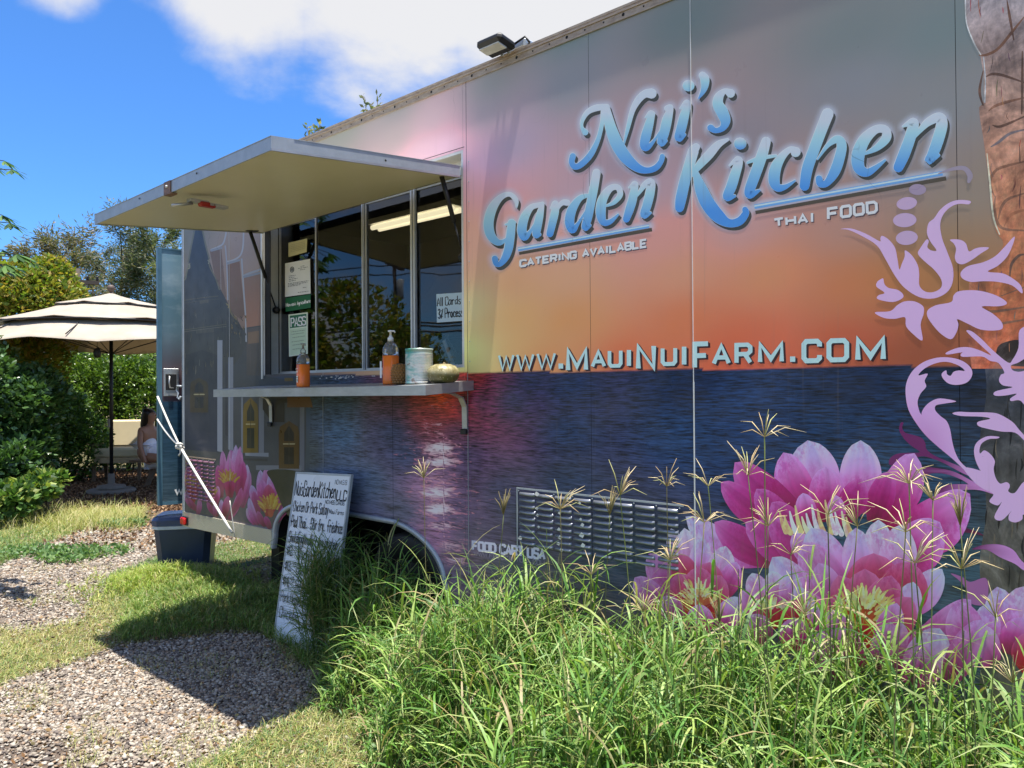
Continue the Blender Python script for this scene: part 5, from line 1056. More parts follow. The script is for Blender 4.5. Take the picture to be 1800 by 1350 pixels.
def nC(D, surf, f):
    textline(D, 'Hawaii', [tuple(f(.02, .62)), tuple(f(.40, .62)), tuple(f(.40, .36)), tuple(f(.02, .36))], .55, (215, 225, 215), surf=surf); textline(D, 'Agriculture', [tuple(f(.46, .62)), tuple(f(.99, .66)), tuple(f(.99, .40)), tuple(f(.46, .36))], .55, (215, 225, 215), surf=surf)
notice('sticker', [(502, 524), (546, 517), (546, 541), (502, 548)], (34, 92, 62), 'green sticker strip with pale lettering below the white permit', 'sticker', nC)
def nD(D, surf, f):
    D.fill([tuple(f(u, v)) for u, v in ((.07, .02), (.93, .02), (.93, .64), (.07, .64))], (168, 190, 176), False, surf=surf); D.fill([tuple(f(u, v)) for u, v in ((.07, .67), (.93, .67), (.93, .97), (.07, .97))], (44, 98, 78), False, surf=surf)
    textline(D, 'PASS', [tuple(f(.13, .90)), tuple(f(.88, .91)), tuple(f(.88, .71)), tuple(f(.13, .70))], 1.05, (220, 232, 222), surf=surf); tlines(D, surf, f, [(.58, .15, .85), (.52, .15, .8), (.44, .2, .85), (.34, .15, .8), (.26, .2, .7), (.16, .2, .8)], .5, (110, 130, 120))
notice('inspection_placard', [(507, 553), (541, 549), (541, 622), (508, 627)], (190, 205, 195), 'green and white placard reading PASS in the left fixed pane', 'placard', nD)
def nE(D, surf, f):
    textline(D, 'All Cards will Be', [tuple(f(.02, .86)), tuple(f(1.25, .90)), tuple(f(1.25, .62)), tuple(f(.02, .58))], .75, (24, 26, 34), surf=surf, smooth=True, jit=.03, gap=.2)
    textline(D, '3% Processing Fee', [tuple(f(.04, .46)), tuple(f(1.25, .50)), tuple(f(1.25, .18)), tuple(f(.04, .14))], .8, (24, 26, 34), surf=surf, smooth=True, jit=.03, gap=.2)
notice('handwritten_notice', [(767, 517), (828, 513), (828, 563), (768, 567)], (168, 190, 208), 'handwritten card fee notice taped inside the right-hand pane beside the hatch edge', 'notice', nE)

# ---- trash bin etc follow in the next section
# ---- rear door swung open
dL = AT(277, 660, 6.35); dirD = np.array([.8, .6, 0]); dirD /= np.linalg.norm(dirD); zdt = AT(277, 434.7, 6.35)[2]; zdb = AT(277, 889, 6.35)[2]
door = tag(empty('rear_door', (dL[0], dL[1], 0), math.atan2(dirD[1], dirD[0])), 'tall narrow blue printed rear door swung open beside the trailer end', 'door')
DW = .60
def f_door(k):
    o = k.obj(); z = k.sep(o)[2]
    c = k.ramp(k.rng_(z, zdb, zdt), [(0, (.085, .13, .16)), (.2, (.035, .085, .14)), (.40, (.022, .065, .12)), (.405, (.075, .05, .07)), (.47, (.16, .085, .085)), (.56, (.10, .10, .12)), (.68, (.12, .20, .25)), (.8, (.11, .21, .27)), (.88, (.22, .33, .40)), (1, (.16, .30, .38))])
    w = k.noise(1.0, 6, .6, k.mapv(o, (6, 1, 60)), .6); wv = k.mth('MULTIPLY', k.rng_(z, zdb+(zdt-zdb)*.42, zdb+(zdt-zdb)*.38, 0, 1), 1)
    c = k.mix(k.mth('MULTIPLY', wv, .8), c, k.mix(k.rng_(w, .35, .65), (.45,)*3, (1.6,)*3), 'MULTIPLY') if False else k.mix(k.mth('MULTIPLY', k.rng_(w, .62, .38), k.mth('MULTIPLY', wv, .65)), c, (.01, .03, .05))
    cl = k.noise(5, 4, .6, k.mapv(o, (1, 1, 2))); c = k.mix(k.mth('MULTIPLY', k.rng_(cl, .5, .75), k.mth('MULTIPLY', k.rng_(z, 1.9, 2.4), .35)), c, (.5, .6, .65))
    return k.princ(c, .25, 0, .5)
MT['door'] = material('printed_door_skin', f_door)
MB().box((.035, .0, zdb+.03), (DW, .035, zdt-.012)).build('door_skin', MT['door'], door)
bl = simple('blue_painted_frame', (.09, .19, .26), .4, .2)
MB().box((0, -.008, zdb), (.012, .04, zdt)).box((.0125, -.006, zdb), (.034, .038, zdt)).build('edge_frame', bl, door); MB().box((.0345, -.005, zdb+.0), (DW, .037, zdb+.028)).build('bottom_rail', bl, door); MB().box((.0345, -.005, zdt-.0115), (DW, .037, zdt)).build('top_rail', bl, door)
zh = AT(300, 672, 6.4)[2]; hd = empty('handle', parent=door); MB().box((.045, -.006, zh-.115), (.165, -.001, zh+.115), None, .002).build('plate', MT['alu'], hd); MB().box((.06, -.010, zh-.065), (.145, -.0062, zh+.07), None, .002).build('recess', MT['black'], hd)
MB().tube([(.09, -.014, zh+.05), (.085, -.022, zh+.0), (.09, -.02, zh-.045), (.12, -.02, zh-.05)], .006, 8).build('lever', MT['alu'], hd)
D = Decal(); o_ = [0]
def sd(XY, Dp):
    o_[0] += 1; XY = np.asarray(XY); return np.stack([XY[:, 0], np.full(len(XY), -.001-.00005*o_[0]), XY[:, 1]], -1)
zt_ = AT(312, 858, 6.45)[2]; glyph(D, 'w', [(.135, zt_+.02), (.195, zt_+.02), (.195, zt_-.05), (.135, zt_-.05)], .008, (220, 224, 228), surf=sd); glyph(D, 'w', [(.215, zt_+.02), (.275, zt_+.02), (.275, zt_-.05), (.215, zt_-.05)], .008, (220, 224, 228), surf=sd); D.build('lettering', MT['decal'], door)
q = W1(319, 690); hk = MB(); hk.tube([(q[0]+.03, -.012, q[2]+.05), (q[0]-.03, -.02, q[2]+.055), (q[0]-.045, -.02, q[2]+.02), (q[0]-.01, -.02, q[2]-.005), (q[0]-.03, -.02, q[2]-.04), (q[0]+.01, -.02, q[2]-.055), (q[0]+.02, -.015, q[2]-.03)], .008, 8); hk.build('door_hook', MT['galv'], trailer)
# ---- rope
R_a = AT(277, 697, 6.33); R_b = AT(277, 737, 6.33); R_k = AT(316, 784, 6.1); R_e = loc2w(hit(408, 936, 1, -.03)[None])[0]; R_f = loc2w(hit(413, 944, 1, -.02)[None])[0]
rp = tag(empty('tie_rope', tuple(R_k)), 'white rope knotted midway, running from the open blue door down to the tread plate skirt', 'rope')
def seg(a, b, sag, r=.0075, n=8): a, b = np.array(a)-R_k, np.array(b)-R_k; return [tuple(a+(b-a)*t-np.array([0, 0, sag*4*t*(1-t)])) for t in np.linspace(0, 1, n)]
MB().tube(seg(R_a, R_k, .01), .0085, 8).build('strand', MT['rope'], rp); MB().tube(seg(R_b, R_k, .02), .0085, 8).build('strand', MT['rope'], rp); MB().tube(seg(R_k, R_e, .005), .010, 8).build('strand', MT['rope'], rp)
MB().tube([tuple(.022*np.array([math.cos(t*9), math.sin(t*7), .9*math.sin(t*5)])) for t in np.linspace(0, 2.6, 26)], .010, 8).tube([(0, 0, -.01), (.012, -.01, -.05), (-.004, -.01, -.075)], .008, 8).build('knot', MT['rope'], rp)
q = loc2w(hit(404, 880, 1, -.05)[None])[0]; MB().tube(seg(q, R_f, -.0), .0035, 6).build('loose_cord', MT['rope'], rp)
# ================================================================ THINGS ON THE SHELF
def on_shelf(x, yl):
    """trailer-local spot on the shelf under photo column x, at local depth yl"""
    p = hit(x, 675, 1, yl); return p[0], yl, shz(p[0], yl)
def wplace(o, loc, rz=0): P = loc2w(np.array([loc]))[0]; o.location = tuple(P); o.rotation_euler = (0, 0, RZ+rz)
def _clear(k, c, add):
    g = k.nd('ShaderNodeBsdfGlossy'); g.inputs['Roughness'].default_value = .06; t = k.nd('ShaderNodeBsdfTransparent'); t.inputs[0].default_value = c; fr = k.nd('ShaderNodeFresnel'); fr.inputs[0].default_value = 1.45
    m = k.nd('ShaderNodeMixShader'); k.L.new(k.mth('ADD', fr.outputs[0], add), m.inputs[0]); k.L.new(t.outputs[0], m.inputs[1]); k.L.new(g.outputs[0], m.inputs[2]); d = k.nd('ShaderNodeBsdfDiffuse'); d.inputs[0].default_value = (.7, .7, .68, 1); m2 = k.nd('ShaderNodeMixShader'); m2.inputs[0].default_value = .14; k.L.new(m.outputs[0], m2.inputs[1]); k.L.new(d.outputs[0], m2.inputs[2]); return m2.outputs[0]
MT['clearpl'] = material('clear_plastic', lambda k: _clear(k, (.97, .97, .97, 1), .0))
MT['orangeliq'] = material('orange_soap', lambda k: k.princ((.98, .22, .03), .18, 0, .5, None, Emission_Strength=0.0))
def bottle(x, yl, label, lab2, pump=True, r=.041, h=.215, face=0.):
    b = tag(empty('soap_bottle'), label, 'bottle', 'orange soap bottles on the serving shelf'); wplace(b, on_shelf(x, yl), face)
    sq = lambda a, hh: 1/max(abs(math.cos(a)), abs(math.sin(a)))**.45*.92
    lv = h*.66
    MB().lathe([(r*.97, .0), (r*1.0, .008), (r*1.0, lv), (0, lv+.0004)], n=28, fn=sq).build('liquid', MT['orangeliq'], b)
    MB().lathe([(r*.99, lv+.001), (r*1.01, h*.76), (r*.93, h*.85), (r*.66, h*.94), (r*.38, h*.985), (r*.36, h)], n=28, fn=sq).build('bottle_wall', MT['clearpl'], b)
    D = Decal(); c_ = [0]
    def sf(XY, Dp):
        c_[0] += 1; XY = np.asarray(XY); return np.stack([XY[:, 0], np.full(len(XY), -r*1.04-.00005*c_[0]), XY[:, 1]], -1)
    if lab2 == 'print':
        D.fill([(-.009, .028), (.010, .028), (.010, .066), (-.009, .066)], (232, 214, 205), False, surf=sf)
        for k in range(5): D.stroke([(-.006+k*.003, .033, .0007), (-.006+k*.003, .050, .0007)], (50, 40, 40), smooth=False, surf=sf)
        D.stroke([(-.006, .058, .002), (.006, .058, .002)], (60, 50, 50), smooth=False, surf=sf); D.stroke([(-.018, .108, .0018), (-.004, .110, .0012), (.004, .110, .0018)], (246, 214, 190), smooth=False, surf=sf); D.fill([(.0+.006*math.cos(a), .092+.006*math.sin(a)) for a in np.linspace(0, 5.6, 8)], (240, 205, 180), surf=sf)
    else: D.fill([(-.038, .035), (-.026, .035), (-.026, .125), (-.038, .125)], (222, 222, 226), False, surf=sf)
    D.build('label_print', MT['paper'], b)
    if pump:
        MB().lathe([(.016, h-.002), (.016, h+.018), (.010, h+.022), (.008, h+.03)], n=16).build('pump_collar', MT['white'] if lab2 != 'print' else MT['clearpl'], b)
        MB().lathe([(.006, h+.03), (.006, h+.048), (.014, h+.05), (.015, h+.058), (.0, h+.06)], n=12).tube([(0, 0, h+.054), (.028, -.004, h+.053), (.034, -.005, h+.045)], .0045, 8).build('pump_head', MT['white'] if lab2 != 'print' else MT['clearpl'], b)
    return b
bottle(533, -.255, 'orange liquid soap bottle standing alone at the left end of the shelf', 'print', True, .039, .205, -.05)
bottle(687, -.19, 'orange liquid soap bottle with a white pump, behind the pineapple', 'side', True, .043, .235, .2)
# pineapple
pn = tag(empty('pineapple'), 'small brown pineapple without its crown, between soap bottle and rusty can', 'pineapple'); L_ = on_shelf(703, -.235); wplace(pn, L_)
mb = MB(); mb.lathe([(.02, 0), (.034, .012), (.042, .045), (.041, .075), (.032, .102), (.012, .112), (0, .113)], n=20, sm=True); mb.build('flesh_core', simple('pineapple_core', (.12, .055, .018), .6), pn)
eye = MB(); eye.lathe([(.0095, 0), (.0085, .003), (.004, .0065), (.0012, .009), (0, .012)], n=6, sm=False); em = None
MT['pine'] = simple('pineapple_eyes', (.30, .15, .045), .55, 0, .4, .5, 90, .4)
for i in range(8):
    hz_ = .012+i*.0125; rr = float(np.interp(hz_, [0, .012, .045, .075, .102], [.02, .034, .042, .041, .032])); nn = int(2*math.pi*rr/.016)
    for j in range(nn):
        a = 2*math.pi*(j+.5*(i % 2))/nn
        o = eye.build('eye', MT['pine'], pn) if em is None else link_obj('eye', em, pn); em = o.data
        d = Vector((math.cos(a), math.sin(a), (hz_-.055)*9)).normalized(); o.matrix_basis = Matrix.Translation((rr*math.cos(a)*.97, rr*math.sin(a)*.97, hz_)) @ d.to_track_quat('Z', 'Y').to_matrix().to_4x4()
# big can
cn = tag(empty('food_can'), 'large ribbed tin can with a worn turquoise label, between pineapple and pumpkin', 'can'); L_ = on_shelf(737, -.20); wplace(cn, L_, .2)
rc = .072; hc = .182; prof = [(rc*.97, 0), (rc*1.01, .003), (rc*1.01, .008), (rc*.985, .011)]
z = .018
while z < hc-.03: prof += [(rc*.985, z), (rc*1.0, z+.003), (rc*.985, z+.006)]; z += .0078
prof += [(rc*.985, hc-.011), (rc*1.012, hc-.007), (rc*1.012, hc), (rc*.985, hc), (rc*.98, hc-.005), (0, hc-.005)]
def f_can(k):
    o = k.obj(); n = k.noise(16, 6, .7, k.mapv(o, (1, 1, 2.2))); z = k.sep(o)[2]
    c = k.mix(k.rng_(n, .42, .56), (.20, .46, .42), (.62, .66, .62)); c = k.mix(k.rng_(z, .150, .158), c, (.10, .36, .30)); c = k.mix(k.mth('MULTIPLY', k.rng_(k.noise(40, 4, .6, o), .58, .66), .8), c, (.24, .13, .08)); c = k.mix(k.mth('MULTIPLY', k.rng_(k.sep(o)[0], .0, .05), .6), c, (.66, .62, .56))
    return k.princ(c, .35, .3, .5)
MB().lathe(prof, n=40).build('can_body', material('worn_can_label', f_can), cn)
# pumpkin / squash
pk = tag(empty('squash'), 'squat ribbed golden green squash at the right end of the shelf', 'squash'); L_ = on_shelf(779, -.17); wplace(pk, L_)
prof = [(.02, .004), (.05, .0), (.072, .014), (.083, .04), (.080, .066), (.064, .086), (.038, .096), (.016, .094), (0, .086)]
def f_pk(k):
    o = k.obj(); n = k.noise(26, 6, .75, o); c = k.mix(k.rng_(n, .35, .65), (.17, .15, .055), (.46, .40, .22)); c = k.mix(k.rng_(k.sep(o)[2], .055, .03), c, (.13, .115, .04)); c = k.mix(k.mth('MULTIPLY', k.rng_(k.voro(60, o), .25, .1), .5), c, (.7, .64, .42)); return k.princ(c, .38, .12, .6, k.bump(n, .4, .004))
MB().lathe(prof, n=80, fn=lambda a, h: 1+.035*abs(math.cos(a*5))-.02).build('squash_flesh', material('squash_skin', f_pk), pk)
MB().tube([(0, 0, .085), (.004, 0, .095), (.01, .003, .102)], [.009, .006, .007], 8).build('stalk', simple('stalk', (.2, .15, .07), .8), pk)
# things inside behind the glass: spare bottle and white tool
ib = tag(empty('spare_bottle'), 'clear half-empty bottle standing inside behind the right pane', 'bottle'); p = hit(786, 640, 1, .24); wplace(ib, (p[0], .24, p[2]-.02))
MB().lathe([(.05, .0), (.052, .08), (.048, .12), (.02, .15), (.012, .17), (.012, .19), (.02, .195), (.0, .2)], n=20).build('bottle_wall', MT['clearpl'], ib); MB().lathe([(.046, .003), (.047, .05), (0, .051)], n=20).build('liquid', simple('dark_sauce', (.02, .008, .006), .2), ib)
part(MB().box((sA+.2, .14, zW0-.10), (sB-.02, .42, zW0-.03)), 'inner_counter', MT['darkmetal'])
wb = tag(empty('white_scraper'), 'white plastic tool leaning inside the lower right corner of the right pane', 'scraper'); p = hit(800, 620, 1, .2); wplace(wb, (p[0], .2, p[2]-.10)); MB().box((-.014, -.004, 0), (.014, .004, .2), None, .003, Matrix.Rotation(math.radians(-28), 4, 'Y')).build('blade', MT['white'], wb)

# ================================================================ MENU BOARD
bTL, bTR, bBL = (529, 830), (633, 829), (481, 1092)
pTL = hit(*bTL, 1, -.055); pTR = hit(*bTR, 1, -.055); dB = -.30
g0 = w2loc(G(480, 1104)[None])[0]; print('board', pTL, pTR, g0)
gl_ = hit(478, 1100, 1, -.36); BLx = gl_[0]; BLz = 0.0
P0 = np.array([pTL[0], -.26, 0.]); U_b = np.array([pTR[0]-pTL[0], 0, pTR[2]-pTL[2]]); Wb = np.linalg.norm(U_b); U_b /= Wb
V_b = (np.array([pTL[0], -.055, pTL[2]])-P0); Hb = np.linalg.norm(V_b); V_b /= Hb; N_b = np.cross(U_b, V_b); N_b /= np.linalg.norm(N_b)
if N_b[1] > 0: N_b = -N_b
board = tag(empty('menu_board'), 'white menu board with handwritten black dishes and prices leaning on the trailer', 'menu board')
Mb = Matrix(((*[U_b[0], V_b[0], N_b[0]], P0[0]), (*[U_b[1], V_b[1], N_b[1]], P0[1]), (*[U_b[2], V_b[2], N_b[2]], P0[2]), (0, 0, 0, 1))); board.matrix_world = trailer_M @ Mb
MB().box((.012, .012, -.012), (Wb-.012, Hb-.012, .0)).build('board_face', simple('whiteboard', (.72, .78, .86), .3, 0, .5, .03, 3), board)
fw = .014
MB().box((0, 0, -.014), (.0118, Hb, .004)).box((Wb-.0118, 0, -.014), (Wb, Hb, .004)).box((.012, 0, -.014), (Wb-.012, .0118, .004)).box((.012, Hb-.0118, -.014), (Wb-.012, Hb, .004)).build('board_frame', MT['galv'], board)
D = Decal(); kk = [0]
def sb(XY, Dp): kk[0] += 1; XY = np.asarray(XY); return np.stack([XY[:, 0], XY[:, 1], np.full(len(XY), .0006+.00003*kk[0])], -1)
def bl_(txt, x0, x1, y, h, hw=.0028, sk=0.0):   # y measured from top, as fraction
    Y = Hb*(1-y); textline(D, txt, [(Wb*x0+sk, Y), (Wb*x1+sk, Y), (Wb*x1, Y-h), (Wb*x0, Y-h)], hw, (22, 24, 30), surf=sb, smooth=True, jit=.035, gap=.22)
bl_('NO M.S.G.', .74, .95, .035, .026, .0016); bl_('NuisGardenKitchen', .035, .78, .055, .092, .0042); bl_('LLC', .80, .96, .095, .055, .0042); bl_('NO MSG CARDS', .62, .94, .155, .022, .0015)
bl_('*Chicken Or Pork Satay', .03, .69, .178, .064, .0026); bl_('Maui Farms', .71, .96, .205, .026, .0014)
bl_('*Pad Thai..', .03, .36, .268, .068, .0030); bl_('*Stir fry..', .40, .68, .268, .068, .0030); bl_('*Friedrice', .71, .97, .268, .068, .0030)
bl_('*SmokeEggNoodle + Any protein', .03, .93, .362, .066, .0028); bl_('$12.', .04, .17, .445, .060, .0034); bl_('95', .175, .25, .445, .028, .0022); bl_('Chicken, Pork, Tofu', .26, .96, .452, .062, .0026)
bl_('$13.', .05, .18, .535, .060, .0034); bl_('95', .185, .26, .535, .028, .0022); bl_('Beef, Shrimp', .28, .75, .542, .062, .0027); bl_('$14.', .05, .18, .625, .060, .0034); bl_('95', .185, .26, .625, .028, .0022); bl_('Red Curry', .30, .75, .632, .062, .0027)
bl_('*Pork Heaven', .04, .48, .715, .062, .0028); bl_('*Chicken 0', .05, .50, .805, .062, .0028)
D.build('handwriting', MT['paper'], board)
# ================================================================ BIN
def bin_():
    c = G(318, 993); c = AT(300, 990, 6.72); c[2] = 0
    c = c + np.array([.10, .10, 0])
    b = tag(empty('cooler_bin', tuple(c), math.radians(12)), 'navy blue lidded plastic cooler bin standing behind the trailer corner', 'cooler')
    def ring(w, d, z): r = .05; return [(x, y, z) for x, y in [(-w+r, -d), (w-r, -d), (w, -d+r), (w, d-r), (w-r, d), (-w+r, d), (-w, d-r), (-w, -d+r)]]
    def loft(rs, name, mat):
        V = [p for r in rs for p in r]; n = 8; F = [(i*n+j, i*n+(j+1) % n, (i+1)*n+(j+1) % n, (i+1)*n+j) for i in range(len(rs)-1) for j in range(n)] + [tuple(range(n))[::-1], tuple((len(rs)-1)*n+j for j in range(n))]; return MB().add(V, F).build(name, mat, b)
    nv = simple('navy_plastic', (.018, .034, .075), .4, 0, .5, .15, 5)
    loft([ring(.20, .17, 0), ring(.215, .185, .15), ring(.235, .205, .38)], 'tub', nv); loft([ring(.24, .21, .3805), ring(.245, .215, .384), ring(.245, .215, .41), ring(.24, .21, .413)], 'rim', simple('pale_rim', (.52, .56, .60), .4)); loft([ring(.25, .22, .4135), ring(.252, .222, .46), ring(.235, .205, .485), ring(.15, .13, .492)], 'lid', simple('blue_lid', (.03, .055, .13), .28, 0, .5, .15, 5))
bin_()
# ================================================================ PARASOL
def parasol():
    c = G(196, 866); sc = c[1]/FPX; b = tag(empty('parasol', (c[0], c[1], 0)), 'cream three-tier market parasol on a dark pole over the picnic table', 'parasol')
    zt = AT(200, 515, c[1])[2]; zf = AT(200, 505, c[1])[2]; z1 = AT(200, 538, c[1])[2]; z2 = AT(200, 570, c[1])[2]; z3 = AT(200, 606, c[1])[2]
    R1, R2, R3 = 88*sc, 172*sc, 232*sc
    fab = material('cream_canopy', lambda k: (lambda p, t: _mixsh(k, p, t, .22))(k.princ(k.mix(k.rng_(k.noise(3, 5, .65, k.obj()), .35, .7), (.50, .44, .36), (.40, .345, .28)), .85, 0, .2, k.bump(k.noise(6, 3, .5, k.obj()), .15, .02)), _trl(k, (.6, .5, .36, 1))))
    def tier(rin, zin, rout, zout, name, sag=.03):
        V = []; F = []; n = 96; m = 7
        for i in range(m):
            t = i/(m-1); r = rin+(rout-rin)*t; z = zin+(zout-zin)*(t**.80)
            for j in range(n):
                a = 2*math.pi*(j)/n+.2; s8 = abs(((a*8/(2*math.pi)) % 1)-.5)*2   # 1 on a rib, 0 between
                rr = r*(1-.045*(1-s8**1.5)*t-.01); V.append((rr*math.cos(a), rr*math.sin(a), z-sag*(1-s8)**1.2*t*(1-t*.3)+ (-.02*t*(1-s8))))
        F = [(i*n+j, i*n+(j+1) % n, (i+1)*n+(j+1) % n, (i+1)*n+j) for i in range(m-1) for j in range(n)]
        Vd = [(x, y, z-.006) for x, y, z in V]; k = len(V); F2 = [tuple(i+k for i in f[::-1]) for f in F]; E = [((m-1)*n+j, (m-1)*n+(j+1) % n, k+(m-1)*n+(j+1) % n, k+(m-1)*n+j) for j in range(n)]
        MB().add(V+Vd, F+F2+E, None, True).build(name, fab, b)
    tier(.02, zt, R1, z1, 'canopy_tier'); tier(R1*.80, z1+.02, R2, z2, 'canopy_tier', .04); tier(R2*.84, z2+.015, R3, z3-.01, 'canopy_tier', .05)
    mb = MB()
    for (ra, za, rb) in ((R1*.82, z1-.01, R1*.99), (R2*.86, z2-.01, R2*.985)): mb.lathe([(ra, za-.02), (rb*.99, za-.035), (rb*.99, za-.012), (ra, za+.0)], n=48)
    mb.build('vent_trim', MT['darkmetal'], b)
    MB().tube([(0, 0, .06), (0, 0, zt)], .027, 14).build('pole', MT['darkmetal'], b); MB().lathe([(.012, zt), (.03, zt+.02), (.055, zt+.06), (.052, zt+.10), (.03, zt+.125), (0, zt+.13)], n=18).build('finial', simple('finial_wood', (.10, .07, .055), .6), b)
    for i in range(8):
        a = 2*math.pi*i/8+.2; MB().tube([(0, 0, zt-.03), (R3*.93*math.cos(a), R3*.93*math.sin(a), z3+.03)], .009, 6).build('rib', MT['darkmetal'], b); MB().tube([(0, 0, z3-.15), (R2*.7*math.cos(a), R2*.7*math.sin(a), (z3+z2)/2+.03)], .007, 6).build('strut', MT['darkmetal'], b)
    gr = simple('concrete_base', (.20, .18, .155), .8, 0, .3, .2, 10)
    MB().lathe([(.345, 0), (.35, .02), (.35, .05), (.33, .062), (0, .063)], n=36).build('base_slab', gr, b); MB().lathe([(.20, .0635), (.215, .075), (.20, .115), (.08, .13), (.05, .15), (.045, .30), (0, .30)], n=32).build('base_weight', gr, b)
    MB().box((-.04, -.05, 1.02), (-.0, -.028, 1.16), None, .008).build('crank_box', simple('crank_plastic', (.25, .23, .2), .5), b)
    h = tag(empty('hanging_lantern', tuple(AT(171, 620, c[1]-1.3))), 'small dark round lantern hanging beneath the parasol edge', 'lantern'); MB().lathe([(0, -.075), (.035, -.065), (.05, -.03), (.05, .02), (.03, .06), (0, .07)], n=14).build('lantern_body', MT['darkmetal'], h); MB().tube([(0, 0, .07), (0, 0, .22)], .004, 5).build('cord', MT['darkmetal'], h)
def _trl(k, c): t = k.nd('ShaderNodeBsdfTranslucent'); t.inputs[0].default_value = c; return t.outputs[0]
def _mixsh(k, a, b, f): m = k.nd('ShaderNodeMixShader'); m.inputs[0].default_value = f; k.L.new(a, m.inputs[1]); k.L.new(b, m.inputs[2]); return m.outputs[0]
parasol()
# ================================================================ PICNIC TABLE, SEAT, PERSON
def picnic():
    wd = simple('weathered_timber', (.17, .115, .075), .75, 0, .3, .3, 6, .3)
    c = AT(268, 800, 12.6); c[2] = 0
    t = tag(empty('picnic_table', tuple(c+np.array([.55, 0, 0])), math.radians(-14)), 'weathered wooden picnic table with attached bench boards in parasol shade', 'picnic table')
    for i in range(5): MB().box((-1.0, .30+i*.145, .71), (1.0, .435+i*.145, .75), None, .004).build('plank', wd, t)
    for y in (-.12, .03): MB().box((-1.0, y-.0, .41), (1.0, y+.135, .45), None, .004).build('plank', wd, t)
    for y in (1.15, 1.30): MB().box((-1.0, y, .41), (1.0, y+.135, .45), None, .004).build('plank', wd, t)
    for x in (-.72, .72):
        MB().prism([(-.1, 0), (.0, 0), (.45, .71), (.35, .71)], 0, x-.02, x+.02).build('leg', wd, t); MB().prism([(1.42, 0), (1.32, 0), (.87, .71), (.97, .71)], 0, x-.02, x+.02).build('leg', wd, t); MB().box((x+.021, -.12, .37), (x+.06, 1.43, .4095)).build('beam', wd, t)
    s = tag(empty('garden_seat', tuple(AT(221, 797, 13.9)*np.array([1, 1, 0])), math.radians(6)), 'cream cushioned garden seat with a tall padded back behind the parasol pole', 'garden seat')
    cu_ = simple('cream_cushion', (.66, .56, .36), .7, 0, .2, .06, 3); w = .38
    MB().box((-w, .12, .60), (w, .26, 1.10), None, .035, Matrix.Rotation(math.radians(-8), 4, 'X')).build('back_cushion', cu_, s); MB().box((-w, -.42, .43), (w, .12, .59), None, .03).build('seat_cushion', cu_, s); MB().box((-w, -.44, .33), (w, .16, .425), None, .01).build('seat_base', simple('tan_base', (.5, .38, .22), .7), s)
    for x in (-w-.04, w+.04): MB().box((x-.03, -.42, .62), (x+.03, .15, .66), None, .008).build('armrest', wd, s); 
    for x in (-w, w):
        for y in (-.4, .12): MB().box((x-.025, y-.025, 0), (x+.025, y+.025, .33)).build('leg', wd, s)
picnic()
def skin_body(name, verts, edges, mat, parent, root=0, sub=2):
    me = bpy.data.meshes.new(name); me.from_pydata([v[:3] for v in verts], edges, []); o = link_obj(name, me, parent); 
    me.materials.append(mat); md = o.modifiers.new('s', 'SKIN'); sv = me.skin_vertices[0].data
    for i, v in enumerate(verts): r = v[3]; sv[i].radius = (r if not isinstance(r, tuple) else r[0], r if not isinstance(r, tuple) else r[1]); sv[i].use_root = (i == root)
    md.use_smooth_shade = True; s = o.modifiers.new('d', 'SUBSURF'); s.levels = sub; s.render_levels = sub; return o
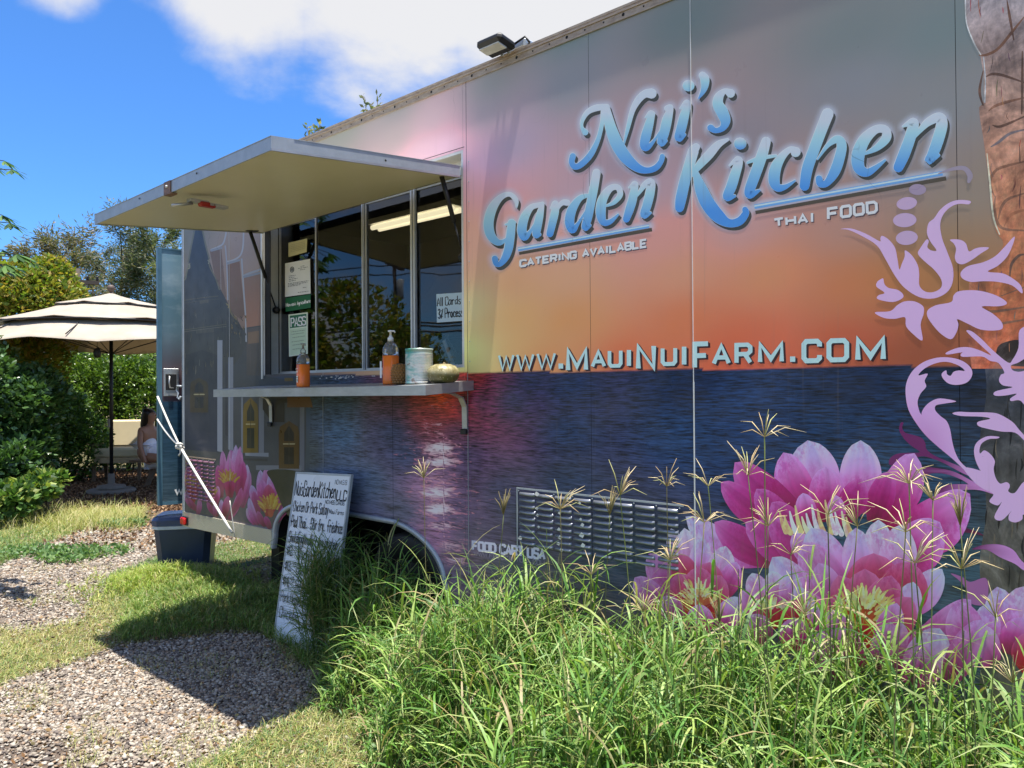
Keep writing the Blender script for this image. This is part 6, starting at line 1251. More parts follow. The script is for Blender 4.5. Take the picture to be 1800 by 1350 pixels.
def person():
    b = AT(257, 806, 12.25); p = tag(empty('person', (b[0], b[1], 0), math.radians(-20)), 'person in a white strapless summer dress with dark hair seated on the picnic bench', 'person')
    sk = simple('skin', (.30, .155, .095), .5, 0, .4, .06, 10); Zs = .47
    # faces +x (to the right); y away from the camera
    body = [(0, 0, Zs+.09, (.14, .16)), (.0, 0, Zs+.24, (.115, .14)), (.02, 0, Zs+.40, (.12, .155)), (.05, 0, Zs+.50, (.09, .12)), (.075, 0, Zs+.565, .05), (.10, 0, Zs+.63, .048), (.115, 0, Zs+.72, (.085, .075)), (.115, 0, Zs+.79, (.075, .07)),
      (.045, -.155, Zs+.50, .052), (.075, -.20, Zs+.26, .040), (.17, -.19, Zs+.03, .030), (.20, -.185, Zs-.01, .026), (.045, .155, Zs+.50, .052), (.14, .20, Zs+.28, .04), (.34, .12, Zs+.28, .03), (.40, .10, Zs+.28, .026),
      (.05, -.09, Zs+.07, .095), (.42, -.10, Zs+.06, .075), (.46, -.10, Zs-.14, .055), (.42, -.10, .07, .038), (.52, -.10, .035, .032), (.05, .09, Zs+.07, .095), (.43, .10, Zs+.06, .075), (.48, .10, Zs-.14, .055), (.45, .10, .07, .038), (.55, .10, .035, .032)]
    E = [(0,1),(1,2),(2,3),(3,4),(4,5),(5,6),(6,7),(3,8),(8,9),(9,10),(10,11),(3,12),(12,13),(13,14),(14,15),(0,16),(16,17),(17,18),(18,19),(19,20),(0,21),(21,22),(22,23),(23,24),(24,25)]
    bo = skin_body('body', body, E, sk, p)
    # fingers
    for hx, hy, hz, dx in ((.20, -.185, Zs-.01, 1), (.40, .10, Zs+.28, 1)):
        for k in range(5): MB().tube([(hx+.0, hy-.02+.01*k, hz), (hx+.035, hy-.022+.011*k, hz-.004), (hx+.062+(.006 if k in (1, 2) else 0)-(.02 if k == 4 else 0), hy-.024+.012*k, hz-.016)], [.009, .008, .006], 6).build('finger', sk, bo)
    MB().lathe([(.0, -.014), (.012, -.01), (.013, .006), (0, .018)], (.205, 0, Zs+.735), 10).build('nose', sk, bo)
    for y in (-.028, .028): MB().lathe([(0, -.008), (.009, 0), (0, .008)], (.192, y, Zs+.765), 8).build('eye', MT['dark'], bo)
    hr = simple('dark_hair', (.012, .009, .008), .45, 0, .4, .3, 60)
    skin_body('hair', [(.09, 0, Zs+.83, (.10, .095)), (.055, 0, Zs+.77, (.115, .105)), (.02, 0, Zs+.66, (.095, .10)), (-.02, 0, Zs+.55, (.07, .09)), (-.05, .01, Zs+.44, .05)], [(0, 1), (1, 2), (2, 3), (3, 4)], hr, p)
    wh = simple('white_dress', (.72, .72, .76), .8, 0, .2, .10, 9, .8)
    skin_body('dress', [(.018, 0, Zs+.41, (.135, .170)), (.005, 0, Zs+.27, (.128, .155)), (0, 0, Zs+.10, (.165, .185)), (.10, 0, Zs+.08, (.12, .20)), (.36, 0, Zs+.06, (.11, .20))], [(0, 1), (1, 2), (2, 3), (3, 4)], wh, p, 2)
person()
# ================================================================ GROUND
def PG(pts): return np.array([G(x, y)[:2] for x, y in pts])
ZN = {}
ZN['grav1'] = PG([(-200,1230),(0,1212),(70,1180),(150,1165),(230,1128),(330,1118),(430,1110),(500,1140),(545,1190),(540,1225),(500,1250),(440,1300),(330,1345),(240,1420),(60,1420),(-200,1420)])
ZN['grav2'] = PG([(-300,1010),(0,1000),(60,962),(150,930),(235,915),(262,895),(330,880),(700,850),(700,900),(420,950),(330,975),(262,985),(215,1010),(160,1050),(130,1095),(60,1110),(0,1100),(-300,1120)])
ZN['mulch'] = PG([(-900,905),(0,912),(120,898),(200,893),(270,893),(330,905),(700,860),(900,800),(900,760),(-900,760)])
def zone(P, x, y): return in_poly(x, y, P)
def fbm(x, y, s, seed=0):
    r = np.random.default_rng(seed); v = np.zeros_like(x); a = 1.
    for o in range(4):
        ph = r.uniform(0, 6.28, 4); an = r.uniform(0, 3.14, 2)
        v += a*(np.sin((x*math.cos(an[0])+y*math.sin(an[0]))*s+ph[0])+np.sin((x*math.cos(an[1]+1.3)+y*math.sin(an[1]+1.3))*s*1.27+ph[1])); s *= 1.9; a *= .55
    return v/3.4
def zones(x, y):
    """0 lawn, 1 gravel, 2 mulch at ground points, with ragged borders"""
    jx = x+.10*fbm(x, y, 5, 1)+rng.normal(0, .035, x.shape); jy = y+.10*fbm(x, y, 5, 2)+rng.normal(0, .05, x.shape)
    z = np.zeros(x.shape, int); z[zone(ZN['grav1'], jx, jy)] = 1; z[zone(ZN['grav2'], jx, jy)] = 1; z[zone(ZN['mulch'], jx, jy)] = 2; return z
def build_ground():
    # near sheet coloured by zone, far sheet continues to the horizon
    xs = np.linspace(-9, 6, 560); ys = np.linspace(-3, 16, 700); Xg, Yg = np.meshgrid(xs, ys, indexing='ij'); x, y = Xg.ravel(), Yg.ravel()
    st = rng.bit_generator.state; jx = x+.10*fbm(x, y, 5, 1); jy = y+.10*fbm(x, y, 5, 2); z = np.zeros(x.shape, int); z[zone(ZN['grav1'], jx, jy)] = 1; z[zone(ZN['grav2'], jx, jy)] = 1; z[zone(ZN['mulch'], jx, jy)] = 2
    cl = np.array([[.20, .165, .08], [.15, .115, .09], [.11, .062, .035]])[z]; cl *= (1+.18*fbm(x, y, 3, 5))[:, None]; red = np.clip(fbm(x, y, 1.7, 9)-.3, 0, 1)[:, None]; cl = cl*(1-red*.5)+np.array([.20, .10, .06])*red*.5
    h = .012*fbm(x, y, 2.2, 3)-.01
    n0, n1 = len(xs), len(ys); I = np.arange(n0*n1).reshape(n0, n1); F = np.stack([I[:-1, :-1], I[1:, :-1], I[1:, 1:], I[:-1, 1:]], -1).reshape(-1, 4)
    def f(k):
        p = k.pos(); n = k.noise(55, 5, .7, p); v = k.voro(48, p); c = k.mix(1.0, k.col(), k.mix(k.rng_(n, .3, .7), (.62,)*3, (1.35,)*3), 'MULTIPLY')
        return k.princ(c, .95, 0, .15, k.bump(v, .9, .02, k.bump(n, .6, .012)))
    mesh_np('ground', np.stack([x, y, h], -1), F, material('soil_ground', f), None, cl, True, 'structure')
    def f2(k):
        p = k.pos(); c = k.mix(k.rng_(k.noise(.3, 6, .6, p), .35, .65), (.10, .105, .035), (.17, .13, .07)); c = k.mix(k.rng_(k.noise(12, 5, .7, p), .35, .7), c, (.07, .06, .03)); return k.princ(c, .95, 0, .15, k.bump(k.noise(20, 4, .6, p), .5, .03))
    mesh_np('field', np.array([(-900, -900, -.035), (900, -900, -.035), (900, 1500, -.035), (-900, 1500, -.035)]), np.array([[0, 1, 2, 3]]), material('dry_field', f2), None, None, False, 'structure')
    # dry hillside behind the hedge
    V = []; 
    for i, x in enumerate(np.linspace(-60, 30, 60)):
        for j, t in enumerate(np.linspace(0, 1, 8)): V.append((x, 34+t*60, -.1+2.9*math.sin(t*math.pi*.6)*(1+.25*math.sin(x*.12)+.1*math.sin(x*.5))))
    I = np.arange(480).reshape(60, 8); F = np.stack([I[:-1, :-1], I[1:, :-1], I[1:, 1:], I[:-1, 1:]], -1).reshape(-1, 4)
    mesh_np('hill', V, F, material('dry_hill', lambda k: k.princ(k.mix(k.noise(1.2, 6, .7, k.pos()), (.32, .25, .14), (.16, .15, .06)), .95)), None, None, True, 'structure')
build_ground()

def scatter_cam(n, x0, x1, y0, y1, power=1.6, z=0.0):
    """random ground points whose density falls off with distance"""
    r0_, r1_ = y0, y1; u = rng.random(n); Y = (r0_**(2-power)+u*(r1_**(2-power)-r0_**(2-power)))**(1/(2-power)); X_ = rng.uniform(x0, x1, n)*Y; return X_, Y
# ---- gravel
def build_gravel():
    ico = [(-.53,0,.85),(.53,0,.85),(-.53,0,-.85),(.53,0,-.85),(0,.85,.53),(0,.85,-.53),(0,-.85,.53),(0,-.85,-.53),(.85,.53,0),(-.85,.53,0),(.85,-.53,0),(-.85,-.53,0)]
    ifc = [(0,4,1),(0,9,4),(9,5,4),(4,5,8),(4,8,1),(8,10,1),(8,3,10),(5,3,8),(5,2,3),(2,7,3),(7,10,3),(7,6,10),(7,11,6),(11,0,6),(0,1,6),(6,1,10),(9,0,11),(9,11,2),(9,2,5),(7,2,11)]
    ico = np.array(ico); ifc = np.array(ifc)
    x, y = scatter_cam(330000, -1.25, .05, 2.8, 9.0, 1.35); z = zones(x, y); dn = fbm(x, y, 2.1, 31); keep = ((z == 1) & (rng.random(len(x)) < np.clip(1.15-1.1*np.clip(dn-.35, 0, 1)*2.2, .25, 1))) | ((z == 0) & (rng.random(len(x)) < .07)); x, y = x[keep], y[keep]
    sl2 = w2loc(np.stack([x, y, x*0], -1)); k2 = sl2[:, 1] < 1.5; x, y = x[k2][:120000], y[k2][:120000]; n = len(x); print('gravel', n)
    sz = rng.uniform(.004, .0088, n)*(1+.6*(rng.random(n) < .12)); sz = np.maximum(sz, sz*y/5.0); S = np.stack([sz*rng.uniform(.9, 1.5, n), sz*rng.uniform(.8, 1.2, n), sz*rng.uniform(.45, .8, n)], -1)
    a = rng.uniform(0, 6.28, n); tl_ = rng.uniform(-.5, .5, n); V = ico[None]*S[:, None]*(1+rng.uniform(-.22, .22, (n, 12, 1)))
    ca, sa = np.cos(a)[:, None], np.sin(a)[:, None]; ct, s_t = np.cos(tl_)[:, None], np.sin(tl_)[:, None]
    X_, Y_, Z_ = V[..., 0], V[..., 1], V[..., 2]; X2 = X_*ct+Z_*s_t; Z2 = -X_*s_t+Z_*ct; V = np.stack([X2*ca-Y_*sa+x[:, None], X2*sa+Y_*ca+y[:, None], Z2+(sz*rng.uniform(-.1, .7, n)-.002+.012*fbm(x, y, 2.2, 3)-.004)[:, None]], -1)
    F = (ifc[None]+np.arange(n)[:, None, None]*12).reshape(-1, 3)
    pal = np.array([[.32, .275, .22], [.24, .20, .16], [.39, .34, .28], [.17, .14, .115], [.30, .215, .145], [.43, .39, .33], [.14, .115, .10]]); c = pal[rng.integers(0, len(pal), n)]*rng.uniform(.8, 1.15, (n, 1))
    mesh_np('gravel', V.reshape(-1, 3), F, colmat('gravel_stone', .85, 0, .25, .2, 120, .2), None, np.repeat(c, 12, 0), False, 'stuff')
build_gravel()
# ---- blades
def blades(name, x, y, h, w, lean, cols, S=4, base_z=0.0, mat=None, parent=None, droop=1.0, dirv=None, kind='stuff', tipcol=None, z0=None, spread=0.0):
    n = len(x); a = rng.uniform(0, 2*math.pi, n) if dirv is None else dirv; ln = lean*rng.uniform(.4, 1.5, n)
    t = np.linspace(0, 1, S+1)[None, :]; hh = h[:, None]; out = ln[:, None]*hh*(t**1.7); zz = hh*(t-droop*.42*np.minimum(1.4, ln[:, None])**1.5*t**2.6)
    ca, sa = np.cos(a)[:, None], np.sin(a)[:, None]; tw = rng.uniform(-.9, .9, n)[:, None]*t; px_, py_ = -np.sin(a[:, None]+tw), np.cos(a[:, None]+tw)
    wd = w[:, None]*np.clip(1-t**2.2, .04, 1)*(.55+.45*np.minimum(1, t*5)); b0 = (np.zeros(n) if z0 is None else z0)[:, None]+base_z
    cx = x[:, None]+ca*out+rng.normal(0, .02, (n, 1))*t*hh; cy = y[:, None]+sa*out; V = np.empty((n, S+1, 2, 3))
    V[:, :, 0, 0] = cx+px_*wd/2; V[:, :, 0, 1] = cy+py_*wd/2; V[:, :, 1, 0] = cx-px_*wd/2; V[:, :, 1, 1] = cy-py_*wd/2; V[:, :, 0, 2] = zz+b0; V[:, :, 1, 2] = zz+b0-wd*.15
    k = 2*(S+1); q = np.array([[2*i, 2*i+1, 2*i+3, 2*i+2] for i in range(S)]); F = (q[None]+np.arange(n)[:, None, None]*k).reshape(-1, 4)
    c = np.repeat(cols[:, None, :], k, 1).reshape(n, S+1, 2, 3)
    if tipcol is not None: tt = np.clip((t-.55)/.45, 0, 1)[..., None, None]; m = (rng.random(n) < .5)[:, None, None, None]; c = np.where(m, c*(1-tt)+np.array(tipcol)*tt, c)
    return mesh_np(name, V.reshape(-1, 3), F, mat or MT['grass'], parent, c.reshape(-1, 3), True, kind)
GREENS = np.array([[.085, .17, .035], [.12, .21, .045], [.06, .13, .03], [.15, .23, .06], [.19, .24, .08], [.10, .19, .05]])
DRY = np.array([[.46, .42, .18], [.40, .38, .14], [.30, .33, .10], [.52, .46, .25], [.26, .32, .09]])
def pick(P, n, s=.15): return np.clip(P[rng.integers(0, len(P), n)]*rng.uniform(1-s, 1+s, (n, 1)), 0, .8)
def build_grass():
    # tall tussock grass along the trailer: mound in trailer coordinates
    def leafy(name, s, d, H, per, L0, wid, cols, S=5, elev=(.75, 1.45), droop=1.6, tip=(.36, .38, .15)):
        """upright stems carrying arching leaves at every height"""
        n = len(s); P = loc2w(np.stack([s, -d, s*0], -1)); k = np.repeat(np.arange(n), per); m = len(k); fr = rng.random(m)**.8; la = rng.uniform(0, 6.28, n); ll = rng.uniform(0, .28, n)
        z0 = H[k]*fr; bx = P[k, 0]+np.cos(la[k])*ll[k]*z0+rng.normal(0, .006, m); by = P[k, 1]+np.sin(la[k])*ll[k]*z0+rng.normal(0, .006, m); az = rng.uniform(0, 6.28, m); L_ = L0*rng.uniform(.5, 1.35, m)*np.clip(H[k]/.35, .45, 1.25); el = rng.uniform(elev[0], elev[1], m)
        t = np.linspace(0, 1, S+1)[None, :]; dr = (droop*rng.uniform(.35, 1.35, m))[:, None]; an = el[:, None]-dr*t; st = (L_/S)[:, None]
        ox = np.concatenate([np.zeros((m, 1)), np.cumsum(np.cos(an[:, :-1])*st, 1)], 1); oz = np.concatenate([np.zeros((m, 1)), np.cumsum(np.sin(an[:, :-1])*st, 1)], 1); bend = (rng.normal(0, .25, m))[:, None]*t
        cx = bx[:, None]+np.cos(az[:, None]+bend)*ox; cy = by[:, None]+np.sin(az[:, None]+bend)*ox; cz = np.maximum(z0[:, None]+oz, .004)
        w = (wid*rng.uniform(.5, 1.25, m))[:, None]*np.clip(1-t**2.4, .05, 1)*(.5+.5*np.minimum(1, t*6)); ro = rng.normal(0, .45, m)[:, None]+.6*bend; wx = -np.sin(az[:, None])*np.cos(ro); wy = np.cos(az[:, None])*np.cos(ro); wz = np.sin(ro)
        V = np.empty((m, S+1, 2, 3)); 
        for j, sg in enumerate((.5, -.5)): V[:, :, j, 0] = cx+wx*w*sg; V[:, :, j, 1] = cy+wy*w*sg; V[:, :, j, 2] = cz+wz*w*sg
        kk_ = 2*(S+1); q = np.array([[2*i, 2*i+1, 2*i+3, 2*i+2] for i in range(S)]); F = (q[None]+np.arange(m)[:, None, None]*kk_).reshape(-1, 4)
        c = pick(cols, m, .28); c = np.repeat(c[:, None, :], kk_, 1).reshape(m, S+1, 2, 3); tt = np.clip((t-.6)/.4, 0, 1)[..., None, None]; mk = (rng.random(m) < .30)[:, None, None, None]; c = np.where(mk, c*(1-tt)+np.array(tip)*tt, c)
        dd_ = (rng.random(m) < .055)[:, None, None, None]; c = np.where(dd_, np.array([.36, .29, .15]), c)
        mesh_np(name, V.reshape(-1, 3), F, MT['grass'], None, c.reshape(-1, 3), True, 'stuff')
        # the stems
        a_ = la[:, None]; t2 = np.array([[0, .5, 1.]]); V = np.empty((n, 3, 2, 3)); cxx = P[:, 0:1]+np.cos(a_)*(ll*H)[:, None]*t2; cyy = P[:, 1:2]+np.sin(a_)*(ll*H)[:, None]*t2
        for j, sg in enumerate((.5, -.5)): V[:, :, j, 0] = cxx-np.sin(a_)*wid*.35*sg; V[:, :, j, 1] = cyy+np.cos(a_)*wid*.35*sg; V[:, :, j, 2] = H[:, None]*t2
        F = (np.array([[0, 1, 3, 2], [2, 3, 5, 4]])[None]+np.arange(n)[:, None, None]*6).reshape(-1, 4); mesh_np(name, V.reshape(-1, 3), F, MT['grass'], None, np.repeat(pick(np.array([[.10, .14, .04], [.22, .22, .09]]), n), 6, 0), True, 'stuff')
    def field(n, s0, s1, d0, d1, hfun): s = rng.uniform(s0, s1, n); d = rng.uniform(d0, d1, n); h = hfun(s, d); k = h > .03; return s[k], d[k], h[k]*rng.uniform(.6, 1.15, k.sum())
    def edge(s):   # how far the tall grass stands out from the side
        return np.interp(s, [1.0, 1.6, 2.1, 2.56, 3.0, 3.55, 4.2, 7.0], [.05, .08, .18, .40, .64, .86, 1.1, 1.45])
    def hf(s, d):
        e = edge(s)*(1+.10*np.sin(s*7)+.06*np.sin(s*17)); f = np.clip((e-d)/.30, 0, 1)**.6; top = np.interp(s, [1.0, 1.9, 2.2, 2.55, 3.2, 4.0, 5.0, 7.0], [.06, .12, .30, .46, .44, .57, .61, .60]); near = np.clip(1-(d-.25)*.30, .55, 1)
        return top*f*near*(1+.16*np.sin(s*5+d*3)+.12*np.sin(s*11+d*7))
    leafy('tall_grass', *field(5900, 1.9, 6.4, .03, 1.85, hf), 7, .21, .0102, np.concatenate([GREENS, GREENS, np.array([[.24, .32, .09], [.30, .36, .12], [.05, .11, .03]])])*np.array([1.22, 1.36, 1.15]))
    leafy('tall_grass', *field(600, 2.0, 6.4, .03, 1.7, lambda s, d: hf(s, d)*1.25), 4, .26, .0085, np.array([[.30, .36, .12], [.20, .30, .08], [.36, .34, .15]]), 6, (.9, 1.5), 1.9)
    ts = rng.normal(2.36, .07, 230); td = np.abs(rng.normal(.20, .07, 230)); leafy('tall_grass', ts, td, rng.uniform(.25, .62, 230), 9, .26, .007, GREENS, 6, (.9, 1.45), 1.8)
    # medium grass in front of the axle, by the board and under the hatch
    def hm(s, d):
        e = np.interp(s, [-.3, 0, .5, .9, 1.4, 1.9, 2.6], [.15, .45, .75, 1.0, .98, .7, .5]); P = loc2w(np.stack([s, -d, s*0], -1)); g = zone(ZN['grav1'], P[:, 0], P[:, 1]); bd = np.where((s > 1.2) & (s < 2.7) & (d > .03), .48, 1); return bd*np.where(g, 0, np.clip((e-d)/.55, 0.0, 1)**.8*(.22+.05*np.sin(s*6))*np.interp(s, [-.3, .6, 1.6, 2.4], [.6, .8, 1.2, 1.35]))
    leafy('meadow_grass', *field(5200, -.3, 2.6, -.25, 1.05, lambda s, d: hm(s, d)*.62), 6, .17, .0055, np.array([[.12, .22, .04], [.16, .26, .05], [.22, .30, .07], [.28, .32, .09], [.09, .17, .03]]), 4)
    # yellow-green clump left of the bin
    m = 1500; cx, cy = G(300, 1028)[:2]; x = cx+rng.normal(0, .27, m); y = cy+rng.normal(0, .22, m); Lc = w2loc(np.stack([x, y, x*0], -1)); f = np.exp(-((x-cx)**2/.16+(y-cy)**2/.10)); leafy('meadow_grass', Lc[:, 0], -Lc[:, 1], .02+.12*f, 6, .17, .0055, np.array([[.26, .36, .05], [.34, .40, .08], [.42, .42, .13], [.18, .30, .04]]), 4)
    # short dry lawn
    x, y = scatter_cam(400000, -1.25, .12, 2.9, 10.5, 1.4); z = zones(x, y); d = w2loc(np.stack([x, y, x*0], -1)); out_ = -d[:, 1]
    mm = (z == 0) & ((out_ > -.1) | (d[:, 0] < -.2)); dens = np.clip(.8+.5*fbm(x, y, 2.6, 7), .2, 1); mm &= rng.random(len(x)) < dens; x, y = x[mm], y[mm]; n = len(x); print('lawn', n)
    g = np.clip(.5+.6*fbm(x, y, 1.5, 11), 0, 1); up = (y > 6.2) & (x < -2.3); g = np.where(up, np.clip(g*.3+.75-(y-7.7)*.5, 0, 1), g*.55)
    c = np.where((rng.random(n) < g)[:, None], pick(np.array([[.13, .22, .055], [.17, .25, .08], [.10, .19, .06]]), n), pick(DRY, n)); h = rng.uniform(.02, .055, n)*(1+.5*fbm(x, y, 4, 3))*np.where(up, 1.35, 1); 
    blades('lawn_grass', x, y, np.maximum(h, .012), rng.uniform(.0028, .0052, n)*np.maximum(1, y/5), 1.1, c, 2)
    # sparse tufts growing through the gravel
    x, y = scatter_cam(26000, -.72, .0, 2.8, 9, 1.4); z = zones(x, y); b = fbm(x, y, 6, 21); mm = (z == 1) & (b > .25); x, y = x[mm], y[mm]; n = len(x)
    blades('lawn_grass', x, y, rng.uniform(.015, .055, n), rng.uniform(.002, .0035, n), 1.0, pick(DRY, n), 2)
    # taller dry fringe at the edge of the mulch
    n = 5200; px_ = rng.uniform(-60, 250, n); py_ = rng.normal(915, 9, n); P = np.array([G(a, b)[:2] for a, b in zip(px_, py_)]); P[:, 1] += rng.normal(0, .15, n)
    blades('meadow_grass', P[:, 0], P[:, 1], rng.uniform(.05, .24, n), rng.uniform(.004, .007, n), .8, pick(DRY, n), 3)
build_grass()
# broad-leaved weeds on the upper lawn
def weeds():
    spots = [(505-150, 0)]; pts = []
    lm = MT['leaf']
    for (px_, py_, r, lab) in [(118,985,.16,'green leafy weed clump on the lawn edge near the upper gravel path'),(165,975,.20,'widest green weed mat on the lawn below the parasol base'),(215,925,.15,'small round green weed clump between the lawn and the cooler bin'),(60,975,.18,'green weed clump nearest the left border of the upper lawn')]:
        c = G(px_, py_); n = 420; a = rng.uniform(0, 6.28, n); rr = r*np.sqrt(rng.random(n))*1.2; o = empty('weed_clump', (c[0], c[1], 0)); leaves('foliage', np.stack([rr*np.cos(a)*1.5, rr*np.sin(a), rng.uniform(.0, .07, n)], -1), .045, .016, pick(np.array([[.10, .20, .07], [.15, .26, .09], [.20, .30, .12]]), n), lm, o, up=.5)
        tag(o, lab, 'weed', 'weed clumps on the lawn')
# ---- leaves
def leaves(name, P, L_, W_, cols, mat, parent=None, up=.3, kind=None, hang=0.0, dirs=None, jitter=.3):
    n = len(P); d = rng.normal(0, 1, (n, 3)) if dirs is None else dirs+rng.normal(0, jitter, (n, 3)); d[:, 2] = d[:, 2]*.6+up-hang; d /= np.linalg.norm(d, axis=1, keepdims=True)
    r = rng.normal(0, 1, (n, 3)); s = np.cross(d, r); s /= np.linalg.norm(s, axis=1, keepdims=True)+1e-9; nr = np.cross(s, d)
    l = (L_*rng.uniform(.6, 1.25, n))[:, None]; w = (W_*rng.uniform(.7, 1.2, n))[:, None]
    v0 = P; v1 = P+d*l*.5+s*w-nr*w*.25; v2 = P+d*l-nr*l*.12; v3 = P+d*l*.5-s*w-nr*w*.25; vm = P+d*l*.5
    V = np.stack([v0, v1, v2, v3, vm], 1).reshape(-1, 3); q = np.array([[0, 1, 4], [1, 2, 4], [4, 2, 3], [0, 4, 3]]); F = (q[None]+np.arange(n)[:, None, None]*5).reshape(-1, 3)
    return mesh_np(name, V, F, mat, parent, np.repeat(cols, 5, 0), False, kind)
def blob_points(blobs, n, shell=.35):
    """points in the outer part of a union of ellipsoids (centre, radii, weight)"""
    w = np.array([b[2] for b in blobs], float); w /= w.sum(); k = rng.choice(len(blobs), n, p=w); C = np.array([b[0] for b in blobs])[k]; R = np.array([b[1] for b in blobs])[k]
    d = rng.normal(0, 1, (n, 3)); d /= np.linalg.norm(d, axis=1, keepdims=True); rr = (1-shell*rng.random(n)**1.5)[:, None]; return C+d*rr*R, d
def shrub(name, label, cat, blobs, nleaf, L_, W_, pal, mat, group=None, stems=7, up=.25, coretint=None, twig=True, base=None):
    cs = np.array([b[0] for b in blobs]); c = cs.mean(0); o = tag(empty(name, (c[0], c[1], 0)), label, cat, group); off = np.array([c[0], c[1], 0])
    sub = []
    for b in blobs:   # break each lobe up into small clumps
        for _ in range(9):
            d = rng.normal(0, 1, 3); d /= np.linalg.norm(d); d[2] = abs(d[2])*.9-.1 if rng.random() < .75 else d[2]; p = np.array(b[0])+d*np.array(b[1])*rng.uniform(.55, 1.0); r = np.array(b[1])*rng.uniform(.22, .42); sub.append((p, r, b[2]*.12))
    P, d = blob_points(list(blobs)+sub, nleaf); k = P[:, 2] > .02; P, d = P[k], d[k]; n = len(P); leaves('foliage', P-off, L_, W_, pick(pal, n, .25), mat, o, up, dirs=d*.7, jitter=.6)
    mb = MB()
    for i in range(stems):
        b = blobs[i % len(blobs)]; a = rng.uniform(0, 6.28); e = np.array(b[0])+rng.normal(0, .5, 3)*np.array(b[1])*.6-off; s0 = np.array([e[0]*.4+rng.normal(0, .06), e[1]*.4+rng.normal(0, .06), -.02]); md = (s0+e)/2+rng.normal(0, .05, 3); mb.tube([s0, md, e], [.022, .015, .006], 6)
    mb.build('stem', MT['bark'], o); return o
HED = np.array([[.08, .155, .02], [.12, .21, .03], [.06, .12, .018], [.17, .25, .04], [.045, .09, .015]]); YEL = np.array([[.24, .27, .035], [.17, .24, .03], [.30, .27, .04], [.10, .17, .025], [.30, .22, .05]]); DKG = np.array([[.05, .11, .03], [.07, .15, .04], [.035, .08, .02], [.10, .19, .06]])
def px_blob(x, y, Y, rx, rz, ry=None, w=1): c = AT(x, y, Y); s = Y/FPX; return (tuple(c), (rx*s, (ry if ry else rx*s*.8), rz*s), w)
def build_hedges():
    shrub('hedge_shrub', 'bright green glossy hedge bush behind the parasol pole, between cream seat and yellow bush', 'shrub', [px_blob(215,720,15.2,90,100,.9,2), px_blob(150,700,15.4,70,90,.8,2), px_blob(290,700,15.6,90,95,.9,2), px_blob(200,660,15.8,110,45,.9,1.5), px_blob(260,780,15.8,100,90,.8,1.2)], 30000, .085, .024, HED, MT['gloss_leaf'], 'hedge bushes behind the seating')
    shrub('hedge_shrub', 'rounded green hedge bush low beside the cream garden seat, left of it', 'shrub', [px_blob(130,780,13.6,60,65,.6,2), px_blob(105,730,13.9,45,50,.5,1), px_blob(80,810,13.3,50,50,.5,1)], 13000, .075, .021, HED*np.array([.85, .95, 1]), MT['gloss_leaf'], 'hedge bushes behind the seating')
    shrub('flowering_bush', 'tall yellow-green bush with orange tips rising behind the left half of the parasol', 'bush', [px_blob(60,560,13.0,75,100,.8,2), px_blob(90,500,13.2,38,50,.5,1.4), px_blob(20,540,12.8,55,80,.7,1.5), px_blob(35,640,12.6,70,70,.8,1.5), px_blob(110,540,13.4,30,40,.4,.8), px_blob(-60,560,12.6,80,110,.9,1.5)], 24000, .10, .026, YEL, MT['leaf'])
    shrub('shade_shrub', 'dark green broad shrub filling the left border beside the mulch', 'shrub', [px_blob(20,740,10.2,70,90,.6,2), px_blob(-60,700,10,90,130,.8,1.5), px_blob(60,700,10.5,45,60,.45,1.2), px_blob(15,830,9.8,50,55,.45,1), px_blob(50,790,10.2,40,50,.4,1)], 16000, .11, .027, DKG, MT['gloss_leaf'])
    shrub('low_shrub', 'low leafy shrub with lime leaves sprawling over the mulch edge', 'shrub', [px_blob(15,880,9.0,40,30,.3,1), px_blob(60,860,9.4,35,22,.28,1), px_blob(85,845,9.7,24,16,.2,.5)], 1700, .11, .035, np.array([[.08, .16, .04], [.12, .22, .05], [.05, .11, .03], [.26, .32, .07]]), MT['leaf'], stems=9)
    weeds()
build_hedges()
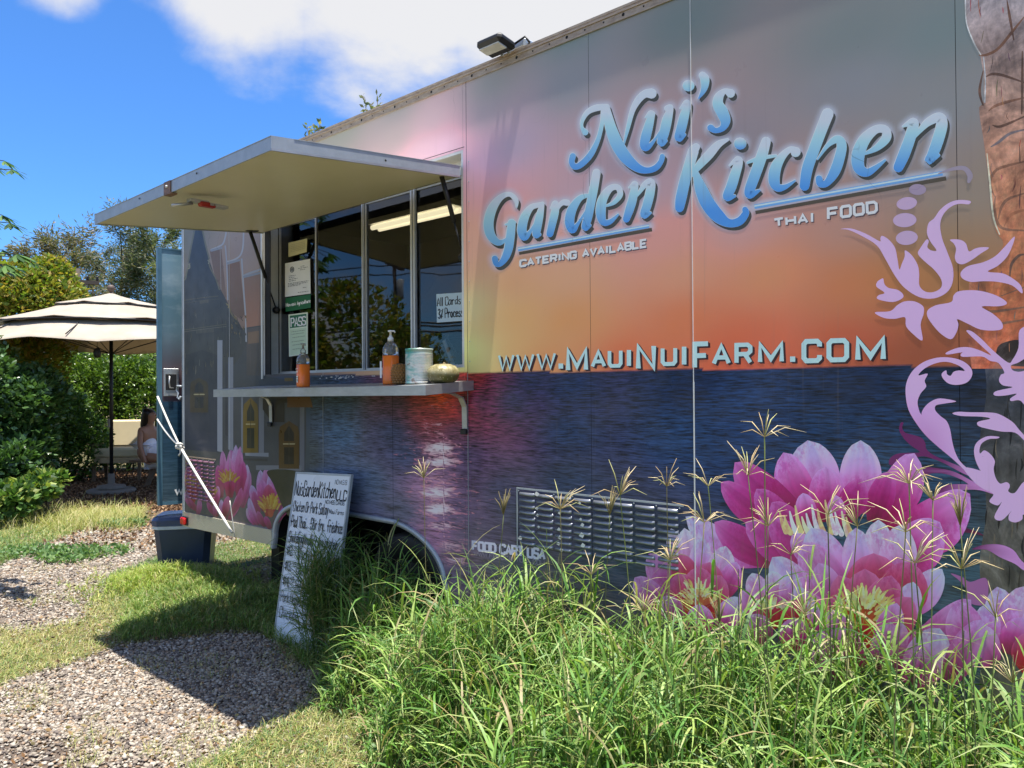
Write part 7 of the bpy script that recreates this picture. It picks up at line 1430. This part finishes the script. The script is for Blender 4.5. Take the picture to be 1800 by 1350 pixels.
# ---- trees
def limb_tree(name, label, base, H, spread, nl, nleaf, L_, W_, pal, mat, group=None, hang=.0, wisp=True, trunk_r=.16, bare=.25, lean=(0, 0)):
    o = tag(empty(name, (base[0], base[1], 0)), label, 'tree', group); mb = MB(); br = MB(); tips = []
    T0 = [np.array([lean[0]*t, lean[1]*t, H*.9*t])+np.array([math.sin(t*3+base[0])*.15*H*.1, 0, 0]) for t in np.linspace(0, 1, 6)]; mb.tube(T0, [trunk_r*(1-.8*t) for t in np.linspace(0, 1, 6)], 8); mb.build('trunk', MT['bark'], o)
    for i in range(nl):
        t = bare+(1-bare)*(i+.5)/nl; p = np.array([np.interp(t, np.linspace(0, 1, 6), [q[j] for q in T0]) for j in range(3)]); a = i*2.4+rng.uniform(-.5, .5); l = spread*(1.15-t*.75)*rng.uniform(.65, 1.15); e = p+np.array([math.cos(a)*l, math.sin(a)*l, H*.12*rng.uniform(.6, 1.6)]); m = (p+e)/2+np.array([0, 0, H*.03]); br.tube([p, m, e], [trunk_r*.3*(1-t*.6), trunk_r*.15, .012], 5)
        for _ in range(10 if wisp else 6):
            u = rng.uniform(.3, 1.1); b = p+(e-p)*u+np.array([0, 0, H*.02]); dr = np.array([math.cos(a)*.5, math.sin(a)*.5, 0])+rng.normal(0, .45, 3)+np.array([0, 0, .75 if wisp else .3]); dr /= np.linalg.norm(dr); tips.append((b, dr, H*(.09 if wisp else .07)*rng.uniform(.6, 1.4)))
    br.build('limb', MT['bark'], o)
    k = rng.integers(0, len(tips), nleaf); B = np.array([t[0] for t in tips])[k]; D_ = np.array([t[1] for t in tips])[k]; Ln = np.array([t[2] for t in tips])[k]; u = rng.random(nleaf)
    P = B+D_*(Ln*u)[:, None]+rng.normal(0, 1, (nleaf, 3))*(Ln*(.12+.16*np.sin(np.pi*u)))[:, None]; leaves('crown', P, L_, W_, pick(pal, nleaf, .3), mat, o, up=0, hang=hang, dirs=D_*.9, jitter=.45); return o
OLIVE = np.array([[.10, .13, .07], [.15, .17, .10], [.20, .20, .15], [.07, .10, .05], [.26, .23, .19]])
def build_trees():
    for (x, yb, Y, ytop, sp, lab, n, pal) in [(105,640,27,418,1.75,'wispy ironwood tree with reddish tips behind the yellow-green bush',12000,OLIVE*np.array([1.15,1,.95])),
        (215,640,30,415,2.2,'tallest feathery grey-green ironwood tree, behind the parasol finial',17000,OLIVE), (275,640,29,408,2.1,'dense olive ironwood tree partly hidden by the blue rear door',16000,OLIVE*np.array([.9,1.0,.8])), (345,640,33,395,2.6,'pale wispy ironwood tree showing just left of the trailer corner',14000,OLIVE*1.15), (165,640,33,455,1.8,'short ironwood tree behind the distant utility pole',9000,OLIVE*.9)]:
        b = AT(x, yb, Y); top = AT(x, ytop, Y)[2]; limb_tree('ironwood_tree', lab, (b[0], b[1]), top, sp, 17, n, .22, .02, pal, MT['leaf'], 'ironwood trees on the skyline', .1, True, .14, .12)
    for (tips, Y, lab) in [([(540, 222), (562, 214), (553, 226)], 16, 'thin leafy twig tips poking over the trailer roof near the hatch lid'), ([(641, 170), (652, 182), (664, 168), (658, 188)], 15, 'higher leafy twig tips poking over the trailer roof')]:
        b = AT(np.mean([t[0] for t in tips]), 640, Y); o = tag(empty('slender_tree', (b[0], b[1], 0)), lab, 'tree', 'treetops over the roof'); mb = MB(); P = []; D_ = []
        fork = AT(np.mean([t[0] for t in tips]), 330, Y)-np.array([b[0], b[1], 0]); mb.tube([(0, 0, 0), tuple(fork*np.array([.5, .5, .5])), tuple(fork)], [.06, .05, .03], 8)
        for (tx, ty) in tips:
            e = AT(tx, ty, Y+rng.uniform(-.2, .2))-np.array([b[0], b[1], 0]); mb.tube([tuple(fork), tuple((fork+e)/2+np.array([.03, 0, 0])), tuple(e)], [.022, .014, .006], 5); d = e-fork; d /= np.linalg.norm(d)
            for u in np.linspace(0, 1.0, 34): P.append(fork+(e-fork)*(.45+.55*u)+rng.normal(0, .012, 3)); D_.append(d+rng.normal(0, .55, 3))
        mb.build('trunk', MT['bark'], o); P = np.array(P); leaves('crown', P, .13, .03, pick(np.array([[.22, .25, .12], [.30, .28, .16], [.14, .18, .07]]), len(P)), MT['leaf'], o, 0, dirs=np.array(D_), jitter=.1)
    # treeline far off that reads as one mass
    P = []; n = 26000; x = rng.uniform(-70, 40, n); y = rng.uniform(46, 60, n); h = 2.4+1.2*np.sin(x*.35)+.9*np.sin(x*.9+2)+.6*np.sin(x*2.1); z = rng.random(n)*np.maximum(h, .8)+1.2
    leaves('far_treeline', np.stack([x, y, z], -1), .5, .16, pick(OLIVE*.9, n, .3), MT['leaf'], None, .2, 'stuff')
    # seen only mirrored in the serving windows: hedge tree and roadside pole to the left of the camera
    shrub('roadside_bush', 'large yellow-green bush across the path, mirrored in the serving windows', 'bush', [((-12.5, 6.2, 2.2), (1.7, 1.5, 1.7), 2), ((-13.2, 5.2, 1.6), (1.4, 1.3, 1.5), 1), ((-12.6, 7.4, 1.5), (1.5, 1.2, 1.4), 1), ((-12.6, 8.8, 1.2), (1.4, 1.2, 1.2), 1)], 15000, .16, .045, YEL, MT['leaf'])
build_trees()
def utility_pole(x, y, h, label, arm=1.0, k=1.0):
    o = tag(empty('utility_pole', (x, y, 0), math.radians(25)), label, 'utility pole'); w = simple('pole_timber', (.07, .055, .045), .9)
    MB().tube([(0, 0, 0), (0, 0, h)], [.16*k, .11*k], 10).build('pole', w, o); MB().box((-arm, -.06, h-.5), (arm, .06, h-.38)).build('crossarm', w, o)
    for x_ in (-arm*.9, -arm*.45, arm*.45, arm*.9): MB().lathe([(.03, h-.378), (.05, h-.34), (.03, h-.28), (.045, h-.25), (0, h-.22)], (x_, 0, 0), 8).build('insulator', MT['darkmetal'], o)
    MB().lathe([(.22, h-1.9), (.24, h-1.85), (.24, h-1.1), (.2, h-1.05), (0, h-1.0)], (0, -.38, 0), 14).build('transformer', simple('grey_transformer', (.4, .42, .43), .5), o); return o
b = AT(137, 600, 25); utility_pole(b[0], b[1], AT(137, 472, 25)[2], 'distant utility pole with a grey transformer between the ironwood trees', .62, .6)
utility_pole(-30.5, 6.3, 7.6, 'roadside utility pole out of view, mirrored dark in the serving windows')
ww = tag(empty('power_lines', (-30.5, 6.3, 0)), 'drooping roadside power lines mirrored in the serving windows', 'cable')
for i, (z, dy) in enumerate(((7.2, 0), (6.8, .4), (4.6, 0), (4.45, .1), (4.2, -.1))):
    MB().tube([(.1+i*.05, dy+t*34, z-(1-(2*abs(t-.5))**2)*1.1*(1 if t >= 0 else 0)) for t in np.linspace(-.9, 1, 24)], .03 if z > 5 else .05, 5).build('wire', MT['darkmetal'], ww)
# near tree with lobed leaves reaching in at the left edge
def near_tree():
    b = AT(-170, 700, 6.0); o = tag(empty('lobed_leaf_tree', (b[0], b[1], 0)), 'young tree with hand-shaped dark leaves reaching in from the left border against the sky', 'tree'); mb = MB(); H = 3.6
    mb.tube([(0, 0, 0), (.03, .02, 1.5), (.08, 0, 2.6), (.1, 0, H)], [.05, .04, .03, .012], 8).build('trunk', MT['bark'], o)
    off = np.array([b[0], b[1], 0]); targets = [(8,283,.8),(-15,290,1.0),(22,298,.9),(-30,300,.9),(4,378,.9),(18,392,1.0),(-20,385,1.),(-28,405,1.),(6,440,.9),(30,447,1.1),(12,465,1.2),(42,452,.8),(-10,470,1.2),(-25,455,1.2),(55,462,.7),(20,475,.8),(-40,480,1.3),(-45,430,1.3),(-50,360,1.1),(5,330-15+5,.0)]
    for _ in range(46): targets.append((rng.uniform(-420, -50), rng.uniform(180, 560), 1.0))
    pal = np.array([[.035, .09, .02], [.06, .14, .03], [.10, .20, .04]]); V = []; st = MB(); n = 0; P = []; D_ = []; Ls = []
    for (x, y, s) in targets:
        if s <= 0: continue
        e = AT(x, y, 5.8+rng.uniform(-.25, .25))-off; st.tube([(.08, 0, min(H-.1, e[2]-.15)), tuple((e+np.array([.08, 0, e[2]]))/2+np.array([0, 0, .06])), tuple(e)], [.010, .006, .003], 5); dd = e-np.array([.08, 0, e[2]+.1]); dd /= np.linalg.norm(dd); sd_ = np.cross(dd, [0, 0, 1])
        for a in (-1.15, -.75, -.38, 0, .38, .75, 1.15):
            d = dd*math.cos(a)+sd_*math.sin(a)+np.array([0, 0, -.35*abs(a)-.15]); P.append(e); D_.append(d/np.linalg.norm(d)); Ls.append(.17*s*(1-.28*abs(a)))
    st.build('leaf_stalk', MT['bark'], o); P = np.array(P); D_ = np.array(D_); Ls = np.array(Ls); n = len(P)
    s = np.cross(D_, np.array([0, 0, 1.])); s /= np.linalg.norm(s, axis=1, keepdims=True); l = Ls[:, None]; w = l*.14; nr = np.cross(s, D_)
    rows = [(0, .15), (.3, .7), (.6, 1.0), (.85, .6), (1.0, .02)]; VV = np.stack([P+D_*l*t+s*w*k*sg-nr*l*.12*t*t for t, k in rows for sg in (-1, 1)], 1); q = np.array([[2*i, 2*i+1, 2*i+3, 2*i+2] for i in range(4)]); F = (q[None]+np.arange(n)[:, None, None]*10).reshape(-1, 4)
    mesh_np('crown', VV.reshape(-1, 3), F, MT['leaf'], o, np.repeat(pick(pal, n), 10, 0), True)
near_tree()
# ---- mulch chips
def build_mulch():
    x, y = scatter_cam(60000, -.75, -.1, 7.2, 15.5, 1.2); z = zones(x, y); P = w2loc(np.stack([x, y, x*0], -1)); k = ((z == 2) | ((z == 1) & (y > 7.6) & (rng.random(len(x)) < .3))); x, y = x[k], y[k]; n = len(x); print('mulch', n)
    leaves('mulch', np.stack([x, y, rng.uniform(-.003, .014, n)], -1), .05, .014, pick(np.array([[.20, .115, .06], [.28, .17, .09], [.12, .065, .035], [.34, .23, .14], [.16, .09, .05]]), n, .2), colmat('bark_mulch', .85, 0, .2, .15, 40), None, .15, 'stuff')
build_mulch()
def litter():
    x, y = scatter_cam(1500, -.72, .0, 2.9, 9, 1.4); z = zones(x, y); k = z < 2; x, y = x[k], y[k]; n = len(x)
    leaves('fallen_leaves', np.stack([x, y, rng.uniform(.006, .02, n)], -1), .03, .008, pick(np.array([[.34, .22, .10], [.22, .12, .06], [.42, .34, .18], [.12, .07, .04]]), n, .2), MT['leaf'], None, .1, 'stuff')
litter()
# ---- finger-grass seed stalks in front of the print
HEADS = [(1344,768,2),(1315,835,3),(1172,855,1),(1090,870,0),(1072,905,0),(1238,918,2),(1245,855,1),(1350,925,2),(1507,925,3),(1598,850,4),(1688,925,4),(1592,935,3),(1178,985,1),(1608,990,3),(1390,975,2),(1040,1010,0),(1265,1095,1),(1415,1078,2),(1750,1085,5),(1690,1000,4),(1130,1075,0),(1780,1200,5),(885,905,6),(745,840,7),(1640,880,4),(1455,905,3),(985,895,0)]
SEEDLAB = ['tallest seed stalk, its drooping head high above the left of the biggest lotus', 'seed stalk with a wide bristling head against the left tip of the biggest lotus', 'seed stalk just left of the white joint strip, head level with the vent top', 'seed stalk with a combed one-sided head over the middle of the vent', 'seed stalk with a head hanging over the lower right vent louvres', 'seed stalk whose thin head touches the outstretched left lotus petal', 'closed upright seed spike beside the white joint strip', 'seed stalk with upswept head before the lotus left of its yellow stamens', 'seed stalk fanned out over the yellow stamens of the biggest lotus', 'seed stalk with long spread fingers on the upper right lotus petal', 'seed stalk head against the rightmost petal of the biggest lotus', 'dense closed seed spike at the right of the biggest lotus', 'seed stalk fanned over the pale tip of the small left lotus', 'seed stalk with drooping fingers below the pale right petals', 'closed dark seed spike leaning before the white petal in the middle', 'short seed stalk poking up below the vent', 'brown seed head sunk in the grass below the small left lotus', 'rusty seed head in the grass below the middle lotus', 'seed stalk before the small lotus at the right border', 'seed stalk before the sea gap beneath the lilac scrollwork', 'brown seed head sunk in the grass left of the small lotus', 'seed stalk low at the right border before the red petal', 'bent seed stalk rising past the pale food cart lettering', 'lone seed stalk in front of the glittering sea print', 'seed stalk head just beneath the dark magenta leaf of the scrollwork', 'seed stalk before the petals just right of the yellow stamens', 'seed stalk over the upper left corner of the vent']
def seeds():
    st_pal = [(.16, .20, .06), (.10, .12, .05), (.20, .18, .08)]
    strand = colmat('dry_seed_spikes', .8, 0, .2, .15, 60)
    for i, (x, y, g) in enumerate(HEADS):
        dl = rng.uniform(.25, .75) if g != 7 else .5; h = hit(x, y, 1, -dl); bx = hit(x+rng.uniform(-25, 25), 1150, 1, -dl+rng.uniform(-.08, .08)); base = np.array([bx[0], bx[1], 0]); top = np.array(h)
        o = tag(empty('seed_stalk', (0, 0, 0)), SEEDLAB[i], 'grass stalk', 'finger grass seed stalks along the trailer'); o.matrix_world = trailer_M @ Matrix.Translation(Vector(top)); rel = base-top; md = rel*.45+np.array([rng.uniform(-.04, .04), rng.uniform(-.03, .03), .0]); c = st_pal[i % 3]
        ph = np.array([0, 0, 0]); MB().tube(catmull([tuple(rel), tuple(md), (0, 0, 0)], 5), .0017, 5, c).build('stem', strand, o); mb = MB(); ns = rng.integers(10, 17); sc_ = float(np.clip(dl, .3, .8))
        closed = i % 6 == 4
        for k in range(ns):
            a = rng.uniform(0, 6.28); el = rng.uniform(.15, 1.3) if not closed else rng.uniform(1.1, 1.45); l = rng.uniform(.07, .135)*(1 if not closed else .9); d = np.array([math.cos(a)*math.cos(el), math.sin(a)*math.cos(el), math.sin(el)]); p1 = d*l*.5+np.array([0, 0, .006]); p2 = d*l+np.array([0, 0, -.25*l*math.cos(el)]); cc_ = [(.56, .45, .25), (.66, .55, .34), (.46, .34, .18), (.42, .42, .18)][(i+k) % 4]; cc_ = (.24, .20, .09) if closed else cc_
            mb.tube([(0, 0, 0), tuple(p1), tuple(p2)], [.0010, .0017, .0005], 4, cc_)
        mb.build('seed_spikes', strand, o)
        if i % 2 == 0:
            a = rng.uniform(0, 6.28); q0 = rel*.55; MB().tube(catmull([tuple(q0), tuple(q0+np.array([math.cos(a)*.05, math.sin(a)*.03, .09])), tuple(q0+np.array([math.cos(a)*.14, math.sin(a)*.08, .06]))], 4), [.001]+[.0028]*6+[.0006, .0006][:2], 4, (.22, .30, .09), flat=.25).build('blade', strand, o)
seeds()
